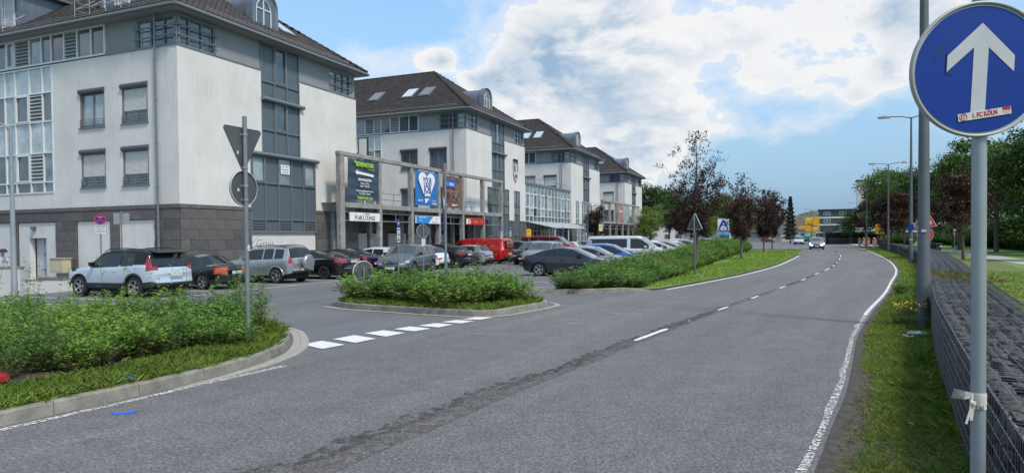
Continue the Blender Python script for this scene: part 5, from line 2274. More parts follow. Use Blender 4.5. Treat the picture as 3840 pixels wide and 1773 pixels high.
SUV = dict(L=4.43, W=1.86, H=1.65, r=.36, wb=(1.35, -1.35), sill=.32, clad=True,
           top=[(2.215, .72), (2.12, .88), (1.9, .97), (1.3, 1.05), (.95, 1.10), (.35, 1.56), (.0, 1.63), (-.8, 1.65), (-1.6, 1.60), (-1.86, 1.55), (-2.0, 1.30), (-2.12, 1.02), (-2.19, .95), (-2.215, .80)],
           belt=[(2.2, .80), (1, .99), (-1, 1.06), (-2.2, 1.10)], ws=(.32, .98), rw=(-2.10, -1.84), win=[(-.62, .72), (-1.28, -.70)],
           doors=((-.66, .80), (-1.40, -.67)), zp=(.45, .80), tl=.1)
HATCH = dict(L=4.05, W=1.72, H=1.46, r=.31, wb=(1.23, -1.23), sill=.22,
             top=[(2.02, .62), (1.92, .78), (1.6, .88), (1.05, .95), (.75, 1.0), (.1, 1.40), (-.3, 1.46), (-1.0, 1.44), (-1.5, 1.36), (-1.8, 1.02), (-1.95, .93), (-2.02, .75)],
             belt=[(2, .75), (.8, .90), (-1, .96), (-2, 1.0)], ws=(.08, .80), rw=(-1.80, -1.48), win=[(-.45, .62), (-1.2, -.52)],
             doors=((-.5, .72), (-1.25, -.51)), zp=(.42, .62))
SEDAN = dict(L=4.70, W=1.85, H=1.44, r=.335, wb=(1.45, -1.42), sill=.20, round=.7,
             top=[(2.35, .56), (2.28, .70), (2.0, .80), (1.4, .90), (1.05, .95), (.25, 1.36), (-.25, 1.44), (-.8, 1.42), (-1.3, 1.30), (-1.85, 1.10), (-2.15, 1.05), (-2.3, 1.0), (-2.35, .85)],
             belt=[(2.3, .70), (1, .88), (-1, .95), (-2.2, 1.0)], ws=(.22, 1.08), rw=(-1.86, -1.15), win=[(-.42, .88), (-1.15, -.50), (-1.55, -1.2)],
             doors=((-.46, .95), (-1.35, -.47)), zp=(.38, .62), trim=M_CHROME)
MPV = dict(L=4.35, W=1.76, H=1.58, r=.32, wb=(1.32, -1.32), sill=.22,
           top=[(2.17, .66), (2.08, .84), (1.75, .95), (1.35, 1.06), (.35, 1.50), (-.1, 1.58), (-1.2, 1.57), (-1.75, 1.48), (-2.0, 1.15), (-2.12, 1.0), (-2.17, .8)],
           belt=[(2, .8), (.8, .94), (-1, 1.0), (-2.1, 1.03)], ws=(.33, 1.36), rw=(-2.0, -1.72), win=[(-.4, 1.05), (-1.2, -.48), (-1.7, -1.28)],
           doors=((-.45, .85), (-1.3, -.46)), zp=(.42, .7))
VAN = dict(L=5.30, W=1.95, H=1.97, r=.34, wb=(1.85, -1.25), sill=.30, tumble=.10, round=.35, clad=False,
           top=[(2.65, .78), (2.58, 1.0), (2.3, 1.13), (1.95, 1.22), (1.15, 1.86), (.85, 1.94), (-.5, 1.97), (-2.3, 1.95), (-2.52, 1.90), (-2.60, 1.75), (-2.65, 1.25)],
           belt=[(2.6, .95), (1.6, 1.12), (-2.65, 1.14)], ws=(1.12, 1.98), rw=(-2.64, -2.61), win=[(.42, 1.62)],
           doors=((.35, 1.55),), zp=(.5, .75), caprear=True)
W_ = lambda n: paintm(n[0], n[1])


def g4(*a):
    return dict(a[0], **a[1])


# Row of cars with their noses to the buildings
def volvo_tail(p):
    x, y, z = p
    return (x < -1.70 and abs(y) > .60 and .93 < z < 1.13 and x < -1.9) or (x < -1.68 and abs(y) > .55 and 1.08 <= z < 1.50 and x > -2.2 and abs(y) < .86 and x < -1.9 + (1.5 - z) * .25)


WHM = paintm('white', (.62, .65, .68), .05, .3)
SILV = paintm('silver', (.40, .42, .44), .7, .3)
BLK = paintm('black', (.010, .010, .012), .3, .2)
DBLUE = paintm('dark_blue', (.010, .016, .04), .4, .2)
GREYM = paintm('grey', (.16, .17, .185), .6, .28)
REDM = paintm('red', (.42, .008, .010), .05, .3)
REDD = paintm('dark_red', (.27, .012, .018), .05, .4)
BLUEM = paintm('blue', (.02, .13, .45), .4, .25)
SILB = paintm('silver_blue', (.25, .32, .42), .5, .3)


def x_charge(t, s):
    b = MB()
    b.bbox(1.50, 1.72, .895, .905, .80, .98, .004)
    b.build('charge_flap', M_PLAST, t)
    b = MB()
    b.add([(-1.80, -.66, 1.555), (-1.80, .66, 1.555), (-2.12, .62, 1.50), (-2.12, -.62, 1.50), (-1.80, -.66, 1.59), (-1.80, .66, 1.59), (-2.12, .62, 1.525), (-2.12, -.62, 1.525)], [(0, 1, 2, 3), (7, 6, 5, 4), (3, 2, 6, 7), (0, 3, 7, 4), (2, 1, 5, 6)])
    b.build('spoiler', M_ROOFB, t)


PW = paintm('pale_blue_white', (.48, .55, .62), .3, .3)
make_car('compact_suv', 'pale blue white suv with black roof and red angular tail lights, nearest parked car', 16.95, 21.75, 'in',
         g4(SUV, dict(rails=True, mirm=M_ROOFB, mirb=True, spokes=5)), PW, roof=M_ROOFB, tail=volvo_tail, extra=x_charge)


def old_tail(p):
    return p[0] < -1.95 and .62 < p[2] < .84 and abs(p[1]) > .36


OLD = g4(SEDAN, dict(L=4.45, W=1.68, H=1.38, tailm=M_TAILO, trim=M_PLAST, clad=True, r=.30, wb=(1.33, -1.33), round=.3,
                     top=[(2.22, .62), (2.18, .80), (1.9, .86), (1.1, .92), (.85, .95), (.35, 1.32), (.0, 1.38), (-.7, 1.37), (-1.0, 1.30), (-1.45, .98), (-1.6, .95), (-2.12, .93), (-2.2, .88), (-2.225, .75)],
                     belt=[(2.2, .78), (-2.2, .86)], ws=(.33, .87), rw=(-1.47, -.98), win=[(-.3, .7), (-.95, -.36)], doors=((-.33, .8), (-1.1, -.34)), zp=(.4, .66)))
make_car('old_saloon', 'old black saloon with orange tail lights between the white suv and the silver off-roader', 20.5, 22.6, 'in', OLD, BLK, tail=old_tail)


def x_spare(t, s):
    b = MB()
    b.lathe([(0, -2.33), (.16, -2.335), (.20, -2.325), (.30, -2.32), (.345, -2.28), (.35, -2.18), (.30, -2.14), (0, -2.14)], 28, 'x', (0, -.08, .90))
    b.build('spare_wheel_cover', SILV, t, auto=35)
    b = MB()
    b.tube([(.6, .45, 1.66), (-.0, .6, 2.05)], .006, 4)
    b.build('aerial', M_PLAST, t)
    b = MB()
    for sg in (1, -1):
        for xw in s['wb']:
            pts = [(xw + .41 * math.cos(a), sg * .875, .34 + .41 * math.sin(a)) for a in np.linspace(.0, PI, 12)]
            b.tube(pts, .035, 5)
    b.build('arch_flare', SILV, t, smooth=True)


def rav_tail(p):
    return p[0] < -1.86 and abs(p[1]) > .66 and .88 < p[2] < 1.22


RAV = g4(SUV, dict(L=4.1, W=1.78, H=1.66, r=.35, wb=(1.25, -1.22), rails=True, clad=False, sill=.36,
                   top=[(2.05, .75), (1.98, .92), (1.7, 1.0), (1.2, 1.06), (.95, 1.10), (.4, 1.55), (.1, 1.62), (-.8, 1.66), (-1.5, 1.62), (-1.74, 1.56), (-1.88, 1.30), (-1.96, 1.12), (-2.02, 1.05), (-2.05, .85)],
                   ws=(.38, .97), rw=(-1.95, -1.72), win=[(-.42, .72), (-1.02, -.48), (-1.58, -1.1)], doors=((-.45, .8), (-1.05, -.46)), zp=(.45, .60), mirm=SILV, pd=.08))
make_car('offroader', 'silver off-roader with a round spare wheel cover on its tail', 24.3, 22.2, 'in', RAV, SILV, tail=rav_tail, extra=x_spare)


def cls_tail(p):
    return p[0] < -2.02 and abs(p[1]) > .42 and .80 < p[2] < .97


def x_arc(t, s):
    b = MB()
    b.tube([(-2.47, y, .52) for y in np.linspace(-.7, .7, 8)], .015, 5)
    b.tube([(-2.46, y, .93) for y in np.linspace(-.28, .28, 4)], .012, 5)
    b.build('chrome_strip', M_CHROME, t)


CLS = g4(SEDAN, dict(L=4.9, W=1.88, H=1.40, rim=mat('dark_rim', (.12, .12, .13), .35, metal=.8), wb=(1.47, -1.42),
                     top=[(2.45, .55), (2.36, .72), (2.0, .84), (1.4, .93), (1.1, .97), (.35, 1.33), (-.1, 1.40), (-.8, 1.37), (-1.4, 1.22), (-1.95, 1.04), (-2.25, .99), (-2.38, .95), (-2.45, .8)],
                     ws=(.33, 1.12), rw=(-1.96, -1.15), win=[(-.4, .9), (-1.45, -.48)], doors=((-.44, .95), (-1.3, -.45)), zp=(.4, .84)))
make_car('coupe', 'black four door coupe with slanted red tail lights beside the silver off-roader', 27.35, 22.2, 'in', CLS, BLK, tail=cls_tail, extra=x_arc)
make_car('coupe', 'dark blue coupe roof seen between the black coupe and the grey suv', 30.5, 22.9, 'in', g4(SEDAN, dict(H=1.40)), DBLUE)
make_car('hatchback', 'white car roof showing above the grey suv bonnet', 33.7, 22.9, 'in', HATCH, WHM)
make_car('hatchback', 'white hatchback tail beside the bare sign pole, left of the large black suv', 36.9, 21.9, 'in', g4(HATCH, dict(L=4.2)), WHM)


def y_tail(p):
    return p[0] < -2.0 and abs(p[1]) > .5 and .88 < p[2] < 1.02


TY = g4(SUV, dict(L=4.75, W=1.92, H=1.62, r=.36, wb=(1.45, -1.44), sill=.25, clad=False, round=.7,
                  top=[(2.37, .62), (2.28, .80), (2.0, .90), (1.4, 1.0), (1.1, 1.05), (.25, 1.55), (-.3, 1.62), (-.9, 1.56), (-1.5, 1.40), (-2.05, 1.14), (-2.28, 1.10), (-2.34, 1.0), (-2.37, .8)],
                  ws=(.22, 1.15), rw=(-2.05, -1.1), win=[(-.45, .95), (-1.3, -.52), (-1.75, -1.38)], doors=((-.48, 1.0), (-1.4, -.49)), zp=(.4, .85)))
make_car('fastback_suv', 'large black sloping suv left of the small silver hatchback', 39.45, 21.85, 'in', TY, BLK, tail=y_tail)
make_car('hatchback', 'small silver hatchback squeezed between the black suv and the red van', 42.65, 21.4, 'in', HATCH, SILV)


def v_tail(p):
    return p[0] < -2.3 and abs(p[1]) > .80 and 1.0 < p[2] < 1.62


RV = g4(VAN, dict(win=[(.95, 1.6)], mirm=M_PLAST, tailm=mat('tail_light_pale', (.6, .30, .27), .2, coat=1.), caprear=False, L=5.0,
                  top=[(2.5, .78), (2.44, 1.0), (2.2, 1.13), (1.9, 1.22), (1.15, 1.80), (.85, 1.87), (-.5, 1.90), (-2.2, 1.88), (-2.40, 1.83), (-2.47, 1.7), (-2.5, 1.25)], wb=(1.75, -1.3),
                  ws=(1.12, 1.93), rw=(-2.48, -2.46), H=1.9, doors=((.9, 1.55),)))


def x_red(t, s):
    b = MB()
    b.box(-2.585, -2.56, -.62, -.03, 1.22, 1.66).box(-2.585, -2.56, .03, .62, 1.22, 1.66)
    b.build('rear_window', mat('red_tint_glass', (.25, .01, .012), .1, coat=1.), t)
    b = MB()
    b.box(-2.60, -2.57, -.008, .008, .55, 1.72)
    b.build('door_gap', M_DARK, t)
    b = MB()
    b.box(-2.66, -2.5, -.85, .85, .40, .55)
    b.build('bumper', M_PLAST, t)


make_car('panel_van', 'bright red panel van parked among the cars', 45.95, 21.85, 'in', RV, REDM, cat='van', tail=v_tail, extra=x_red)
make_car('suv', 'black suv just right of the red panel van', 49.6, 21.9, 'out', g4(SUV, dict(clad=False)), BLK, cheap=True)
make_car('suv', 'second black suv to the right of the red panel van', 52.7, 22.4, 'in', g4(SUV, dict(clad=False)), BLK, cheap=True)
make_car('coupe', 'silver blue low car between the black suvs and the red minibus', 55.6, 20.6, 'in', SEDAN, SILB, cheap=True)
make_car('hatchback', 'dark grey car just left of the red minibus', 58.6, 22.0, 'in', HATCH, GREYM, cheap=True)

MB_ = g4(VAN, dict(L=5.5, W=1.97, H=2.08, win=[(.42, 1.55), (-.75, .32), (-1.6, -.82), (-2.4, -1.7)], mirm=M_PLAST,
                   top=[(2.75, .85), (2.68, 1.08), (2.4, 1.2), (2.1, 1.28), (1.25, 1.95), (.9, 2.03), (-.5, 2.08), (-2.5, 2.06), (-2.66, 1.98), (-2.72, 1.7), (-2.75, 1.25)],
                   ws=(1.2, 2.12), rw=(-2.74, -2.71), wb=(1.85, -1.5)))
make_car('minibus', 'dark red high roofed minibus with a row of side windows', 62.3, 22.0, 'out', MB_, REDD, cat='minibus')
# grey suv coming down the aisle
def x_grille(t, s):
    b = MB()
    for z in (.72, .80):
        b.tube([(s['L'] / 2 + .07, y, z) for y in np.linspace(-.5, .5, 5)], .012, 4)
    b.lathe([(0, 0), (.09, .0), (.09, .02), (0, .02)], 14, 'x', (s['L'] / 2 + .10, 0, .76))
    b.build('grille_bar', M_CHROME, t)


GLB = g4(SUV, dict(L=4.63, W=1.84, H=1.66, rails=True, r=.36, wb=(1.42, -1.41), win=[(-.5, .82), (-1.3, -.58), (-1.9, -1.4)], doors=((-.53, .88), (-1.4, -.54)),
                   top=[(2.315, .72), (2.24, .92), (2.0, 1.02), (1.4, 1.09), (1.1, 1.12), (.45, 1.56), (.1, 1.64), (-.8, 1.66), (-1.8, 1.62), (-2.05, 1.55), (-2.18, 1.25), (-2.25, 1.02), (-2.3, .95), (-2.315, .8)],
                   ws=(.42, 1.15), rw=(-2.22, -2.02), mirm=M_PLAST))
make_car('suv', 'grey suv with roof rails facing the camera in the aisle', 31.1, 18.95, R(67.4 + 180 + 10), GLB, GREYM, extra=x_grille)
make_car('suv', 'silver suv with pale roof rails behind the dark saloon', 43.2, 15.6, 'on', g4(GLB, dict(railm=M_CHROME)), SILV, cheap=True)
make_car('suv', 'black suv with striped chrome grille beyond the red panel van', 46.0, 17.4, 'on', g4(GLB, dict(clad=False)), BLK, cheap=True, extra=x_grille)
# Row with their noses to the hedge
T3 = g4(SEDAN, dict(trim=M_PLAST, rim=M_RIM,
                    top=[(2.35, .56), (2.28, .70), (2.0, .80), (1.5, .90), (1.2, .95), (.3, 1.37), (-.2, 1.44), (-.7, 1.42), (-1.3, 1.29), (-1.9, 1.08), (-2.2, 1.02), (-2.3, .98), (-2.35, .8)],
                    ws=(.28, 1.22), rw=(-1.86, -1.0), win=[(-.42, 1.0), (-1.15, -.5), (-1.6, -1.2)]))
make_car('saloon', 'near black saloon with a long arched roof behind the hedge', 32.0, 10.1, 'out', T3, paintm('graphite', (.030, .033, .045), .6, .25))
make_car('saloon', 'silver white saloon between the dark saloon and the blue hatchback', 35.9, 10.1, 'out', SEDAN, SILV)
make_car('hatchback', 'bright blue hatchback in front of the white van', 39.9, 10.3, 'out', g4(MPV, dict(L=4.1, H=1.52, ws=(.33, 1.3),
         top=[(2.05, .62), (1.96, .78), (1.7, .88), (1.3, .98), (.35, 1.44), (-.1, 1.52), (-1.0, 1.50), (-1.6, 1.40), (-1.85, 1.10), (-2.0, .95), (-2.05, .8)], rw=(-1.86, -1.58), win=[(-.4, 1.0), (-1.2, -.48)])), BLUEM)


def x_white(t, s):
    for sg in (1, -1):
        b = MB()
        y = .925
        b.add([(-2.35, sg * y, 1.20), (.20, sg * y, 1.20), (.20, sg * (y - .055), 1.76), (-2.30, sg * (y - .055), 1.76)], [(0, 1, 2, 3) if sg < 0 else (3, 2, 1, 0)])
        b.build('side_window', M_CGLASS, t)
    b = MB()
    for i, z in enumerate((1.30, 1.46, 1.62)):
        b.add([(-2.22 + .09 * math.cos(a), -.935 + (z - 1.2) * .09, z + .06 * math.sin(a)) for a in np.linspace(0, 2 * PI, 9)[:-1]], [tuple(range(8))])
    b.build('sticker', M_PLATE, t)


make_car('passenger_van', 'long white van with one dark side window strip', 44.4, 10.2, 'out', g4(VAN, dict(win=[(.42, 1.62)])), WHM, cat='van', extra=x_white)
make_car('hatchback', 'white car with only its bonnet showing past the white van', 48.1, 10.0, 'out', HATCH, WHM, cheap=True)
make_car('hatchback', 'silver car just left of the white people carrier', 51.3, 10.2, 'out', HATCH, SILV, cheap=True)
make_car('people_carrier', 'white people carrier beside the tall purple leaved tree', 54.4, 10.2, 'out', MPV, WHM, cheap=True)
make_car('people_carrier', 'silver people carrier behind the give way sign seen from the back', 58.6, 10.2, 'out', MPV, SILV, cheap=True)
for i, (u, w, h, sp, pm, lb) in enumerate([
        (62.5, 10.2, 'out', SEDAN, GREYM, 'grey saloon roof behind the hedge near the blue sign board'),
        (66.5, 10.2, 'out', HATCH, WHM, 'white hatchback roof behind the hedge below the supermarket sign'),
        (71, 10.2, 'out', MPV, SILV, 'silver roof behind the hedge, second from the supermarket sign'),
        (76, 10.2, 'out', HATCH, BLK, 'black roof behind the hedge beyond the supermarket sign'),
        (60, 16.6, 'in', SEDAN, BLK, 'black saloon roof behind the white van bonnet'),
        (66, 16.6, 'in', SEDAN, DBLUE, 'dark blue saloon roof left of the white people carrier'),
        (72, 16.6, 'in', HATCH, WHM, 'white hatchback far back in the middle row'),
        (79, 16.6, 'in', HATCH, SILV, 'silver hatchback far back in the middle row'),
        (86, 14, 'in', MPV, WHM, 'white car at the far end of the middle row'),
        (95, 18, 'up', SEDAN, GREYM, 'grey car far back near the end of the car park'),
        (100, 12, 'in', MPV, SILB, 'pale blue car far back by the grass'),
        (68, 22.2, 'in', HATCH, WHM, 'white hatchback beyond the red minibus'),
        (74, 22.2, 'in', SEDAN, GREYM, 'grey saloon beyond the red minibus'),
        (84, 22.2, 'in', SEDAN, BLK, 'black saloon under the third white wing'),
        (93, 22.2, 'in', HATCH, SILV, 'silver hatchback under the far concrete frame')]):
    make_car('parked_car', lb, u, w, h, sp, pm, cheap=True)

# moving cars on the road
def road_rz(y):
    i = int(np.argmin(np.abs(cM[:, 1] - y)))
    i = min(i, len(cM) - 3)
    d = cM[i] - cM[i + 2]
    return math.atan2(d[1], d[0])


EST = g4(MPV, dict(L=4.35, W=1.81, H=1.58, rails=True, railm=M_CHROME, mirm=GREYM))
make_car('family_car', 'grey family car with lit headlights driving towards the camera', 0, 0, 0, EST, paintm('driving_grey', (.22, .235, .26), .5, .3), loc=(39.7, 88.2, .006), rz=R(246),
         group='cars driving on the road', lights='on')
make_car('suv', 'white suv driving close behind the grey family car', 0, 0, 0, g4(SUV, dict(clad=False)), WHM, loc=(57.0, 134.5, .006), rz=R(245), group='cars driving on the road', cheap=True)
make_car('hatchback', 'small red car on the far street behind the tree trunks', 0, 0, 0, HATCH, REDM, loc=(69.0, 182, .012), rz=R(300), group='cars driving on the road', cheap=True)

# ------------------------------------------------------------------ stone baskets along the verge
GL = catmull([(-7.5, -15.6), (.4, -.6), (2.66, 3.52), (3.84, 5.66), (4.97, 7.65), (6.31, 10.0), (7.5, 12.0), (9.0, 14.5), (11.75, 19.0), (15.75, 25.6), (20.2, 33.2), (24.9, 41.4),
              (32.2, 55.4), (40.5, 72.6), (46.5, 85), (54.0, 100)], .25)
GH = .85


def gab_pt(s, off):
    i = int(s)
    f = s - i
    i = min(i, len(GL) - 2)
    p = GL[i] * (1 - f) + GL[i + 1] * f
    d = GL[i + 1] - GL[i]
    d = d / (np.linalg.norm(d) + 1e-9)
    return p + np.array([d[1], -d[0]]) * off, d


gw = thing('gabion_wall', 'long low wall of wire baskets filled with dark stones along the right verge', 'stone wall')
M_STONE = mat('dark_basalt', (.022, .021, .023), .8, col2=(.075, .068, .064), vs=5, island=.6, bump=.5, bs=40)
M_WIRE = mat('basket_wire', (.15, .155, .16), .45, metal=.6)
cg = MB()
# dark core under the stones
i0 = int(np.argmin(np.abs(GL[:, 1] + 2)))
iN = len(GL) - 1
coreL = offset(GL, .10)
coreR = offset(GL, .90)
for i in range(i0, iN):
    a, b, c, d = coreL[i], coreL[i + 1], coreR[i + 1], coreR[i]
    z = GH - .10
    cg.quad((*a, z), (*d, z), (*c, z), (*b, z))
    cg.quad((*a, 0), (*a, z), (*b, z), (*b, 0))
    cg.quad((*d, 0), (*c, 0), (*c, z), (*d, z))
cg.build('stone_core', mat('stone_core', (.018, .017, .018), .95), gw)
import bmesh


def rock_mesh(seed, long_=1.):
    rg = np.random.default_rng(seed)
    bm = bmesh.new()
    bmesh.ops.create_icosphere(bm, subdivisions=1, radius=.5)
    for v in bm.verts:
        k = 1 + rg.normal() * .16
        v.co = Vector((v.co.x * k * 1.25, v.co.y * k * .95, v.co.z * k * .62 * long_))
    # flatten two random sides for a broken look
    for q in range(3):
        n = Vector(rg.normal(size=3)).normalized()
        for v in bm.verts:
            dd = v.co.dot(n)
            if dd > .3:
                v.co -= n * (dd - .3)
    me = bpy.data.meshes.new('stone')
    bm.to_mesh(me)
    bm.free()
    me.materials.append(M_STONE)
    return me


ROCKS = [rock_mesh(i) for i in range(9)]
stones = []          # (pos, size, rot euler, which)
s = float(i0)
rg = np.random.default_rng(4)
sp = 4.0             # samples of GL per metre
while s < iN - 1:
    y = GL[int(s)][1]
    size = .145 if y < 16 else .20 if y < 30 else .34
    n = int(.98 / size)
    for j in range(n):
        o_ = (j + .5) * .98 / n + rg.normal() * .012
        (px, py), _ = gab_pt(s + rg.normal() * .12, o_)
        stones.append(((px, py, GH - size * .36 + rg.normal() * .012 - .01), size * rg.uniform(.85, 1.25), (rg.uniform(-.5, .5), rg.uniform(-.5, .5), rg.uniform(0, 6.3)), int(rg.integers(9)), y, 0))
    # face towards the road: courses of upright stones
    if y < 60:
        nz = int(GH / (size * 1.15))
        for j in range(nz):
            (px, py), d = gab_pt(s + rg.normal() * .1, .06 + rg.normal() * .012)
            stones.append(((px, py, (j + .5) * GH / nz - .02), size * rg.uniform(.95, 1.35), (rg.uniform(-.4, .4), 1.4 + rg.uniform(-.4, .4), rg.uniform(0, 6.3)), int(rg.integers(9)), y, 1))
        if y < 14:
            for j in range(nz):
                (px, py), d = gab_pt(s + rg.normal() * .1, .94 + rg.normal() * .012)
                stones.append(((px, py, (j + .5) * GH / nz - .02), size * rg.uniform(.95, 1.35), (rg.uniform(-.4, .4), 1.4, rg.uniform(0, 6.3)), int(rg.integers(9)), y, 2))
    s += sp * size * 1.02
cand = [k for k, q in enumerate(stones) if q[4] > 2.6 and q[5] == 0]
cand.sort(key=lambda k: stones[k][4])
single = set(cand[:290])
RV_ = [np.array([v.co[:] for v in m.vertices]) for m in ROCKS]
RF_ = [np.array([p.vertices[:] for p in m.polygons]) for m in ROCKS]
from mathutils import Euler
Vs, Fs, o_ = [], [], 0
for k, (p, sz, e, wch, y, kind) in enumerate(stones):
    if k in single:
        o = link('stone', ROCKS[wch], gw, p)
        o.rotation_euler = e
        o.scale = (sz, sz, sz)
    else:
        Rm = np.array(Euler(e).to_matrix())
        Vs.append((RV_[wch] * sz) @ Rm.T + np.array(p))
        Fs.append(RF_[wch] + o_)
        o_ += len(RV_[wch])
link('stone_fill', npmesh('stone_fill', np.concatenate(Vs), np.concatenate(Fs), M_STONE), gw, kind='stuff')
# wire: basket by basket, 2 m each
seg = 8
for bi, i in enumerate(range(i0, iN - seg, seg)):
    y = GL[i][1]
    if y > 62:
        break
    near = y < 15
    st = .10 if near else .2
    r = .0027 if near else .004
    w = MB()
    pad = .035

    def P(t, o2, z):
        (px, py), _ = gab_pt(i + t, o2)
        return (px, py, z)
    ts = np.linspace(.06, seg - .06, int(2.0 / st) + 1)
    os_ = np.linspace(-pad, .98 + pad, int(1.0 / st) + 1)
    zs = np.linspace(.02, GH + .035, int(GH / st) + 1)
    zt = GH + .035
    for t in ts:
        w.tube([P(t, -pad, .0), P(t, -pad, zt), P(t, .98 + pad, zt), P(t, .98 + pad, 0)], r, 3, cap=False)
    lng = np.linspace(.06, seg - .06, 5)
    for o2 in os_:
        w.tube([P(t, o2, zt + .002 + .004 * math.sin(t * 2 + o2 * 9)) for t in lng], r, 3, cap=False)
    for z in zs[:-1]:
        w.tube([P(t, -pad, z) for t in lng], r, 3, cap=False)
        if near:
            w.tube([P(t, .98 + pad, z) for t in lng], r, 3, cap=False)
    # thick spiral edge
    for o2 in (-pad, .98 + pad):
        w.tube([P(t, o2, zt) for t in lng], .006, 4, cap=False)
        if near:
            w.tube([tuple(np.array(P(t, o2, zt)) + np.array([.013 * math.cos(t * 18), 0, .013 * math.sin(t * 18)])) for t in np.linspace(.06, seg - .06, 110)], .003, 3, cap=False)
    w.tube([P(.03, -pad, 0), P(.03, -pad, zt), P(.03, .98 + pad, zt)], .006, 4, cap=False)
    w.build('wire_basket', M_WIRE, gw)

# ------------------------------------------------------------------ vegetation
def leafmat(name, c, c2, isl=.35, hue=.02, tr=.3):
    return mat(name, c, .55, col2=c2, vs=.9, island=isl, hue=hue, transl=tr, spec=.3)


M_ROSE = leafmat('leaf_rose', (.115, .25, .045), (.175, .33, .06))
M_ROSE2 = leafmat('leaf_rose_yellow', (.15, .29, .045), (.23, .36, .065))
M_ROSE3 = leafmat('leaf_rose_deep', (.07, .17, .045), (.11, .23, .05))
M_ROSED = leafmat('leaf_hedge', (.07, .15, .036), (.12, .215, .045))
M_ROSEY = leafmat('leaf_yellowing', (.17, .21, .035), (.28, .30, .05), .4, .03)
M_BROWN = leafmat('leaf_brown', (.11, .07, .03), (.18, .12, .05), .4, .02)
M_BLADE = mat('grass_blade', (.15, .26, .035), .6, col2=(.30, .40, .08), vs=1.5, island=.4, hue=.03, transl=.3, spec=.3)
M_BLADEY = mat('grass_blade_dry', (.22, .24, .06), .6, col2=(.36, .33, .13), vs=1.5, island=.4, hue=.03, transl=.3)
M_STEM = mat('shrub_stem', (.06, .07, .03), .8)
M_TRUNK = mat('bark', (.09, .075, .062), .9, col2=(.15, .13, .11), vs=8, bump=.7, bs=25, bdist=.03)
M_PURP = leafmat('leaf_purple', (.032, .015, .018), (.058, .027, .028), .45, .02, .22)
M_PURPG = leafmat('leaf_bronze', (.062, .036, .022), (.085, .044, .026), .45, .04, .22)
M_OAK = leafmat('leaf_green', (.07, .135, .022), (.11, .195, .035), .4, .02, .25)
M_OAKD = leafmat('leaf_dark_green', (.036, .075, .02), (.06, .11, .028), .4, .02, .2)
M_OAKY = leafmat('leaf_light_green', (.13, .21, .028), (.19, .26, .05), .35, .02, .3)
M_CONI = leafmat('needle', (.016, .032, .018), (.03, .05, .026), .35, .01, .1)


def rose_mesh(seed, h=.85, rad=.65, stems=46, leaf=.036, dens=16, long_=0, mats=None, mixy=.12):
    rg = np.random.default_rng(seed)
    P, D, N, Ls = [], [], [], []
    sb = MB()
    for i in range(stems + long_):
        lg = i >= stems
        a = rg.uniform(0, 2 * PI)
        hh = h * (rg.uniform(.65, 1.05) if not lg else rg.uniform(1.35, 1.9))
        out = rad * (math.sqrt(rg.uniform(0, 1)) if not lg else rg.uniform(.1, .7))
        base = np.array([math.cos(a) * out * .35, math.sin(a) * out * .35, 0.])
        tip = np.array([math.cos(a) * out, math.sin(a) * out, hh * (1 - .35 * (out / rad) ** 2 * (0 if lg else 1))])
        droop = .0 if lg else rg.uniform(0, .15) * h
        pts = []
        for t in np.linspace(0, 1, 7):
            p = base + (tip - base) * np.array([t ** 1.3, t ** 1.3, t])
            p[2] -= droop * t ** 3
            p += np.array([math.sin(t * 5 + i), math.cos(t * 4 + i), 0]) * .02
            pts.append(p)
        if i % 2 == 0 or lg:
            sb.tube(pts, [.006 * (1 - .7 * t) for t in np.linspace(0, 1, 7)], 3, cap=False)
        nl = int(dens * (1.3 if lg else 1))
        for t in np.linspace(.12, 1, nl):
            q = t * 6
            k = min(5, int(q))
            p = pts[k] + (pts[k + 1] - pts[k]) * (q - k)
            d = rg.normal(size=3)
            d[2] = abs(d[2]) * .35 - .05
            d /= np.linalg.norm(d)
            ln = rg.uniform(.07, .12)
            side = np.cross(d, [0, 0, 1])
            side /= np.linalg.norm(side) + 1e-9
            up = np.cross(side, d)
            # five or seven leaflets on a rachis
            for m in range(5):
                f = (.35, .35, .7, .7, 1.)[m]
                sd = (1, -1, 1, -1, 0)[m]
                P.append(p + d * ln * f)
                D.append(d * (.45 if sd else 1) + side * sd * .9 + up * rg.normal() * .25)
                nn = up + rg.normal(size=3) * .35
                N.append(nn)
                Ls.append(leaf * rg.uniform(.75, 1.2))
    P, D, N, Ls = map(np.array, (P, D, N, Ls))
    V, F = leaf_quads(P, D, N, Ls, Ls * .62)
    nleaf = len(P)
    pick = rg.random(nleaf)
    # lower leaves turn brown now and then
    mi = np.where(pick < mixy, 1, 0)
    mi = np.where((P[:, 2] < h * .45) & (rg.random(nleaf) < .35), 2, mi)
    mi = np.concatenate([mi, mi])
    me = npmesh('foliage', V, F, mats or [M_ROSE, M_ROSEY, M_BROWN], mi=mi)
    return me, sb.mesh('stem', M_STEM)


def put_shrub(protos, x, y, z, sc, label, group, name='rose_shrub', scz=1.):
    me, sm = random.choice(protos)
    t = thing(name, label, 'shrub', (x, y, z), random.uniform(0, 6.28), group)
    t.scale = (sc, sc, sc * scz)
    link('foliage', me, t)
    link('stem', sm, t)
    return t


def in_poly(x, y, poly):
    c = False
    n = len(poly)
    for i in range(n):
        x1, y1 = poly[i]
        x2, y2 = poly[(i + 1) % n]
        if (y1 > y) != (y2 > y) and x < (x2 - x1) * (y - y1) / (y2 - y1) + x1:
            c = not c
    return c


def dist_path(x, y, c):
    return float(np.min(np.hypot(c[:, 0] - x, c[:, 1] - y)))


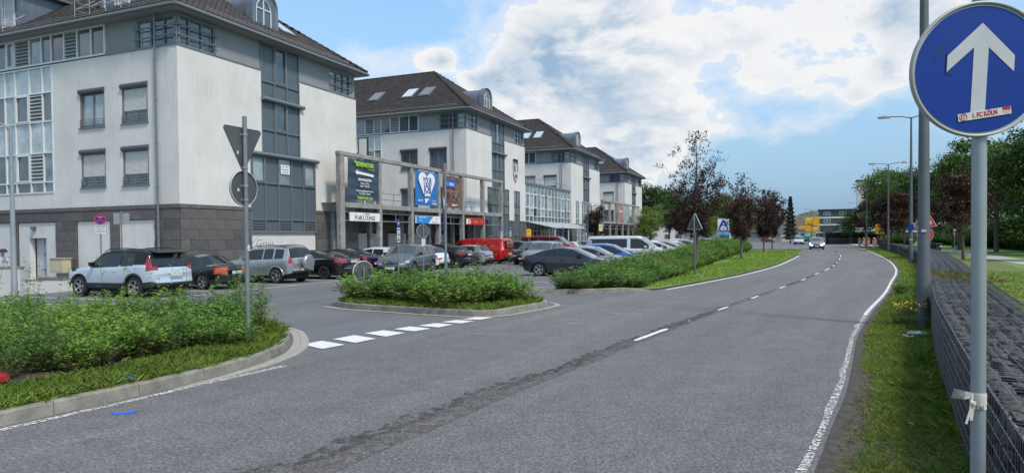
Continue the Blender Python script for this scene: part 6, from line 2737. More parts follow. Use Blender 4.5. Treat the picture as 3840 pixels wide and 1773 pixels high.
PR_NEAR = [rose_mesh(11 + i, .78 + .07 * i, .60, (52, 38, 46, 34, 42, 30)[i], (.042, .05, .038, .046, .055, .044)[i], 17, long_=(0, 0, 1, 0, 1, 0)[i], mats=[(M_ROSE, M_ROSE2, M_ROSE3)[i % 3], M_ROSEY, M_BROWN]) for i in range(6)]
PR_TALL = [rose_mesh(31 + i, .95, .5, 22, .040, 15, long_=5) for i in range(2)]
PR_FAR = [rose_mesh(51 + i, .95, .75, 40, .060, 13, mats=[(M_ROSE, M_ROSE2, M_ROSE3)[i % 3], M_ROSEY, M_BROWN], long_=i // 3) for i in range(4)]
PR_HEDGE = [rose_mesh(71 + i, 1.0, .8, 46, .062, 14, mats=[(M_ROSED, M_ROSE, M_ROSE3, M_ROSEY)[i % 4], M_ROSE, M_BROWN], mixy=.25) for i in range(5)]
# lower left bed
cnt = 0
pl = []
rs = random.Random(5)
for j in range(14):
    for i in range(18):
        x = -15.5 + i * .68 + rs.uniform(-.2, .2)
        y = 6.6 + j * .66 + rs.uniform(-.2, .2)
        if not in_poly(x, y, bedL):
            continue
        dk = dist_path(x, y, ckl)
        if dk < 1.0 + (.35 if x > -6 and y < 12 else 0):
            continue
        if y > 15.2 or (x < -6 - (y - 6) * 1.05):
            continue
        pl.append((x, y, dk))
for (x, y, dk) in pl:
    pr = PR_NEAR
    put_shrub(pr, x, y, .10, rs.uniform(.60, .98) * (.8 if dk < 1.3 else 1), 'one of the dense rose shrubs filling the bed at lower left', 'rose shrubs of the lower left bed')
for (x, y, sc) in ((-9.0, 11.5, 1.05), (-8.6, 10.6, .85), (-9.9, 12.4, 1.1), (-5.4, 13.2, .85), (-5.0, 12.5, .8), (-4.9, 13.1, .8), (-9.5, 13.3, .9)):
    put_shrub(PR_TALL, x, y, .1, sc, 'one of the tall leggy rose shoots rising above the lower left bed', 'tall rose shoots', 'tall_rose_shrub')
for (x, y, sc) in ((-5.6, 12.3, 1.2), (-5.2, 12.9, 1.15), (-6.2, 12.9, 1.1), (-5.0, 11.9, .95), (-4.85, 11.15, .85), (-5.4, 11.2, .85), (-4.55, 11.35, .6)):
    put_shrub(PR_NEAR, x, y, .1, sc, 'one of the higher shrubs crowding round the foot of the sign pole', 'higher shrubs by the sign pole')
# island
islp = [tuple(p) for p in cki]
for j in range(8):
    for i in range(12):
        x = -4.9 + i * .55 + rs.uniform(-.15, .15)
        y = 16.6 + j * .6 + rs.uniform(-.15, .15)
        if not in_poly(x, y, islp) or dist_path(x, y, cki) < .42 + (.4 if x > -1.2 and y < 18.4 else 0):
            continue
        put_shrub(PR_FAR, x, y, .12, rs.uniform(.85, 1.12), 'one of the bright green shrubs crowded on the island at the car park exit', 'shrubs of the island bed')
for (x, y) in ((-2.2, 19.6), (-.9, 19.9), (-1.4, 19.4), (-1.0, 18.9)):
    put_shrub(PR_TALL, x, y, .1, .72, 'one of the thin tall shoots above the island shrubs', 'tall shoots of the island', 'tall_rose_shrub')
# hedge: rows from the near kerb along the parked cars
for u in np.arange(21.6, 92, .85):
    for row in range(4):
        wq = 7.35 - row * .72
        hh = .92 + .68 * min(1, max(0, (u - 26) / 34))
        if row == 3 and (u > 40):
            if rs.random() < .3:
                continue
        if u < 24 and row > 2 and rs.random() < .4:
            pass
        hh *= rs.uniform(.8, 1.1) * (.85 if row == 3 else 1)
        p = S(u + rs.uniform(-.2, .2), wq + rs.uniform(-.15, .15))
        if dist_path(p.x, p.y, ckh) < .45 or dist_path(p.x, p.y, cL) < 1.0 + .25 * (row < 2):
            continue
        if not in_poly(p.x, p.y, bed3) and row > 0:
            continue
        pr = PR_HEDGE if rs.random() < .75 else PR_FAR
        put_shrub(pr, p.x, p.y, .05, rs.uniform(.88, 1.08) * (1.0 if row < 3 else .85), 'one of the shrubs that make up the long hedge in front of the parked cars',
                  'shrubs of the long hedge', 'hedge_shrub', scz=hh / 1.0 * rs.uniform(.92, 1.1))


def grass(name, P, hmin, hmax, wd, m, label, lean=.5, kind='stuff', parent=None, seed=1, tilt=None):
    rg = np.random.default_rng(seed)
    n = len(P)
    D = rg.normal(size=(n, 3)) * lean
    D[:, 2] = 1
    h = rg.uniform(hmin, hmax, n)
    N = rg.normal(size=(n, 3))
    V, F = leaf_quads(np.asarray(P), D, N, h, wd * (.7 + .6 * rg.random(n)))
    # bend the tip over
    V = V.reshape(n, 4, 3)
    V[:, 2] += np.stack([D[:, 0], D[:, 1], -.3 * np.ones(n)], 1) * h[:, None] * .35
    me = npmesh(name, V.reshape(-1, 3), F, m)
    o = link(name, me, parent, kind=kind)
    o['label'] = label
    return o


def scatter_band(c0, c1, y0, y1, dens, rg, z=0.):
    """points between two curves (same sampling), between y0 and y1; dens per m2"""
    a, b = c0, c1
    out = []
    for i in range(len(a) - 1):
        if not (y0 <= a[i][1] <= y1):
            continue
        w = np.linalg.norm(b[i] - a[i])
        l = np.linalg.norm(a[i + 1] - a[i])
        n = rg.poisson(max(0, w * l * dens))
        if n == 0:
            continue
        f, g_ = rg.random(n), rg.random(n)
        p = a[i] * (1 - f)[:, None] + b[i] * f[:, None]
        q = a[i + 1] * (1 - f)[:, None] + b[i + 1] * f[:, None]
        out.append(p * (1 - g_)[:, None] + q * g_[:, None])
    P = np.concatenate(out)
    return np.c_[P, np.full(len(P), z)]


def clump(P, rg, freq=1.3, thr=.45, scale=1.):
    """thin a point set with a soft patchy pattern"""
    v = (np.sin(P[:, 0] * freq * 2.1 + 1.7) + np.sin(P[:, 1] * freq * 1.7 + P[:, 0] * freq) + np.sin(P[:, 1] * freq * 4.3 - P[:, 0] * 3.1 * freq) * .6) / 2.6
    return P[rg.random(len(P)) < np.clip(thr + v * scale * .5, .05, 1)]


rg = np.random.default_rng(2)
cRn = cR
vin, vout = offset(cRn, .55), offset(cRn, 1.9)
far_out = offset(cRn, 2.6)
P1 = clump(scatter_band(offset(cRn, .36), offset(cRn, 1.45), 1.5, 9, 6500, rg), rg, thr=.62)
grass('verge_grass', P1, .025, .10, .0055, [M_BLADE], 'fresh green grass of the verge nearest the camera', .75, seed=1)
P2 = clump(scatter_band(offset(cRn, .24), offset(cRn, 1.5), 9, 24, 2600, rg), rg, thr=.65)
grass('verge_grass', P2, .04, .13, .009, [M_BLADE], 'green grass of the verge beside the lamp post', .7, seed=2)
P3 = clump(scatter_band(offset(cRn, .2), far_out, 24, 95, 330, rg), rg, thr=.7)
grass('verge_grass', P3, .06, .2, .024, [M_BLADE], 'green grass of the verge farther along the bend', .6, seed=3)
P4 = clump(scatter_band(offset(cRn, .22), offset(cRn, 1.5), 1.5, 30, 1500, rg), rg, freq=2.3, thr=.45)
grass('dry_grass', P4, .03, .12, .006, [M_BLADEY], 'yellowed dry grass blades mixed into the verge', .9, seed=4)
# lusher tufts
T = []
for k in range(46):
    a = scatter_band(offset(cRn, .75), offset(cRn, 1.5), 3, 22, .6, rg)
    if len(a) == 0:
        continue
    c = a[rg.integers(len(a))]
    n = 170
    T.append(c + np.c_[rg.normal(size=(n, 2)) * .075, np.zeros(n)])
grass('grass_tuft', np.concatenate(T), .08, .2, .007, [M_BLADE], 'longer grass tufts in the verge', .9, seed=5)
T = []
for (x, y) in ((10.1, 15.6), (10.5, 16.5), (10.9, 16.6), (10.4, 15.2), (11.0, 17.6), (9.9, 14.6)):
    n = rg.integers(90, 300)
    T.append(np.array([x, y, .84]) + np.c_[rg.normal(size=(n, 2)) * .2, np.zeros(n)])
grass('dry_grass', np.concatenate(T), .08, .24, .008, [M_BLADEY, M_BLADE], 'yellow green grass growing on top of the stone baskets', .7, seed=6)
# grass fringe of the lower left bed, between kerb and shrubs
ck = ckl
P5 = scatter_band(offset(ck, -.15), offset(ck, -1.25), 5.5, 14.6, 2600, rg, .12)
P5 = clump(P5, rg, thr=.85, freq=1.1)
grass('bed_grass', P5, .05, .2, .0075, [M_BLADE], 'long grass between the kerb and the shrubs at lower left', .8, seed=7)
P5 = clump(scatter_band(offset(ck, -.15), offset(ck, -.8), 5.5, 14.5, 320, rg, .12), rg, thr=.6, freq=1.9)
grass('dry_grass', P5, .05, .17, .008, [M_BLADEY], 'dry grass blades along the lower left kerb', .9, seed=8)
P6 = scatter_band(offset(cki, -.14), offset(cki, -.75), 16.2, 20.5, 1100, rg, .12)
P6 = np.array([p for p in P6 if in_poly(p[0], p[1], islp)])
grass('bed_grass', P6, .08, .24, .011, [M_BLADE], 'long grass round the edge of the island bed', .6, seed=9)
c = strip_pts(cL, 24.2, 80)
P7 = clump(scatter_band(offset(c, -.15), offset(c, -3.6), 24, 50, 260, rg, .06), rg, thr=.8)
grass('strip_grass', P7, .04, .13, .03, [M_BLADE], 'mown grass of the strip with the young trees', .7, seed=10)
P7 = clump(scatter_band(offset(c, -.15), offset(c, -5.5), 50, 80, 60, rg, .06), rg, thr=.8)
grass('strip_grass', P7, .06, .18, .06, [M_BLADE], 'mown grass at the far corner of the strip', .7, seed=11)
P8 = clump(scatter_band(offset(c, -.15), offset(c, -.9), 24, 46, 200, rg, .06), rg, thr=.5, freq=2)
grass('dry_grass', P8, .03, .1, .03, [M_BLADEY, M_BROWN], 'dry patchy grass along the edge line of the bend', .9, seed=12)
gp = resamp(GL[int(i0):], 400)
P9 = scatter_band(offset(gp, 1.1), offset(gp, 4.5), 9, 34, 150, rg, 0)
grass('lawn_grass', P9, .05, .13, .025, [M_BLADE], 'mown lawn beyond the stone baskets', .6, seed=13)

# leaf litter / weeds at the foot of the baskets
P10 = clump(scatter_band(offset(cRn, 1.15), offset(cRn, 1.6), 2, 14, 420, rg, .01), rg, thr=.6, freq=3)
grass('dead_leaves', P10, .03, .07, .03, [M_BROWN], 'brown dead leaves at the foot of the stone baskets', 2.5, seed=14)


# ---- trees
def young_beech(name, label, x, y, h, crown_r, seed, leafm, bare_top=.35, trunk=.0, group=None, dens=1., leaf=.12, cat='tree'):
    rg = np.random.default_rng(seed)
    t = thing(name, label, cat, (x, y, 0.03), 0, group)
    b = MB()
    zc = h * .30
    pts = [(0, 0, 0), (0.02, 0, h * .25), (-.03, .03, h * .5), (.04, .0, h * .75), (.0, .02, h)]
    r0 = h * .0125 + .02
    b.tube(pts, [r0, r0 * .85, r0 * .55, r0 * .3, .008], 8)
    P, L_ = [], []
    nb = int(40 * dens)
    tr = np.array(pts)
    for i in range(nb):
        f = .24 + .74 * (i / nb) ** 1.0
        z = h * f
        px = np.interp(z, tr[:, 2], tr[:, 0])
        py = np.interp(z, tr[:, 2], tr[:, 1])
        a = i * 2.4 + rg.uniform(-.4, .4)
        env = math.sin(min(1, (f - .18) / .30) * PI / 2) if f < .48 else max(.10, 1 - (f - .48) / .55) ** .8
        ln = crown_r * env * rg.uniform(.7, 1.2)
        up = .45 + .9 * f
        d = np.array([math.cos(a), math.sin(a), up])
        d /= np.linalg.norm(d)
        pp = [np.array([px, py, z])]
        for k in range(5):
            pp.append(pp[-1] + d * ln / 5 + rg.normal(size=3) * ln * .03)
            d = d + np.array([0, 0, .05])
        b.tube(pp, [max(.006, .022 * (1 - k / 6) * (1.2 - f)) for k in range(6)], 4, cap=False)
        lowdens = 1.0 if f < 1 - bare_top - .08 else .5 if f < 1 - bare_top + .1 else .22
        for s_ in range(int(11 * lowdens) + 1):
            k = rg.uniform(1.0, 5)
            q = pp[int(k)] + (pp[min(5, int(k) + 1)] - pp[int(k)]) * (k - int(k))
            e = rg.normal(size=3)
            e[2] *= .5
            e = e / np.linalg.norm(e) * ln * .32 * rg.uniform(.3, 1)
            if f < .95:
                b.tube([q, q + e], [.006, .003], 3, cap=False)
            nl = int(21 * lowdens ** 1.3 * dens) + 3
            tt_ = rg.random((nl, 1))
            P.append(q + e * tt_ + rg.normal(size=(nl, 3)) * (.12 if lowdens == 1 else .07))
    b.build('trunk', M_TRUNK, t)
    P = np.concatenate(P)
    n = len(P)
    D = rand_dirs(n, rg)
    D[:, 2] -= .35
    N = rand_dirs(n, rg) * .6
    N[:, 2] += .8
    ll = leaf * rg.uniform(.7, 1.25, n)
    V, F = leaf_quads(P, D, N, ll, ll * .68)
    mi = (rg.random(n) < .22).astype(int)
    link('crown', npmesh('crown', V, F, leafm, mi=np.concatenate([mi, mi])), t)
    return t


young_beech('copper_beech', 'tallest purple leaved young tree just behind the sign seen from the back', 10.35, 38.0, 7.7, 2.5, 3, [M_PURP, M_PURPG], .42, group='purple leaved young trees in the grass strip', dens=1.15)
young_beech('copper_beech', 'second purple leaved young tree with a bronze tint', 17.75, 52.4, 6.6, 2.2, 9, [M_PURPG, M_PURP], .34, group='purple leaved young trees in the grass strip', leaf=.14)
young_beech('copper_beech', 'third purple leaved young tree with a bare top shoot', 26.4, 71.0, 6.7, 2.4, 5, [M_PURP, M_PURPG], .34, group='purple leaved young trees in the grass strip', leaf=.16)
young_beech('copper_beech', 'fourth purple leaved young tree, farthest along the strip', 33.0, 85.9, 7.4, 2.8, 6, [M_PURP, M_PURPG], .2, group='purple leaved young trees in the grass strip', leaf=.2)


def crown_mesh(seed, lobes, nclump, nleaf, leaf, mats_, mixf=.25, clr=.8):
    rg = np.random.default_rng(seed)
    C = []
    for k in range(nclump):
        lx, ly, lz, r_, rz_ = lobes[rg.integers(len(lobes))]
        d = rand_dirs(1, rg)[0]
        if d[2] < -.5:
            d[2] *= -.5
        f = rg.uniform(.45, 1.0) ** .5
        C.append((np.array([lx, ly, lz]) + d * np.array([r_, r_, rz_]) * f, rg.uniform(.6, 1.2)))
    P = []
    for c, s_ in C:
        n = int(nleaf * s_)
        g_ = rg.normal(size=(n, 3)) * np.array([1, 1, .6]) * clr * .5 * s_
        P.append(c + g_)
    P = np.concatenate(P)
    n = len(P)
    D = rand_dirs(n, rg)
    D[:, 2] -= .3
    N = rand_dirs(n, rg) * .55
    N[:, 2] += .9
    ll = leaf * rg.uniform(.7, 1.3, n)
    V, F = leaf_quads(P, D, N, ll, ll * .75)
    mi = (rg.random(n) < mixf).astype(int)
    return npmesh('crown', V, F, mats_, mi=np.concatenate([mi, mi])), C


def big_tree_proto(seed, h, r, mats_, leaf=.24, nclump=190, nleaf=62, low=.18):
    rg = np.random.default_rng(seed)
    zc = h * (.5 + low * .5)
    lobes = []
    for k in range(9):
        a = k * 2.4
        f = rg.uniform(.0, .6)
        lobes.append((math.cos(a) * r * f, math.sin(a) * r * f, h * low + (h * (1 - low)) * (.18 + .62 * ((k + .5) / 9)), r * rg.uniform(.45, .62) * (1.0 - .35 * (k / 9)), h * rg.uniform(.13, .19)))
    me, C = crown_mesh(seed, lobes, nclump, nleaf, leaf, mats_, clr=r * .22)
    b = MB()
    r0 = h * .015
    b.tube([(0, 0, -.1), (.05, .02, h * .25), (0, .08, h * .5), (0, 0, h * .8)], [r0 * 1.2, r0 * .9, r0 * .6, r0 * .15], 8)
    for i in range(26):
        c = C[rg.integers(len(C))][0]
        z0 = h * rg.uniform(.2, .55)
        m = (np.array([0, 0, z0]) + c) / 2 + np.array([0, 0, h * .03])
        b.tube([(0, 0, z0), m, c], [r0 * .35, r0 * .22, .02], 5, cap=False)
    return me, b.mesh('trunk', M_TRUNK)


TG = [big_tree_proto(101, 12, 4.4, [M_OAK, M_OAKD]), big_tree_proto(102, 12, 4.0, [M_OAKD, M_OAK]), big_tree_proto(103, 12, 4.8, [M_OAK, M_OAKD])]
TY_ = [big_tree_proto(111, 8, 3.0, [M_OAKY, M_OAK], .2, 130, 60, low=.1)]
TP = [big_tree_proto(121, 7, 2.4, [M_PURP, M_PURPG], .18, 120, 70, low=.18), big_tree_proto(122, 7, 2.6, [M_PURPG, M_PURP], .18, 120, 70, low=.18)]


def put_tree(pr, x, y, sc, label, group, name='tree', scz=1., z=0):
    t = thing(name, label, 'tree', (x, y, z), random.uniform(0, 6.28), group)
    t.scale = (sc, sc, sc * scz)
    link('crown', pr[0], t)
    link('trunk', pr[1], t)
    return t


GR = 'big green trees beyond the footpath'
ORD = ['leftmost', 'second from the left', 'third from the left', 'fourth from the left', 'fifth from the left', 'sixth from the left', 'seventh from the left', 'rightmost']
for q_, (x, y, s_, i) in enumerate(((55.5, 99, .93, 0), (54, 88, .98, 1), (51.5, 78, 1.02, 2), (49, 68.5, 1.05, 0), (47.5, 61, 1.05, 1), (46.5, 54, 1.1, 2), (48, 47, 1.12, 0), (45.5, 40.5, 1.05, 1))):
    put_tree(TG[i], x, y, s_, 'broad green tree in the front row beyond the footpath, ' + ORD[q_], GR, 'broadleaf_tree')
for q_, (x, y, s_, i) in enumerate(((60, 92, 1.1, 2), (58, 76, 1.2, 1), (56, 62, 1.25, 0), (56, 51, 1.3, 2), (54, 42, 1.2, 1), (64, 84, 1.1, 0))):
    put_tree(TG[i], x, y, s_, 'taller green tree in the rear row behind the footpath trees, ' + ORD[q_], GR, 'broadleaf_tree')
for (x, y, s_, i, lb) in ((49.5, 90, 1.02, 0, 'dark purple tree behind the double headed lamp post'), (45.8, 79, 1.05, 1, 'dark purple tree just right of the distant lamp post'),
                          (33.0, 49.5, .98, 1, 'dark purple tree on the lawn between the thick lamp post and blue sign'), (36.3, 44.5, 1.1, 0, 'dark purple tree at the right edge behind the blue sign pole')):
    put_tree(TP[i], x, y, s_, lb, 'purple trees at right', 'purple_tree')
for (x, y, s_, i, lb) in ((70.8, 129, 1.3, 0, 'tall green tree at the left edge of the tree mass on the right'), (78.5, 141, 1.35, 2, 'tall green tree far off behind the left end of the right tree mass'),
                          (74, 126, 1.25, 1, 'green tree far along the bend, right beside the leftmost one')):
    put_tree(TG[i], x, y, s_, lb, GR, 'broadleaf_tree')
for (x, y, s_, i, lb) in ((66.5, 127.5, 1.2, 0, 'dark purple tree at the left foot of the right tree mass'), (69.5, 124, 1.25, 1, 'second dark purple tree at the left foot of the right tree mass')):
    put_tree(TP[i], x, y, s_, lb, 'purple trees at right', 'purple_tree')
PRB = [rose_mesh(91 + i, 2.2, 1.6, 60, .17, 12, mats=[M_OAKD, M_OAK, M_ROSED], mixy=.4) for i in range(3)]
PRV = [rose_mesh(95, 2.2, 1.8, 60, .17, 13, mats=[M_OAKY, mat('leaf_cream', (.30, .33, .16), .55, island=.3, transl=.3), M_OAK], mixy=.3)]
pcn = resamp(pc, 60)
for i in range(18, 54):
    d = pcn[i + 1] - pcn[i]
    d /= np.linalg.norm(d)
    q = pcn[i] + np.array([d[1], -d[0]]) * random.uniform(7.5, 9.5)
    put_shrub(PRB, q[0], q[1], 0, random.uniform(.8, 1.2), 'one of the dark green bushes under the big trees at right', 'dark bushes under the trees at right', 'bush')
    for o_, s_ in ((11, 1.7), (14.5, 2.3)):
        q = pcn[i] + np.array([d[1], -d[0]]) * (o_ + random.uniform(-1, 1))
        put_shrub(PRB, q[0], q[1], 0, s_ * random.uniform(.85, 1.15), 'one of the tall dark bushes closing the view under the right trees', 'tall dark bushes at right', 'bush')
for i, (x, y) in enumerate(((54.3, 94), (55.6, 96.5), (57.0, 99), (58.5, 104))):
    put_shrub(PRV, x, y, 0, 1.05, 'one of the pale variegated bushes beside the yellow diversion sign', 'variegated bushes', 'bush')

# trees beyond the car park
BG = 'trees beyond the car park'
for (x, y, s_, pr, lb, nm) in (
        (27, 132, 1.12, TG[1], 'dark green tree right behind the last white wing', 'broadleaf_tree'),
        (32.5, 140, 1.08, TG[1], 'dark green tree, second from the last white wing', 'broadleaf_tree'),
        (20, 140, 1.1, TG[0], 'green tree partly hidden by the last white wing', 'broadleaf_tree'),
        (24.0, 117, 1.0, TY_[0], 'yellow green tree in front of the dark trees at the end of the last wing', 'yellow_green_tree'),
        (22.0, 112, .8, TY_[0], 'small yellow green tree against the last white wing', 'yellow_green_tree'),
        (26.6, 107, 1.0, TP[0], 'dark purple tree beyond the white van', 'purple_tree'),
        (29.3, 111, .95, TP[1], 'dark purple tree left of the give way sign seen from the back', 'purple_tree'),
        (10.0, 81, .82, TP[0], 'small dark purple tree in front of the third white wing', 'purple_tree'),
        (36, 124, .75, TY_[0], 'bright green bushy tree left of the supermarket sign', 'yellow_green_tree'),
        (39.5, 128, .8, TG[2], 'green tree behind the supermarket sign', 'broadleaf_tree'),
        (43.5, 126, .68, TG[0], 'green tree right of the supermarket sign', 'broadleaf_tree'),
        (60, 195, 1.3, TG[1], 'rounded dark tree far behind the supermarket sign', 'broadleaf_tree'),
        (68, 205, 1.25, TG[1], 'rounded tree far off left of the conifer', 'broadleaf_tree'),
        (52, 190, 1.2, TG[2], 'dark tree far off behind the tall purple tree', 'broadleaf_tree'),
        (43, 180, 1.1, TG[1], 'dark tree far off between the purple tree and the give way sign', 'broadleaf_tree'),
        (65.5, 131, .55, TG[0], 'small round green tree by the white information board', 'broadleaf_tree'),
        (78, 200, .45, TG[1], 'small green tree in front of the slate clad flats', 'broadleaf_tree'),
        (88, 230, .9, TG[2], 'green tree left of the slate clad flats', 'broadleaf_tree')):
    put_tree(pr, x, y, s_, lb, BG, nm)
# conifer
t = thing('conifer', 'slim dark spruce standing against the sky left of the yellow direction board', 'tree', (62.5, 152, 0))
rg = np.random.default_rng(8)
n = 9000
z = 1.2 + 9.4 * rg.random(n) ** 1.25
ph = rg.random(n) * 2 * PI
layer = .72 + .28 * np.cos(z * 7)
rad = (10.8 - z) * .19 * layer * np.sqrt(rg.random(n)) + .05
P = np.c_[np.cos(ph) * rad, np.sin(ph) * rad, z - rad * .3]
D = np.c_[np.cos(ph), np.sin(ph), -.35 * np.ones(n)]
V, F = leaf_quads(P, D, rand_dirs(n, rg), .3 * np.ones(n), .1 * np.ones(n))
link('crown', npmesh('crown', V, F, M_CONI), t)
b = MB()
b.tube([(0, 0, 0), (0, 0, 10.3)], [.18, .02], 7)
b.build('trunk', M_TRUNK, t)
# clipped hedges far off
for (x0, y0, x1, y1, h, lb) in ((63.5, 137, 76, 133, 2.3, 'clipped dark hedge behind the warning beacons'),):
    P = []
    L_ = math.hypot(x1 - x0, y1 - y0)
    n = 9000
    f = rg.random(n)
    P = np.c_[x0 + (x1 - x0) * f + rg.normal(size=n) * .1, y0 + (y1 - y0) * f + rg.uniform(-.8, .8, n), np.minimum(h, rg.random(n) ** .7 * (h + .2)) + rg.normal(size=n) * .06]
    V, F = leaf_quads(P, rand_dirs(n, rg), rand_dirs(n, rg), .22 * np.ones(n), .16 * np.ones(n))
    t = thing('clipped_hedge', lb, 'hedge')
    link('foliage', npmesh('foliage', V, F, M_OAKD), t)
    b = MB()
    a = Vector((x1 - x0, y1 - y0, 0)).normalized()
    nn = Vector((-a.y, a.x, 0)) * .6
    p0, p1 = Vector((x0, y0, 0)), Vector((x1, y1, 0))
    vs = [p0 - nn, p1 - nn, p1 + nn, p0 + nn]
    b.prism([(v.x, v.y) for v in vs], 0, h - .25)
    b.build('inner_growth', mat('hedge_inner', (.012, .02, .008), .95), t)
# wooded hills on the horizon
def hill(name, cx, cy, rx, ry, h, label, m, bumps=3.):
    nx_, ny_ = 90, 24
    V = []
    rg = np.random.default_rng(int(cx) % 97)
    for j in range(ny_):
        for i in range(nx_):
            x = (i / (nx_ - 1) * 2 - 1)
            y = (j / (ny_ - 1) * 2 - 1)
            hh = h * max(0, 1 - x * x) ** .8 * max(0, 1 - y * y) ** .6
            k = min(1, hh / 6)
            V.append((cx + x * rx, cy + y * ry, -1 + hh * (1 + .12 * math.sin(x * 9 + 1) + .07 * math.sin(x * 23)) + rg.random() * bumps * k))
    F = [(j * nx_ + i, j * nx_ + i + 1, (j + 1) * nx_ + i + 1, (j + 1) * nx_ + i) for j in range(ny_ - 1) for i in range(nx_ - 1)]
    link(name, npmesh(name, V, F, m, smooth=True), None, kind='structure', label=label)


M_HILL = mat('wooded_hill', (.07, .11, .06), .95, col2=(.15, .18, .10), vs=.035, bump=1., bs=.5, bdist=3, det=10)  # woodland green, greyed a little to paint in the distance haze
hill('hill', 280, 640, 110, 60, 20, 'low wooded hill on the horizon above the far roofs', M_HILL)
hill('hill', 150, 720, 170, 80, 15, 'long low wooded ridge behind the far trees', M_HILL)
hill('hill', 480, 700, 190, 80, 22, 'wooded ridge behind the slate clad flats and the trees at right', M_HILL)
hill('hill', -380, 560, 420, 90, 26, 'wooded ridge behind the white building', M_HILL)
# no haze volume: the slight haze is put into the hill colour

# ------------------------------------------------------------------ poles and signs
M_POLE = mat('pole_grey', (.20, .225, .24), .5, metal=.35, var=.12, vs=3, streak=.2)
M_POLEG = mat('pole_dark', (.10, .115, .125), .55, metal=.3, var=.15, vs=2, streak=.3)
M_SBACK = mat('sign_back', (.065, .075, .08), .6, var=.2, vs=2.5, stain=.25)
M_SBLUE = mat('sign_blue', (.002, .035, .26), .4, var=.08, vs=3, spec=.4)
M_SWHITE = mat('sign_white_film', (.50, .51, .53), .45, var=.07, vs=4, stain=.15)
M_SRED = mat('sign_red_film', (.45, .02, .02), .45, stain=.2)
M_RIMM = mat('sign_rim', (.38, .39, .38), .5, metal=.3, stain=.4)
M_SYEL = mat('sign_yellow', (.75, .38, .01), .5, stain=.15)


def frame_obj(t, x, y, z, heading):
    """a sign face: local x = right as seen from the front, y = into the sign, z up; front looks along -y"""
    t.location = (x, y, z)
    t.rotation_euler = (0, 0, heading)


def pole(parent, h, r=.038, z0=0., m=None, x=0, y=.05, cap=True):
    b = MB()
    b.tube([(x, y, z0), (x, y, h)], r, 16)
    if cap:
        b.lathe([(0, h + .012), (r * .7, h + .01), (r * 1.05, h - .01)], 14, 'z', (x, y, 0))
    o = b.build('pole', m or M_POLE, parent, auto=50)
    return o


def clamps(parent, zs, r=.038, y=.05):
    for z in zs:
        b = MB()
        b.lathe([(r + .006, z - .018), (r + .009, z - .018), (r + .009, z + .018), (r + .006, z + .018)], 14, 'z', (0, y, 0))
        b.box(-r - .03, r + .03, y - r - .012, y - r + .0, z - .018, z + .018)
        b.build('clamp', M_STEEL, parent)


def disc(parent, r, z, m, y0=-.003, y1=.0, name='disc', n=64, rim=None):
    b = MB()
    pts = [(r * math.cos(a), z + r * math.sin(a)) for a in np.linspace(0, 2 * PI, n + 1)[:-1]]
    b.plate(pts, y0, y1)
    o = b.build(name, m, parent)
    if rim:
        b = MB()
        b.lathe([(r - .004, -.012), (r + .006, -.014), (r + .010, 0), (r + .006, .02), (r - .012, .022), (r - .012, .018)], 72, 'y', (0, y0, z))
        b.build('rim', rim, parent, smooth=True)
    return o


def tri_pts(s, z, up=True, k=1.):
    # equilateral triangle with rounded corners, centred on its centroid
    r = s / math.sqrt(3) * k
    out = []
    base = [90, 210, 330] if up else [270, 30, 150]
    cr = .045 * s / .9
    rr = r - 2 * cr
    for a in base:
        cx, cz = rr * math.cos(R(a)), rr * math.sin(R(a))
        for d in np.linspace(-60, 60, 7):
            out.append((cx + cr * math.cos(R(a + d)), z + cz + cr * math.sin(R(a + d))))
    return out


# --- the big blue arrow sign at the right
t = thing('arrow_sign', 'big round blue sign with a white arrow on a grey pole at the right edge', 'traffic sign')
frame_obj(t, 2.149, 3.118, 0, -R(4))
pole(t, 3.4, .031, -.05, mat('pole_galvanised', (.30, .335, .35), .45, metal=.45, var=.07, vs=2, streak=.12), x=.033, y=.055)
zc = 2.647
b = MB()
pts = [(.296 * math.cos(a), zc + .296 * math.sin(a)) for a in np.linspace(0, 2 * PI, 97)[:-1]]
b.plate(pts, -.001, .003)
b.build('sign_plate', M_SWHITE, t)
b = MB()
pts = [(.283 * math.cos(a), zc + .283 * math.sin(a)) for a in np.linspace(0, 2 * PI, 97)[:-1]]
b.plate(pts, -.004, -.0015)
b.build('blue_face', M_SBLUE, t)
b = MB()
b.lathe([(.293, -.010), (.299, -.014), (.304, -.010), (.306, .004), (.302, .018), (.292, .020), (.29, .016)], 96, 'y', (0, 0, zc))
b.build('rim', M_RIMM, t, smooth=True)
b = MB()
ar = [(-.032, -.215), (.032, -.215), (.032, .100), (.148, -.010), (.148, .062), (0, .208), (-.148, .062), (-.148, -.010), (-.032, .100)]
b.plate([(x * 1.0, zc + z) for x, z in ar], -.0062, -.0042)
b.build('white_arrow', M_SWHITE, t)
b = MB()
k = R(9)
def rot(x, z, cx=.03, cz=-.20):
    return (cx + x * math.cos(k) - z * math.sin(k), zc + cz + x * math.sin(k) + z * math.cos(k))
b.plate([rot(-.117, -.017), rot(.117, -.017), rot(.117, .017), rot(-.117, .017)], -.0082, -.0064)
stk = b.build('sticker', mat('sticker_white', (.62, .58, .57), .5, stain=.1), t)
RD = mat('sticker_red', (.38, .02, .03), .5)
o = text('1. FC KÖLN', .030, stk, (rot(-.0, 0)[0], -.009, rot(0, 0)[1]), m=RD, sx=.72, bold=.0008, ext=.0005)
o.rotation_euler = (PI / 2, -k, 0)
b = MB()
cx, cz = rot(-.094, 0)
b.tube([(cx + .016 * math.cos(a), -.009, cz + .016 * math.sin(a)) for a in np.linspace(0, 2 * PI, 18)], .0014, 4)
b.box(cx - .009, cx - .006, -.0095, -.0085, cz - .01, cz + .01).box(cx + .001, cx + .004, -.0095, -.0085, cz - .012, cz + .012)
cx, cz = rot(.095, 0)
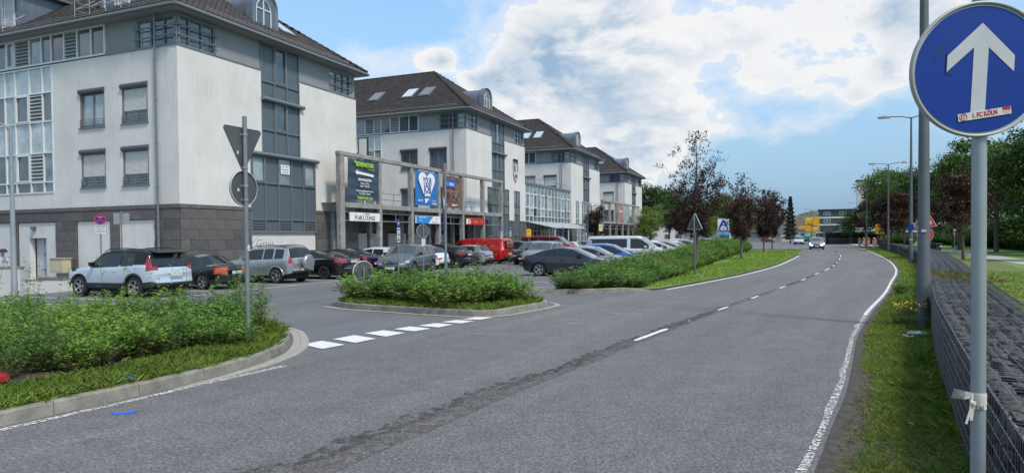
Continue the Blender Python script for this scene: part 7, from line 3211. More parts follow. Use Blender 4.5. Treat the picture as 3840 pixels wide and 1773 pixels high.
b.plate([(cx - .017, cz + .017), (cx + .017, cz + .019), (cx + .017, cz + .005), (cx - .017, cz + .003)][::-1], -.0095, -.0085)
for i in range(5):
    b.box(cx - .012 + i * .006, cx - .0095 + i * .006, -.0095, -.0085, cz - .006 - (i % 2) * .005, cz - .003 - (i % 2) * .005)
b.build('crest_print', RD, stk)
b = MB()
b.plate([(-.205, zc + .05), (-.198, zc + .05), (-.165, zc + .105), (-.172, zc + .112)][::-1], -.0062, -.0045)
b.plate([(-.14, zc - .022), (-.115, zc - .018), (-.115, zc - .012), (-.14, zc - .014)][::-1], -.0062, -.0045)
b.plate([(-.151, zc - .02), (-.147, zc - .02), (-.147, zc + .075), (-.151, zc + .08)][::-1], -.0075, -.0063)
b.build('scuff', mat('scuff_dark', (.01, .035, .06), .6), t)
Rx = Matrix.Translation((0, 0, zc)) @ Matrix.Rotation(.072, 4, 'X') @ Matrix.Rotation(.0117, 4, 'Y') @ Matrix.Translation((0, 0, -zc))
for ch in t.children:
    if not ch.name.startswith('pole'):
        ch.matrix_local = Rx @ ch.matrix_local
# tape round the pole
tp = thing('barrier_tape', 'torn dirty white barrier tape knotted round the blue sign pole', 'tape')
tp.location, tp.rotation_euler = t.location, t.rotation_euler
M_TAPE = mat('tape_white', (.50, .48, .44), .6, var=.15, vs=30, stain=.5)
b = MB()
b.lathe([(.032, 1.075), (.034, 1.08), (.0327, 1.095), (.0347, 1.108), (.0333, 1.125), (.035, 1.14), (.0325, 1.155)], 20, 'z', (.033, .055, 0))
b.build('tape_band', M_TAPE, tp, auto=20)
b = MB()
b.add([(-.04, .02, 1.155), (-.04, .02, 1.135), (-.08, -.015, 1.172), (-.125, -.03, 1.188), (-.118, .01, 1.135), (-.078, .0, 1.13), (-.10, -.01, 1.157)],
      [(0, 1, 5, 2), (2, 5, 6), (2, 6, 3), (6, 5, 4), (6, 4, 3)])
b.add([(-.038, .02, 1.15), (-.05, .01, 1.15), (-.062, .0, 1.08), (-.08, -.01, 1.02), (-.068, .0, 1.015), (-.05, .01, 1.07)], [(0, 1, 2, 5), (5, 2, 3, 4)])
b.add([(-.036, .015, 1.10), (-.05, .01, 1.10), (-.055, .01, 1.03), (-.045, .012, 1.03)], [(0, 1, 2, 3)])
b.lathe([(0, -.012), (.011, -.006), (.011, .006), (0, .012)], 8, 'z', (-.045, .01, 1.11))
b.v = [(x * 1.35 + .05, y + .01, z) for x, y, z in b.v]
b.build('loose_end', M_TAPE, tp)
text('LIN', .03, tp, (.018, .017, 1.087), m=INK, sx=.8, ext=.0005)

# --- give way sign seen from the back, lower left bed
t = thing('give_way_sign', 'grey backs of a triangle and a round sign on the lower left pole', 'traffic sign')
frame_obj(t, -4.64, 11.75, 0.1, R(66 + 180))
pole(t, 3.93, .038, -.05, M_POLE, y=.05)
b = MB()
b.plate(tri_pts(.9, 3.48, up=False), 0, .004)
b.build('sign_plate', M_SBACK, t)
b = MB()
b.plate(tri_pts(.9, 3.48, up=False), -.004, -.001)
b.build('red_border', M_SRED, t)
b = MB()
b.plate(tri_pts(.9, 3.48, up=False, k=.72), -.008, -.005)
b.build('white_field', M_SWHITE, t)
b = MB()
b.tube([(x, .002, z) for x, z in tri_pts(.9, 3.48, up=False)] + [(tri_pts(.9, 3.48, up=False)[0][0], .002, tri_pts(.9, 3.48, up=False)[0][1])], .006, 5)
b.build('rim', M_SBACK, t)
disc(t, .30, 2.70, M_SBACK, 0, .004, 'sign_plate', rim=M_RIMM)
disc(t, .295, 2.70, M_SRED, -.006, -.002, 'red_face')
clamps(t, (3.62, 3.05, 2.74, 2.5))
for z in (3.28, 2.64):
    b = MB()
    b.box(.10, .14, .005, .007, z, z + .055)
    b.build('sticker', M_SWHITE, t)
b = MB()
b.plate([(-.03, 1.62), (.02, 1.62), (.03, 1.68), (-.0, 1.74), (-.04, 1.70)], .089, .0895)
b.build('sticker', M_SWHITE, t)
# --- give way sign seen edge on, on the island
t = thing('give_way_sign', 'red and white give way sign seen almost edge on, on the island', 'traffic sign')
frame_obj(t, -1.90, 18.9, 0.12, -R(79))
pole(t, 3.85, .038, -.05, M_POLE, y=.05)
for nm, k_, y0, y1, mm in (('sign_plate', 1., 0, .004, M_SBACK), ('red_border', 1., -.004, -.001, M_SRED), ('white_field', .68, -.009, -.005, M_SWHITE)):
    b = MB()
    b.plate(tri_pts(.9, 3.45, up=False, k=k_), y0, y1)
    b.build(nm, mm, t)
disc(t, .21, 2.68, M_SBLUE, -.004, .002, 'blue_plate', rim=M_RIMM)
b = MB()
b.box(-.21, .21, -.003, .003, 2.0, 2.4)
b.build('lower_plate', M_SBLUE, t)
clamps(t, (3.6, 3.1, 2.7, 2.2))
# --- low round sign at the island's left nose
t = thing('low_round_sign', 'low round sign turned away in the shrubs at the island end', 'traffic sign')
frame_obj(t, -4.35, 19.75, .1, R(214))
pole(t, .95, .03, -.05, M_POLE)
disc(t, .31, .85, M_SBACK, 0, .004, 'sign_plate', rim=mat('rim_white', (.55, .57, .58), .5))
disc(t, .30, .85, M_SBLUE, -.006, -.002, 'blue_face')
# --- triangular warning sign seen from behind, by the hedge
t = thing('warning_sign', 'back of a triangular warning sign on a double pole between hedge and road', 'traffic sign')
frame_obj(t, 8.62, 31.9, .05, R(126))
b = MB()
b.plate(tri_pts(.9, 2.42, up=True), 0, .004)
b.build('sign_plate', M_SBACK, t)
b = MB()
q = tri_pts(.9, 2.42, up=True)
b.tube([(x, .0, z) for x, z in q] + [(q[0][0], 0, q[0][1])], .014, 6)
b.build('rim', mat('rim_pale', (.5, .52, .53), .5), t)
b = MB()
b.plate(q, -.006, -.002)
b.build('red_border', M_SRED, t)
b = MB()
b.plate(tri_pts(.9, 2.42, up=True, k=.7), -.010, -.007)
b.build('white_field', M_SWHITE, t)
pole(t, 2.85, .036, -.05, M_POLE, x=.0)
pole(t, 2.0, .03, -.05, mat('wood_stake', (.14, .12, .10), .9), x=-.10, y=.10)
clamps(t, (2.6, 2.1))
# --- warning signs behind the big lamp post
t = thing('warning_sign', 'red bordered uneven road triangle above a round red sign, behind the big lamp post', 'traffic sign')
frame_obj(t, 18.0, 29.5, 0, -R(20))
pole(t, 3.2, .038)
for nm, k_, y0, y1, mm in (('sign_plate', 1., 0, .004, M_SBACK), ('white_edge', .99, -.004, -.001, M_SWHITE), ('red_border', .93, -.008, -.005, M_SRED), ('white_field', .62, -.012, -.009, M_SWHITE)):
    b = MB()
    b.plate(tri_pts(.95, 2.48, up=True, k=k_), y0, y1)
    b.build(nm, mm, t)
b = MB()
b.plate([(-.17, 2.36), (.19, 2.36), (.19, 2.39), (.13, 2.47), (.05, 2.47), (0, 2.40), (-.05, 2.47), (-.12, 2.47), (-.17, 2.40)][::-1], -.016, -.013)
b.build('bump_symbol', INK, t)
disc(t, .315, 1.86, M_SWHITE, -.003, .0, 'sign_plate')
disc(t, .30, 1.86, M_SRED, -.007, -.004, 'red_ring')
disc(t, .20, 1.86, M_SWHITE, -.011, -.008, 'white_field')
text('50', .22, t, (0, -.013, 1.86), m=INK, bold=.004)
clamps(t, (2.6, 1.9))
# --- small round sign on the next lamp post, plate on the big one added below
# --- no stopping sign with plate, in front of the near wing
t = thing('no_stopping_sign', 'round red and blue no stopping sign with a white plate below', 'traffic sign')
frame_obj(t, -17.0, 28.0, 0, R(20))
pole(t, 3.05, .03)
disc(t, .225, 2.83, M_SRED, -.004, 0, 'red_ring', rim=None)
disc(t, .175, 2.83, M_SBLUE, -.008, -.005, 'blue_face')
b = MB()
for a in (45, 135):
    c, s_ = math.cos(R(a)), math.sin(R(a))
    b.plate([(c * .18 - s_ * .022, 2.83 + s_ * .18 + c * .022), (-c * .18 - s_ * .022, 2.83 - s_ * .18 + c * .022), (-c * .18 + s_ * .022, 2.83 - s_ * .18 - c * .022), (c * .18 + s_ * .022, 2.83 + s_ * .18 - c * .022)][::-1], -.011, -.009)
b.build('red_cross', M_SRED, t)
b = MB()
b.plate([(-.06, 2.93), (.0, 2.96), (.0, 2.94), (.07, 2.94), (.07, 2.92), (.0, 2.92), (.0, 2.90)][::-1], -.013, -.012)
b.build('arrow_print', M_SWHITE, t)
b = MB()
b.bbox(-.24, .24, -.006, .0, 2.17, 2.60, .002)
pl = b.build('text_plate', M_SWHITE, t)
b = MB()
for (x0, x1, z0, z1) in ((-.225, .225, 2.578, 2.588), (-.225, .225, 2.182, 2.192), (-.225, -.215, 2.182, 2.588), (.215, .225, 2.182, 2.588)):
    b.box(x0, x1, -.009, -.0065, z0, z1)
b.build('border_line', INK, pl)
for i, tx in enumerate(('Lieferverkehr', 'während', 'Ladevorgang', 'frei')):
    text(tx, .085, pl, (0, -.0085, 2.53 - i * .098), m=INK, sx=.8, ext=.0005)
# --- pair of sign backs
t = thing('sign_pair', 'two small grey sign backs side by side on one pole', 'traffic sign')
frame_obj(t, -16.12, 28.0, 0, R(200))
pole(t, 3.12, .03)
for sx_ in (-.29, .03):
    b = MB()
    b.bbox(sx_, sx_ + .26, -.003, .0, 2.62, 3.08, .002)
    b.build('sign_plate', mat('sign_back_pale', (.22, .24, .24), .5, stain=.3), t)
clamps(t, (2.95, 2.7), .03)


# --- parking signs in front of the arcade
def park_sign(x, y, h, label, plates=3, face=30, psize=.24, lit=None):
    t = thing('parking_sign', label, 'traffic sign', group='parking signs in front of the shops')
    frame_obj(t, x, y, 0, R(face))
    pole(t, h, .03)
    b = MB()
    b.bbox(-psize * .32, psize * .32, -.006, 0, h - .34, h - .02, .002)
    b.build('blue_plate', M_SBLUE, t)
    text('P', .19, t, (0, -.009, h - .18), m=M_SWHITE, bold=.004, sx=.85)
    for i in range(plates):
        b = MB()
        z = h - .46 - i * .22
        b.bbox(-psize * .32, psize * .32, -.006, 0, z - .10, z + .10, .002)
        pl = b.build('white_plate', M_SWHITE, t)
        b = MB()
        b.box(-.07, .07, -.009, -.006, z - .02, z + .02).box(-.03, .03, -.009, -.006, z + .04, z + .07)
        b.build('pictogram', INK, pl)
    return t


park_sign(-5.03, 30.1, 2.75, 'blue parking sign with three white plates left of the grey suv roof')
park_sign(-.75, 50, 2.75, 'blue parking sign at the right end of the concrete frame', 3)
park_sign(-.1, 50.4, 2.8, 'second blue parking sign right of the concrete frame', 2)
park_sign(5.0, 66, 2.9, 'blue parking sign in front of the glass canopy', 0)
park_sign(7.0, 64, 2.7, 'thin parking sign in front of the glass canopy, right of the blue one', 1)
t = thing('round_sign_pole', 'round sign back with a small white plate under the blue shop sign', 'traffic sign')
frame_obj(t, -4.1, 31.2, 0, R(205))
pole(t, 2.65, .03)
disc(t, .3, 2.25, M_SBACK, 0, .004, 'sign_plate', rim=M_RIMM)
b = MB()
b.bbox(-.09, .09, .085, .09, 1.55, 1.9, .002)
b.build('white_plate', M_SWHITE, t)
# yellow post sign
t = thing('post_sign', 'yellow post office sign with a black horn on a pole left of the glass canopy', 'sign')
frame_obj(t, 1.5, 60, 0, R(15))
pole(t, 2.1, .03)
b = MB()
b.bbox(-.21, .21, -.06, .06, 1.98, 2.64, .02)
b.build('sign_box', M_SYEL, t)
b = MB()
b.tube([(.09 * math.cos(a), -.07, 2.41 + .075 * math.sin(a)) for a in np.linspace(-.6, 3.9, 12)], .018, 5)
b.plate([(-.16, 2.53), (-.06, 2.49), (-.06, 2.43)], -.075, -.065)
b.build('horn_symbol', INK, t)
text('DHL', .13, t, (0, -.066, 2.11), m=mat('print_crimson', (.5, .02, .03), .6), bold=.006)
# bus stop sign
t = thing('bus_stop_sign', 'pale bus stop sign with a yellow disc beside the small purple tree', 'sign')
frame_obj(t, 9.25, 70.5, 0, R(10))
pole(t, 3.2, .03, x=-.2)
b = MB()
b.bbox(-.2, .2, -.03, .03, 2.5, 3.2, .01)
b.build('sign_plate', mat('sign_cream', (.55, .55, .42), .5), t)
disc(t, .13, 2.95, mat('sign_disc_yellow', (.6, .52, .08), .5), -.036, -.032, 'yellow_disc')
text('H', .16, t, (0, -.042, 2.95), m=mat('print_green', (.02, .2, .06), .5), bold=.005)
# supermarket sign
t = thing('supermarket_sign', 'tall square blue and white supermarket sign with a light blue panel below', 'sign')
frame_obj(t, 35.9, 115, 0, -R(12))
b = MB()
b.bbox(-.12, .28, .0, .3, 0, 2.6, .01)
b.build('post', mat('post_slate', (.06, .08, .11), .5), t)
b = MB()
b.bbox(-1.05, 1.05, -.1, .2, 2.62, 4.9, .02)
b.build('sign_box', mat('sign_darkred', (.35, .04, .03), .5), t)
b = MB()
b.box(-.98, .98, -.125, -.1, 2.72, 4.83)
b.build('blue_border', mat('sign_navy', (.01, .03, .22), .5), t)
b = MB()
b.box(-.92, .92, -.14, -.126, 2.78, 4.77)
b.build('white_field', mat('sign_field', (.62, .65, .70), .5), t)
b = MB()
NV = mat('print_navy', (.01, .035, .28), .5)
for k_ in range(3):
    o_ = k_ * .16
    b.plate([(-.80 + o_, 3.32), (-.66 + o_, 3.32), (-.02 + o_ * .6, 4.55), (-.16 + o_ * .6, 4.55)][::-1], -.152, -.142)
    b.plate([(.80 - o_, 3.32), (.66 - o_, 3.32), (.02 - o_ * .6 + .06, 4.55), (.16 - o_ * .6 + .06, 4.55)], -.150, -.141)
b.plate([(-.35, 3.62), (.35, 3.62), (.28, 3.76), (-.28, 3.76)][::-1], -.153, -.143)
b.build('logo_mark', NV, t)
b = MB()
b.box(-.80, .80, -.152, -.142, 2.84, 3.26)
b.build('blue_field', NV, t)
text('ALDI', .42, t, (0, -.155, 3.05), m=WH, bold=.03, sx=1.1)
b = MB()
b.bbox(-1.05, 1.05, -.08, .18, 2.02, 2.52, .02)
b.build('blue_panel', mat('sign_lightblue', (.10, .38, .68), .5), t)
text('Parkplatz', .26, t, (0, -.085, 2.27), m=mat('print_blue', (.02, .09, .26), .6), bold=.004)


# ------------------------------------------------------------------ lamp posts
def lamp(x, y, h, label, arms=(1,), rz=0., r0=.10, r1=.045, arm=1.1, flat=False, m=M_POLEG, group=None):
    t = thing('lamp_post', label, 'lamp post', (x, y, 0), rz, group)
    b = MB()
    b.tube([(0, 0, -.05), (0, 0, h * .12), (0, 0, h * .125), (0, 0, h)], [r0 * 1.12, r0 * 1.08, r0, r1], 18)
    b.build('pole', m, t, auto=60)
    for s_ in arms:
        b = MB()
        b.tube([(0, 0, h - .05), (s_ * arm * .5, 0, h + .08), (s_ * arm, 0, h + .12)], [.035, .03, .03], 8)
        a_ = b.build('arm', m, t)
        b = MB()
        n = 9
        x0 = s_ * arm
        rows = []
        for i in range(n):
            f = i / (n - 1)
            w_ = .15 * math.sin(PI * min(1, .18 + f * .80)) ** .6
            zt_ = h + .13 + .10 * math.sin(PI * min(1, .1 + f * .85)) ** .7
            rows.append([(x0 + s_ * f * .75, w_ * math.cos(q), h + .10 + (zt_ - h - .10) * math.sin(q)) for q in np.linspace(0, PI, 7)])
        vs = [p for r_ in rows for p in r_]
        fs = [(i * 7 + j, i * 7 + j + 1, (i + 1) * 7 + j + 1, (i + 1) * 7 + j) for i in range(n - 1) for j in range(6)]
        fs += [tuple(range(7)), tuple(range((n - 1) * 7, n * 7))]
        b.add(vs, fs)
        hd = b.build('lamp_head', mat('lamp_housing', (.28, .31, .33), .4, metal=.3), t, smooth=True)
        b = MB()
        vs = []
        for i in range(n):
            f = .08 + .85 * i / (n - 1)
            w_ = .13 * math.sin(PI * min(1, .18 + f * .80)) ** .6
            for q in np.linspace(0, PI, 7):
                vs.append((x0 + s_ * f * .75, w_ * math.cos(q), h + .10 - (.07 * math.sin(q))))
        b.add(vs, [(i * 7 + j, (i + 1) * 7 + j, (i + 1) * 7 + j + 1, i * 7 + j + 1) for i in range(n - 1) for j in range(6)])
        b.build('lens', mat('lamp_lens_pale', (.45, .48, .48), .15, coat=.5), hd, smooth=True)
    return t


RA = -R(29)
t1 = lamp(8.30, 13.65, 9.2, 'thick dark lamp post nearest the camera rising out of the picture', (-1, 1), RA, .115, .06, group='street lamps along the verge')
b = MB()
b.box(-.045, .045, -.118, -.112, 1.93, 1.99)
b.build('reference_plate', M_SWHITE, t1)
b = MB()
b.box(-.05, .05, -.1115, -.109, 1.92, 2.0)
b.build('plate_border', INK, t1)
t2 = lamp(24.75, 42.0, 9.1, 'double headed lamp post left of the thick dark one', (-1, 1), RA, .11, .05, group='street lamps along the verge')
b = MB()
b.box(-.17, .17, -.14, -.13, 1.95 + .2, 2.5)
b.build('blue_plate', M_SBLUE, t2)
b = MB()
b.box(-.08, .08, -.13, -.12, 1.5, 1.58)
b.build('reference_plate', M_SWHITE, t2)
lamp(38.9, 70, 9.1, 'third double headed lamp post, by the yellow diversion sign', (-1, 1), RA, .11, .05, group='street lamps along the verge')
lamp(51.6, 98.5, 9.1, 'fourth lamp post, in front of the white information board', (-1, 1), RA, .11, .05, group='street lamps along the verge')
lamp(79, 155, 9.0, 'single headed lamp post in front of the slate clad flats', (-1,), RA, .11, .05)
lamp(84, 190, 9.0, 'thin lamp post beside the yellow direction board', (-1,), RA, .11, .05)
lamp(83, 200, 7.2, 'low far lamp post left of the yellow direction board', (-1,), RA, .1, .05)
lamp(-15.9, 21.6, 5.55, 'pale lamp post at the left edge in front of the near wing', (-1,), R(15), .085, .045, .35, m=mat('pole_pale', (.26, .29, .31), .5, metal=.3, var=.1))
lamp(7.4, 66, 4.9, 'lamp post before the glazed hall with a pale head', (1,), R(10), .07, .04, .15)
lamp(13.2, 85, 4.9, 'lamp post before the far concrete frame with a pale head', (1,), R(10), .07, .04, .15)
lamp(12.0, 58, .01 + 2.0, 'short lamp with pale globe at the end of the last wing', (), 0, .05, .04) if False else None

# ------------------------------------------------------------------ far signs and beacons
def beacon(x, y, label, flip=1, rz=0.):
    t = thing('warning_beacon', label, 'beacon', (x, y, 0), rz, 'red and white warning beacons at the bend')
    b = MB()
    b.bbox(-.25, .25, -.2, .2, 0, .10, .02)
    b.build('foot', M_PLAST, t)
    b = MB()
    b.bbox(-.18, .18, -.02, .02, .12, 1.2, .01)
    b.build('board', mat('beacon_white', (.65, .62, .6), .5), t)
    b = MB()
    for k_ in range(3):
        z = .2 + k_ * .34
        pts = [(-.17, z), (.0, z + .16), (.17, z), (.17, z + .16), (.0, z + .32), (-.17, z + .16)] if False else \
              [(-.17, z if flip > 0 else z + .2), (.17, z + .2 if flip > 0 else z), (.17, z + .36 if flip > 0 else z + .16), (-.17, z + .16 if flip > 0 else z + .36)]
        b.plate(pts[::-1], -.026, -.022)
    b.build('red_stripe', M_SRED, t)
    b = MB()
    b.lathe([(0, 1.18), (.1, 1.2), (.11, 1.3), (.06, 1.4), (0, 1.42)], 12, 'z')
    b.build('warning_lamp', mat('amber_lens', (.75, .30, .01), .2, coat=1), t, smooth=True)


for i, (x, y, f, lb) in enumerate(((51.6, 100.5, 1, 'warning beacon farthest left, pale and turned away'), (51.0, 98.2, -1, 'second warning beacon from the left with red stripes'),
                                   (52.4, 100.2, 1, 'third warning beacon, with an amber lamp on top'), (51.6, 98.0, -1, 'fourth warning beacon in the middle of the cluster'),
                                   (51.2, 95.8, -1, 'rightmost and nearest warning beacon with bold red chevrons'), (52.1, 97.2, 1, 'warning beacon standing behind the nearest two'))):
    beacon(x, y, lb, f, R(-25))
t = thing('diversion_sign', 'yellow diversion sign with an arrow on a leaning post', 'sign')
frame_obj(t, 45.75, 84.3, 0, -R(28))
t.scale = (.88, .88, .88)
b = MB()
b.tube([(-.5, .05, 0), (.12, .05, 3.2)], .04, 8)
b.build('pole', M_POLE, t)
b = MB()
b.bbox(-.5, .55, -.03, .02, 2.2, 3.55, .02)
b.build('sign_plate', M_SYEL, t)
text('Umleitung', .2, t, (.02, -.035, 3.3), m=INK, sx=.85, bold=.006)
text('U27', .26, t, (.02, -.035, 3.0), m=INK, bold=.006)
b = MB()
b.plate([(-.03, 2.3), (.07, 2.3), (.07, 2.62), (.18, 2.62), (.02, 2.82), (-.14, 2.62), (-.03, 2.62)], -.04, -.034)
b.build('arrow_print', INK, t)
t = thing('direction_board', 'large yellow direction board on thin posts in front of far houses', 'sign')
frame_obj(t, 66.5, 150, 0, -R(22))
for x in (-1.3, 0, 1.3):
    b = MB()
    b.tube([(x, .1, 0), (x, .1, 5.9)], .07, 8)
    b.build('pole', M_POLE, t)
b = MB()
b.bbox(-1.45, 1.45, -.05, .05, 2.75, 5.8, .03)
b.build('sign_plate', M_SYEL, t)
b = MB()
b.tube([(0, -.07, 2.9), (0, -.07, 4.9)], .05, 4)
b.tube([(-.95, -.07, 4.5), (0, -.07, 4.0), (1.0, -.07, 3.7)], .05, 4)
b.build('route_print', INK, t)
for tx, z, x in (('Wipperfürth', 5.3, -.2), ('Remscheid', 4.1, -.9), ('Radevormwald', 3.4, .6)):
    text(tx, .3, t, (x, -.06, z), m=INK, sx=.8)
b = MB()
b.box(-1.0, 0, -.058, -.052, 5.14, 5.5).box(.05, 1.2, -.058, -.052, 3.2, 3.6)
b.build('white_inset', WH, t)
t = thing('information_board', 'wide white information board with an arrow behind the lamp posts', 'sign')
frame_obj(t, 79.5, 152, 0, -R(30))
for x in (-1.9, 1.7):
    b = MB()
    b.tube([(x, .1, 0), (x, .1, 3.9)], .06, 8)
    b.build('pole', M_POLE, t)
b = MB()
b.bbox(-2.2, 2.2, -.05, .05, 2.1, 4.0, .02)
b.build('sign_plate', WH, t)
b = MB()
b.plate([(-1.8, 3.0), (-1.5, 3.25), (-1.5, 3.07), (-1.1, 3.07), (-1.1, 2.93), (-1.5, 2.93), (-1.5, 2.75)][::-1], -.06, -.052)
for z in (3.5, 3.05, 2.6):
    b.box(-.8, -.5, -.06, -.052, z - .12, z + .12)
    b.box(-.3, 1.5, -.06, -.052, z - .04, z + .04)
b.build('route_print', INK, t)
t = thing('road_sign_back', 'large grey back of a road sign beyond the purple trees', 'sign')
frame_obj(t, 66.0, 166, 0, R(160))
for x in (-1.5, 1.5):
    b = MB()
    b.tube([(x, .1, 0), (x, .1, 4.0)], .06, 8)
    b.build('pole', M_POLE, t)
b = MB()
b.bbox(-2.0, 2.0, -.04, .04, 2.3, 4.1, .02)
b.build('sign_plate', mat('sign_back_mid', (.17, .20, .20), .5), t)
t = thing('arrow_finger_sign', 'small orange finger sign right of the grey sign back', 'sign')
frame_obj(t, 73.5, 171, 0, -R(22))
pole(t, 4.2, .05)
b = MB()
b.plate([(-1.0, 3.5), (.8, 3.5), (1.15, 3.85), (.8, 4.2), (-1.0, 4.2)], -.02, .02)
b.build('sign_plate', M_SYEL, t)
t = thing('path_sign', 'narrow white plate on a thin post on the lawn at right', 'sign')
frame_obj(t, 37.9, 58, 0, -R(35))
pole(t, 2.3, .025)
b = MB()
b.bbox(-.11, .11, -.006, 0, 1.75, 2.3, .002)
b.build('sign_plate', M_SWHITE, t)
# dark covered cart on the path
t = thing('covered_cart', 'small dark covered cart with a white label standing on the path beyond the baskets', 'cart', (34.6, 55.5, 0), R(25))
b = MB()
b.add([(-.30, -.35, .35), (.30, -.35, .35), (.30, .35, .35), (-.30, .35, .35), (-.36, -.42, 1.0), (.36, -.42, 1.0), (.36, .42, 1.0), (-.36, .42, 1.0)],
      [(0, 3, 2, 1), (4, 5, 6, 7), (0, 1, 5, 4), (1, 2, 6, 5), (2, 3, 7, 6), (3, 0, 4, 7)])
b.build('body', M_PLAST, t)
b = MB()
b.bbox(-.40, .40, -.46, .46, 1.0, 1.12, .04)
b.build('lid', M_PLAST, t)
b = MB()
b.box(.05, .28, -.44, -.425, .8, .92)
b.build('label_plate', M_SWHITE, t)
b = MB()
b.tube([(-.38, 0, .9), (-.42, 0, 1.75)], .015, 5)
b.build('rod', M_STEEL, t)
for y_ in (-.3, .3):
    b = MB()
    b.lathe([(0, -.03), (.2, -.03), (.2, .03), (0, .03)], 16, 'y', (.1, y_, .2))
    b.build('wheel', M_TYRE, t)

# ------------------------------------------------------------------ far buildings
def house(x, y, rz, L_, Dp, h, rh, wallm, roofm, label, wins=3, name='house'):
    t = thing(name, label, 'house', (x, y, 0), rz)
    b = MB()
    b.box(-L_ / 2, L_ / 2, 0, Dp, -.2, h)
    b.add([(-L_ / 2, 0, h), (-L_ / 2, Dp, h), (-L_ / 2, Dp / 2, h + rh - .1), (L_ / 2, 0, h), (L_ / 2, Dp, h), (L_ / 2, Dp / 2, h + rh - .1)], [(0, 2, 1), (3, 4, 5)])
    b.build('wall', wallm, t)
    b = MB()
    o_ = .5
    b.add([(-L_ / 2 - o_, -o_, h - .25), (L_ / 2 + o_, -o_, h - .25), (L_ / 2 + o_, Dp / 2, h + rh), (-L_ / 2 - o_, Dp / 2, h + rh),
           (L_ / 2 + o_, Dp + o_, h - .25), (-L_ / 2 - o_, Dp + o_, h - .25),
           (-L_ / 2 - o_, -o_, h - .05), (L_ / 2 + o_, -o_, h - .05), (L_ / 2 + o_, Dp / 2, h + rh + .2), (-L_ / 2 - o_, Dp / 2, h + rh + .2),
           (L_ / 2 + o_, Dp + o_, h - .05), (-L_ / 2 - o_, Dp + o_, h - .05)],
          [(6, 7, 8, 9), (9, 8, 10, 11), (0, 3, 2, 1), (3, 5, 4, 2), (0, 1, 7, 6), (4, 5, 11, 10), (1, 2, 8, 7), (2, 4, 10, 8), (3, 0, 6, 9), (5, 3, 9, 11)])
    rf = b.build('roof', roofm, t)
    for i in range(wins):
        x_ = -L_ / 2 + L_ * (i + .5) / wins
        for z in ([1.2] if h < 4.5 else [1.2, 3.9]):
            b = MB()
            b.box(x_ - .7, x_ + .7, -.04, .02, z, z + 1.3)
            w_ = b.build('window', mat('white_frame', (.6, .62, .64), .5), t)
            b = MB()
            b.box(x_ - .6, x_ + .6, -.06, -.045, z + .1, z + 1.2)
            b.build('pane', M_GLASS, w_)
    return t


MW = mat('house_white', (.55, .55, .53), .85)
MG = mat('house_grey', (.25, .25, .25), .85)
MR = mat('roof_slate', (.07, .07, .08), .7, var=.2, vs=1.5)
MRB = mat('roof_brown', (.10, .075, .065), .8, var=.2, vs=1.5)
h1 = house(88, 215, R(-20), 12, 9, 3.4, 3.2, MW, MRB, 'white house with a brown pitched roof right of the spruce')
h2 = house(96, 245, R(70), 14, 10, 5.0, 4.0, MW, MR, 'house with a grey slate roof and round skylights behind the direction board')
b = MB()
for (a_, z_) in ((-3, 6.6), (2, 7.2), (1, 5.8)):
    b.lathe([(0, -.05), (.6, -.05), (.6, 0)], 12, 'y', (a_, 0, z_))
b.build('skylight', WH, h2)
house(72, 200, R(-25), 14, 9, 3.0, 2.6, MG, MR, 'low grey house with a dark roof behind the third purple tree', 4)
house(53, 208, R(-15), 26, 14, 5.2, .6, mat('hall_grey', (.28, .29, .30), .6, var=.05), mat('hall_roof', (.3, .31, .32), .6), 'long pale grey hall behind the give way sign seen from the back', 6, 'hall')
house(36, 175, R(-10), 12, 9, 6.0, 3.2, MW, MRB, 'white house half hidden behind the tall purple tree', 3)
house(110, 320, R(-10), 20, 12, 6, 4, MW, MRB, 'distant white house under the hill', 4)
# slate clad flats
t = thing('block_of_flats', 'dark slate clad flats with white bands and a flat roof far right', 'building', (110.5, 246, 0), -R(24))
L_ = 44
b = MB()
b.box(0, L_, 0, 14, 0, 8.2)
b.box(1, L_ - 3, 1.2, 13, 8.2, 10.8)
b.box(30, 36, 4, 10, 10.8, 13.0)
b.build('wall', mat('slate_cladding', (.055, .06, .072), .7, var=.2, vs=1.2), t)
b = MB()
for z in (.0, 2.5, 5.2):
    b.box(-.1, L_ + .1, -.15, .0, z + (.0 if z else 0), z + (.9 if z == 0 else .55))
b.box(-.1, L_ + .1, -.15, .0, 7.75, 8.35)
b.build('white_band', MW, t)
b = MB()
b.box(.5, L_ - 2.5, .8, 13.3, 10.8, 11.1)
b.build('roof', MR, t)
for z in (1.1, 3.4, 6.1, 8.9):
    for i in range(9):
        x_ = 2.5 + i * 4.7 + (.5 if i % 2 else 0)
        y_ = 1.2 if z > 8 else 0
        if (i + int(z)) % 4 == 3:
            b = MB()
            b.box(x_ - .3, x_ + 2.8, y_ - 1.0, y_, z - .5, z + .5)
            b.build('balcony', mat('slate_cladding', (.055, .06, .072), .7), t)
            if z > 8:
                b = MB()
                b.add([(x_ - .3, y_, z + 1.6), (x_ + 3, y_, z + 1.6), (x_ + 3, y_ - 1.8, z + 1.0), (x_ - .3, y_ - 1.8, z + 1.0)], [(0, 1, 2, 3)])
                b.build('awning', MW, t)
            continue
        b = MB()
        b.box(x_, x_ + 2.2, y_ - .06, y_, z, z + 1.3)
        w_ = b.build('window', MW, t)
        b = MB()
        b.box(x_ + .12, x_ + 1.0, y_ - .08, y_ - .06, z + .12, z + 1.18).box(x_ + 1.15, x_ + 2.08, y_ - .08, y_ - .06, z + .12, z + 1.18)
        b.build('pane', M_GLASS, w_)
t = thing('garden_wall', 'low dark brick wall under the clipped hedge by the far pavement', 'wall', (63.2, 135, 0), R(-18))
b = MB()
b.box(0, 15, 0, .4, 0, 1.05)
b.build('wall_body', mat('dark_brick', (.06, .055, .058), .9, var=.25, vs=6), t)
b = MB()
b.box(-.05, 15.05, -.05, .45, 1.05, 1.13)
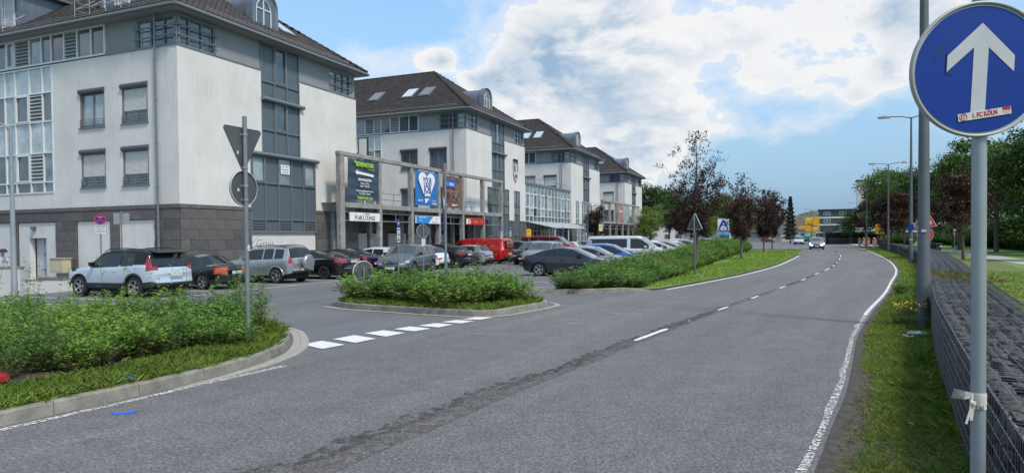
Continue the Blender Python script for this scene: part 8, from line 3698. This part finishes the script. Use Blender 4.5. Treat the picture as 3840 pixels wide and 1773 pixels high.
b.build('coping', M_CONC, t)
t = thing('white_tower', 'narrow pale building glimpsed through the green trees at right', 'building', (90.5, 172, 0), R(-25))
b = MB()
b.box(-2.5, 2.5, 0, 5, 0, 15.5)
b.build('wall', MW, t)
for z in (5, 8, 11, 13.5):
    b = MB()
    b.box(-.8, .8, -.05, .02, z, z + 1.2)
    b.build('window', M_GLASS, t)
b = MB()
b.box(-2.8, 2.8, -.3, 5.3, 15.5, 15.8)
b.build('roof', MR, t)
# green van behind the white suv
b = MB()
t = thing('green_market_car', 'dark green roofed vehicle behind the white suv', 'van', (62.5, 144, 0), R(60))
b.add([(-2.4, -1, .5), (2.4, -1, .5), (2.4, 1, .5), (-2.4, 1, .5), (-2.0, -.85, 1.7), (1.4, -.85, 1.7), (1.4, .85, 1.7), (-2.0, .85, 1.7), (-2.4, -1, 1.1), (2.4, -1, 1.0), (2.4, 1, 1.0), (-2.4, 1, 1.1)],
      [(0, 1, 9, 8), (1, 2, 10, 9), (2, 3, 11, 10), (3, 0, 8, 11), (8, 9, 5, 4), (9, 10, 6, 5), (10, 11, 7, 6), (11, 8, 4, 7), (4, 5, 6, 7)])
b.build('body', paintm('green', (.01, .12, .07), .2, .3), t)
ty, rm = wheel_meshes(.33, .23)
for x_ in (-1.4, 1.4):
    for y_ in (-.85, .85):
        link('wheel', ty, t, (x_, y_, .33))
b = MB()
b.bbox(-.5, .5, -.3, .3, 1.72, 1.95, .04)
b.build('roof_sign', mat('sign_mint', (.25, .6, .5), .4), t)

# ------------------------------------------------------------------ low wall, person, litter at left
t = thing('low_wall', 'pale rendered low wall at the left edge in front of the service door', 'wall', (-17.45, 24.0, 0), R(7))
b = MB()
b.box(-9, 0, 0, .25, 0, 1.0)
b.build('wall_body', mat('wall_cream', (.47, .48, .46), .85, stain=.2), t)
b = MB()
b.box(-9.02, .03, -.03, .28, 1.0, 1.05)
b.build('coping', M_CONC, t)

per = thing('person', 'person in a white shirt and dark blue cap bending behind the low wall', 'person', (-19.75, 25.9, 0), R(-8))


def skinned(name, joints, edges, radii, m, parent, sub=2):
    me = bpy.data.meshes.new(name)
    me.from_pydata([tuple(j) for j in joints], edges, [])
    o = link(name, me, parent)
    sk = o.modifiers.new('skin', 'SKIN')
    sk.use_smooth_shade = True
    for i, r_ in enumerate(radii):
        d = me.skin_vertices[0].data[i]
        d.radius = r_ if isinstance(r_, tuple) else (r_, r_)
    me.skin_vertices[0].data[0].use_root = True
    ss = o.modifiers.new('sub', 'SUBSURF')
    ss.levels = ss.render_levels = sub
    me.materials.append(m)
    return o


SKIN = mat('skin', (.45, .27, .20), .6)
J = [(0, 0, .95), (.05, 0, 1.12), (.16, 0, 1.30), (.22, 0, 1.38), (.30, 0, 1.44), (.33, 0, 1.52),            # pelvis..neck, head
     (.19, .19, 1.32), (.30, .24, 1.10), (.42, .16, .98), (.19, -.19, 1.32), (.30, -.24, 1.10), (.42, -.16, .98),
     (-.01, .10, .88), (.05, .11, .50), (-.02, .11, .08), (.12, .12, .04), (-.01, -.10, .88), (.05, -.11, .50), (-.02, -.11, .08), (.12, -.12, .04)]
E_ = [(0, 1), (1, 2), (2, 3), (3, 4), (4, 5), (2, 6), (6, 7), (7, 8), (2, 9), (9, 10), (10, 11), (0, 12), (12, 13), (13, 14), (14, 15), (0, 16), (16, 17), (17, 18), (18, 19)]
rad = [(.13, .15), (.12, .15), (.13, .17), .07, .055, .095, .065, .045, .033, .065, .045, .033, .085, .06, .042, .035, .085, .06, .042, .035]
body = skinned('body', J, E_, rad, SKIN, per)
shirt = skinned('shirt', [(0, 0, .93), (.05, 0, 1.12), (.16, 0, 1.31), (.21, 0, 1.36), (.19, .19, 1.32), (.27, .23, 1.16), (.19, -.19, 1.32), (.27, -.23, 1.16)],
                [(0, 1), (1, 2), (2, 3), (2, 4), (4, 5), (2, 6), (6, 7)], [(.15, .18), (.145, .185), (.15, .20), .085, .085, .075, .085, .075], mat('shirt_white', (.68, .70, .76), .8), per)
trs = skinned('trousers', [(0, 0, .95), (-.01, .10, .86), (.05, .11, .50), (-.02, .11, .12), (-.01, -.10, .86), (.05, -.11, .50), (-.02, -.11, .12)],
              [(0, 1), (1, 2), (2, 3), (0, 4), (4, 5), (5, 6)], [(.145, .17), .1, .075, .06, .1, .075, .06], mat('trousers_dark', (.03, .035, .05), .9), per)
b = MB()
b.lathe([(0, .125), (.06, .115), (.105, .07), (.118, .0), (.112, -.02), (.10, -.02)], 16, 'z', (.34, 0, 1.555))
b.add([(.43, -.07, 1.555), (.43, .07, 1.555), (.55, .05, 1.53), (.55, -.05, 1.53)], [(0, 1, 2, 3)])
b.build('cap', mat('cap_navy', (.012, .02, .09), .8), per, smooth=True)
b = MB()
b.lathe([(0, -.012), (.012, 0), (0, .012)], 6, 'z', (.43, .035, 1.53))
b.lathe([(0, -.012), (.012, 0), (0, .012)], 6, 'z', (.43, -.035, 1.53))
b.build('eyes', INK, per)

# litter
BLP = mat('plastic_blue', (.01, .13, .62), .35)
t = thing('plastic_scrap', 'bright blue flat plastic scrap lying on the road below the kerb', 'litter', (-4.32, 7.45, .005), R(12))
b = MB()
for poly in ([(-.10, -.04), (.02, -.05), (.11, -.03), (.13, .05), (.03, .045), (.03, .01), (-.02, .0), (-.03, .04), (-.09, .02)],):
    b.prism(poly, 0.0, .012)
b.build('scrap', BLP, t)
t = thing('plastic_scrap', 'small blue plastic scrap in the grass on top of the kerb', 'litter', (-4.86, 8.5, .17), R(-20))
b = MB()
b.prism([(-.06, -.03), (.07, -.02), (.08, .04), (-.03, .05)], 0, .02)
b.build('scrap', BLP, t)
t = thing('red_box', 'dark red flattened box lying in the grass at the left edge', 'litter', (-6.55, 8.5, .16), R(25))
b = MB()
b.add([(-.16, -.1, 0), (.16, -.1, 0), (.16, .1, .02), (-.16, .1, .02), (-.13, -.09, .12), (.12, -.1, .06), (.13, .08, .08), (-.14, .09, .13)],
      [(4, 5, 6, 7), (0, 1, 5, 4), (1, 2, 6, 5), (2, 3, 7, 6), (3, 0, 4, 7)])
b.build('box', mat('card_red', (.28, .012, .015), .6), t)
t = thing('plastic_bag', 'crumpled white plastic bag at the foot of the baskets', 'litter', (7.55, 12.55, .02), 0)
rgp = np.random.default_rng(3)
bm = bmesh.new()
bmesh.ops.create_icosphere(bm, subdivisions=3, radius=.12)
for v in bm.verts:
    v.co = Vector((v.co.x * 1.6, v.co.y, v.co.z * .35 + .03)) * (1 + rgp.normal() * .12)
me = bpy.data.meshes.new('bag')
bm.to_mesh(me)
bm.free()
me.materials.append(mat('bag_white', (.55, .58, .62), .3))
link('bag', me, t)
# flowers in the verge
M_YEL = mat('petal_yellow', (.75, .45, .01), .6)
M_CRM = mat('petal_cream', (.55, .50, .36), .7)


def flowers(x, y, n, h, spread, m, label, name, size=.035, group=None):
    t = thing(name, label, 'flowers', (x, y, 0), 0, group)
    st = MB()
    P = []
    for i in range(n):
        a, r_ = random.uniform(0, 6.28), spread * math.sqrt(random.random())
        q = (math.cos(a) * r_, math.sin(a) * r_, h * random.uniform(.75, 1.08))
        st.tube([(q[0] * .3, q[1] * .3, 0), (q[0] * .8, q[1] * .8, q[2] * .6), q], [.004, .003, .002], 3, cap=False)
        for k in range(6):
            P.append((q[0] + random.gauss(0, size), q[1] + random.gauss(0, size), q[2] + random.gauss(0, size * .3)))
    st.build('stem', M_STEM, t)
    P = np.array(P)
    N = np.tile([0, 0, 1.], (len(P), 1)) + NP.normal(size=(len(P), 3)) * .3
    V, F = leaf_quads(P, rand_dirs(len(P)) * [1, 1, .1], N, np.full(len(P), size), np.full(len(P), size * .9))
    link('flower_head', npmesh('flower_head', V, F, m), t, kind='stuff')
    me, sm = random.choice(PR_NEAR)
    return t


flowers(8.05, 13.6, 26, .52, .34, M_YEL, 'clump of yellow wild flowers in front of the thick lamp post', 'yellow_flowers')
flowers(7.05, 12.1, 12, .09, .16, M_CRM, 'small patch of cream clover flowers in the verge grass', 'clover_flowers', .03)
flowers(11.2, 18.3, 14, .3, .3, M_CRM, 'pale seed heads beside the base of the baskets', 'clover_flowers', .04)
flowers(3.9, 6.6, 3, .05, .03, M_YEL, 'single small yellow flower in the near verge', 'yellow_flowers', .02)
for (x, y, sc) in ((8.3, 13.2, .42), (8.0, 14.0, .4), (8.9, 15.4, .45), (10.2, 17.6, .5), (12.0, 20.8, .55), (13.4, 23.0, .5), (8.45, 13.9, .4)):
    put_shrub(PR_NEAR, x, y, 0, sc, 'one of the low weeds growing at the foot of the stone baskets', 'low weeds by the baskets', 'weed')
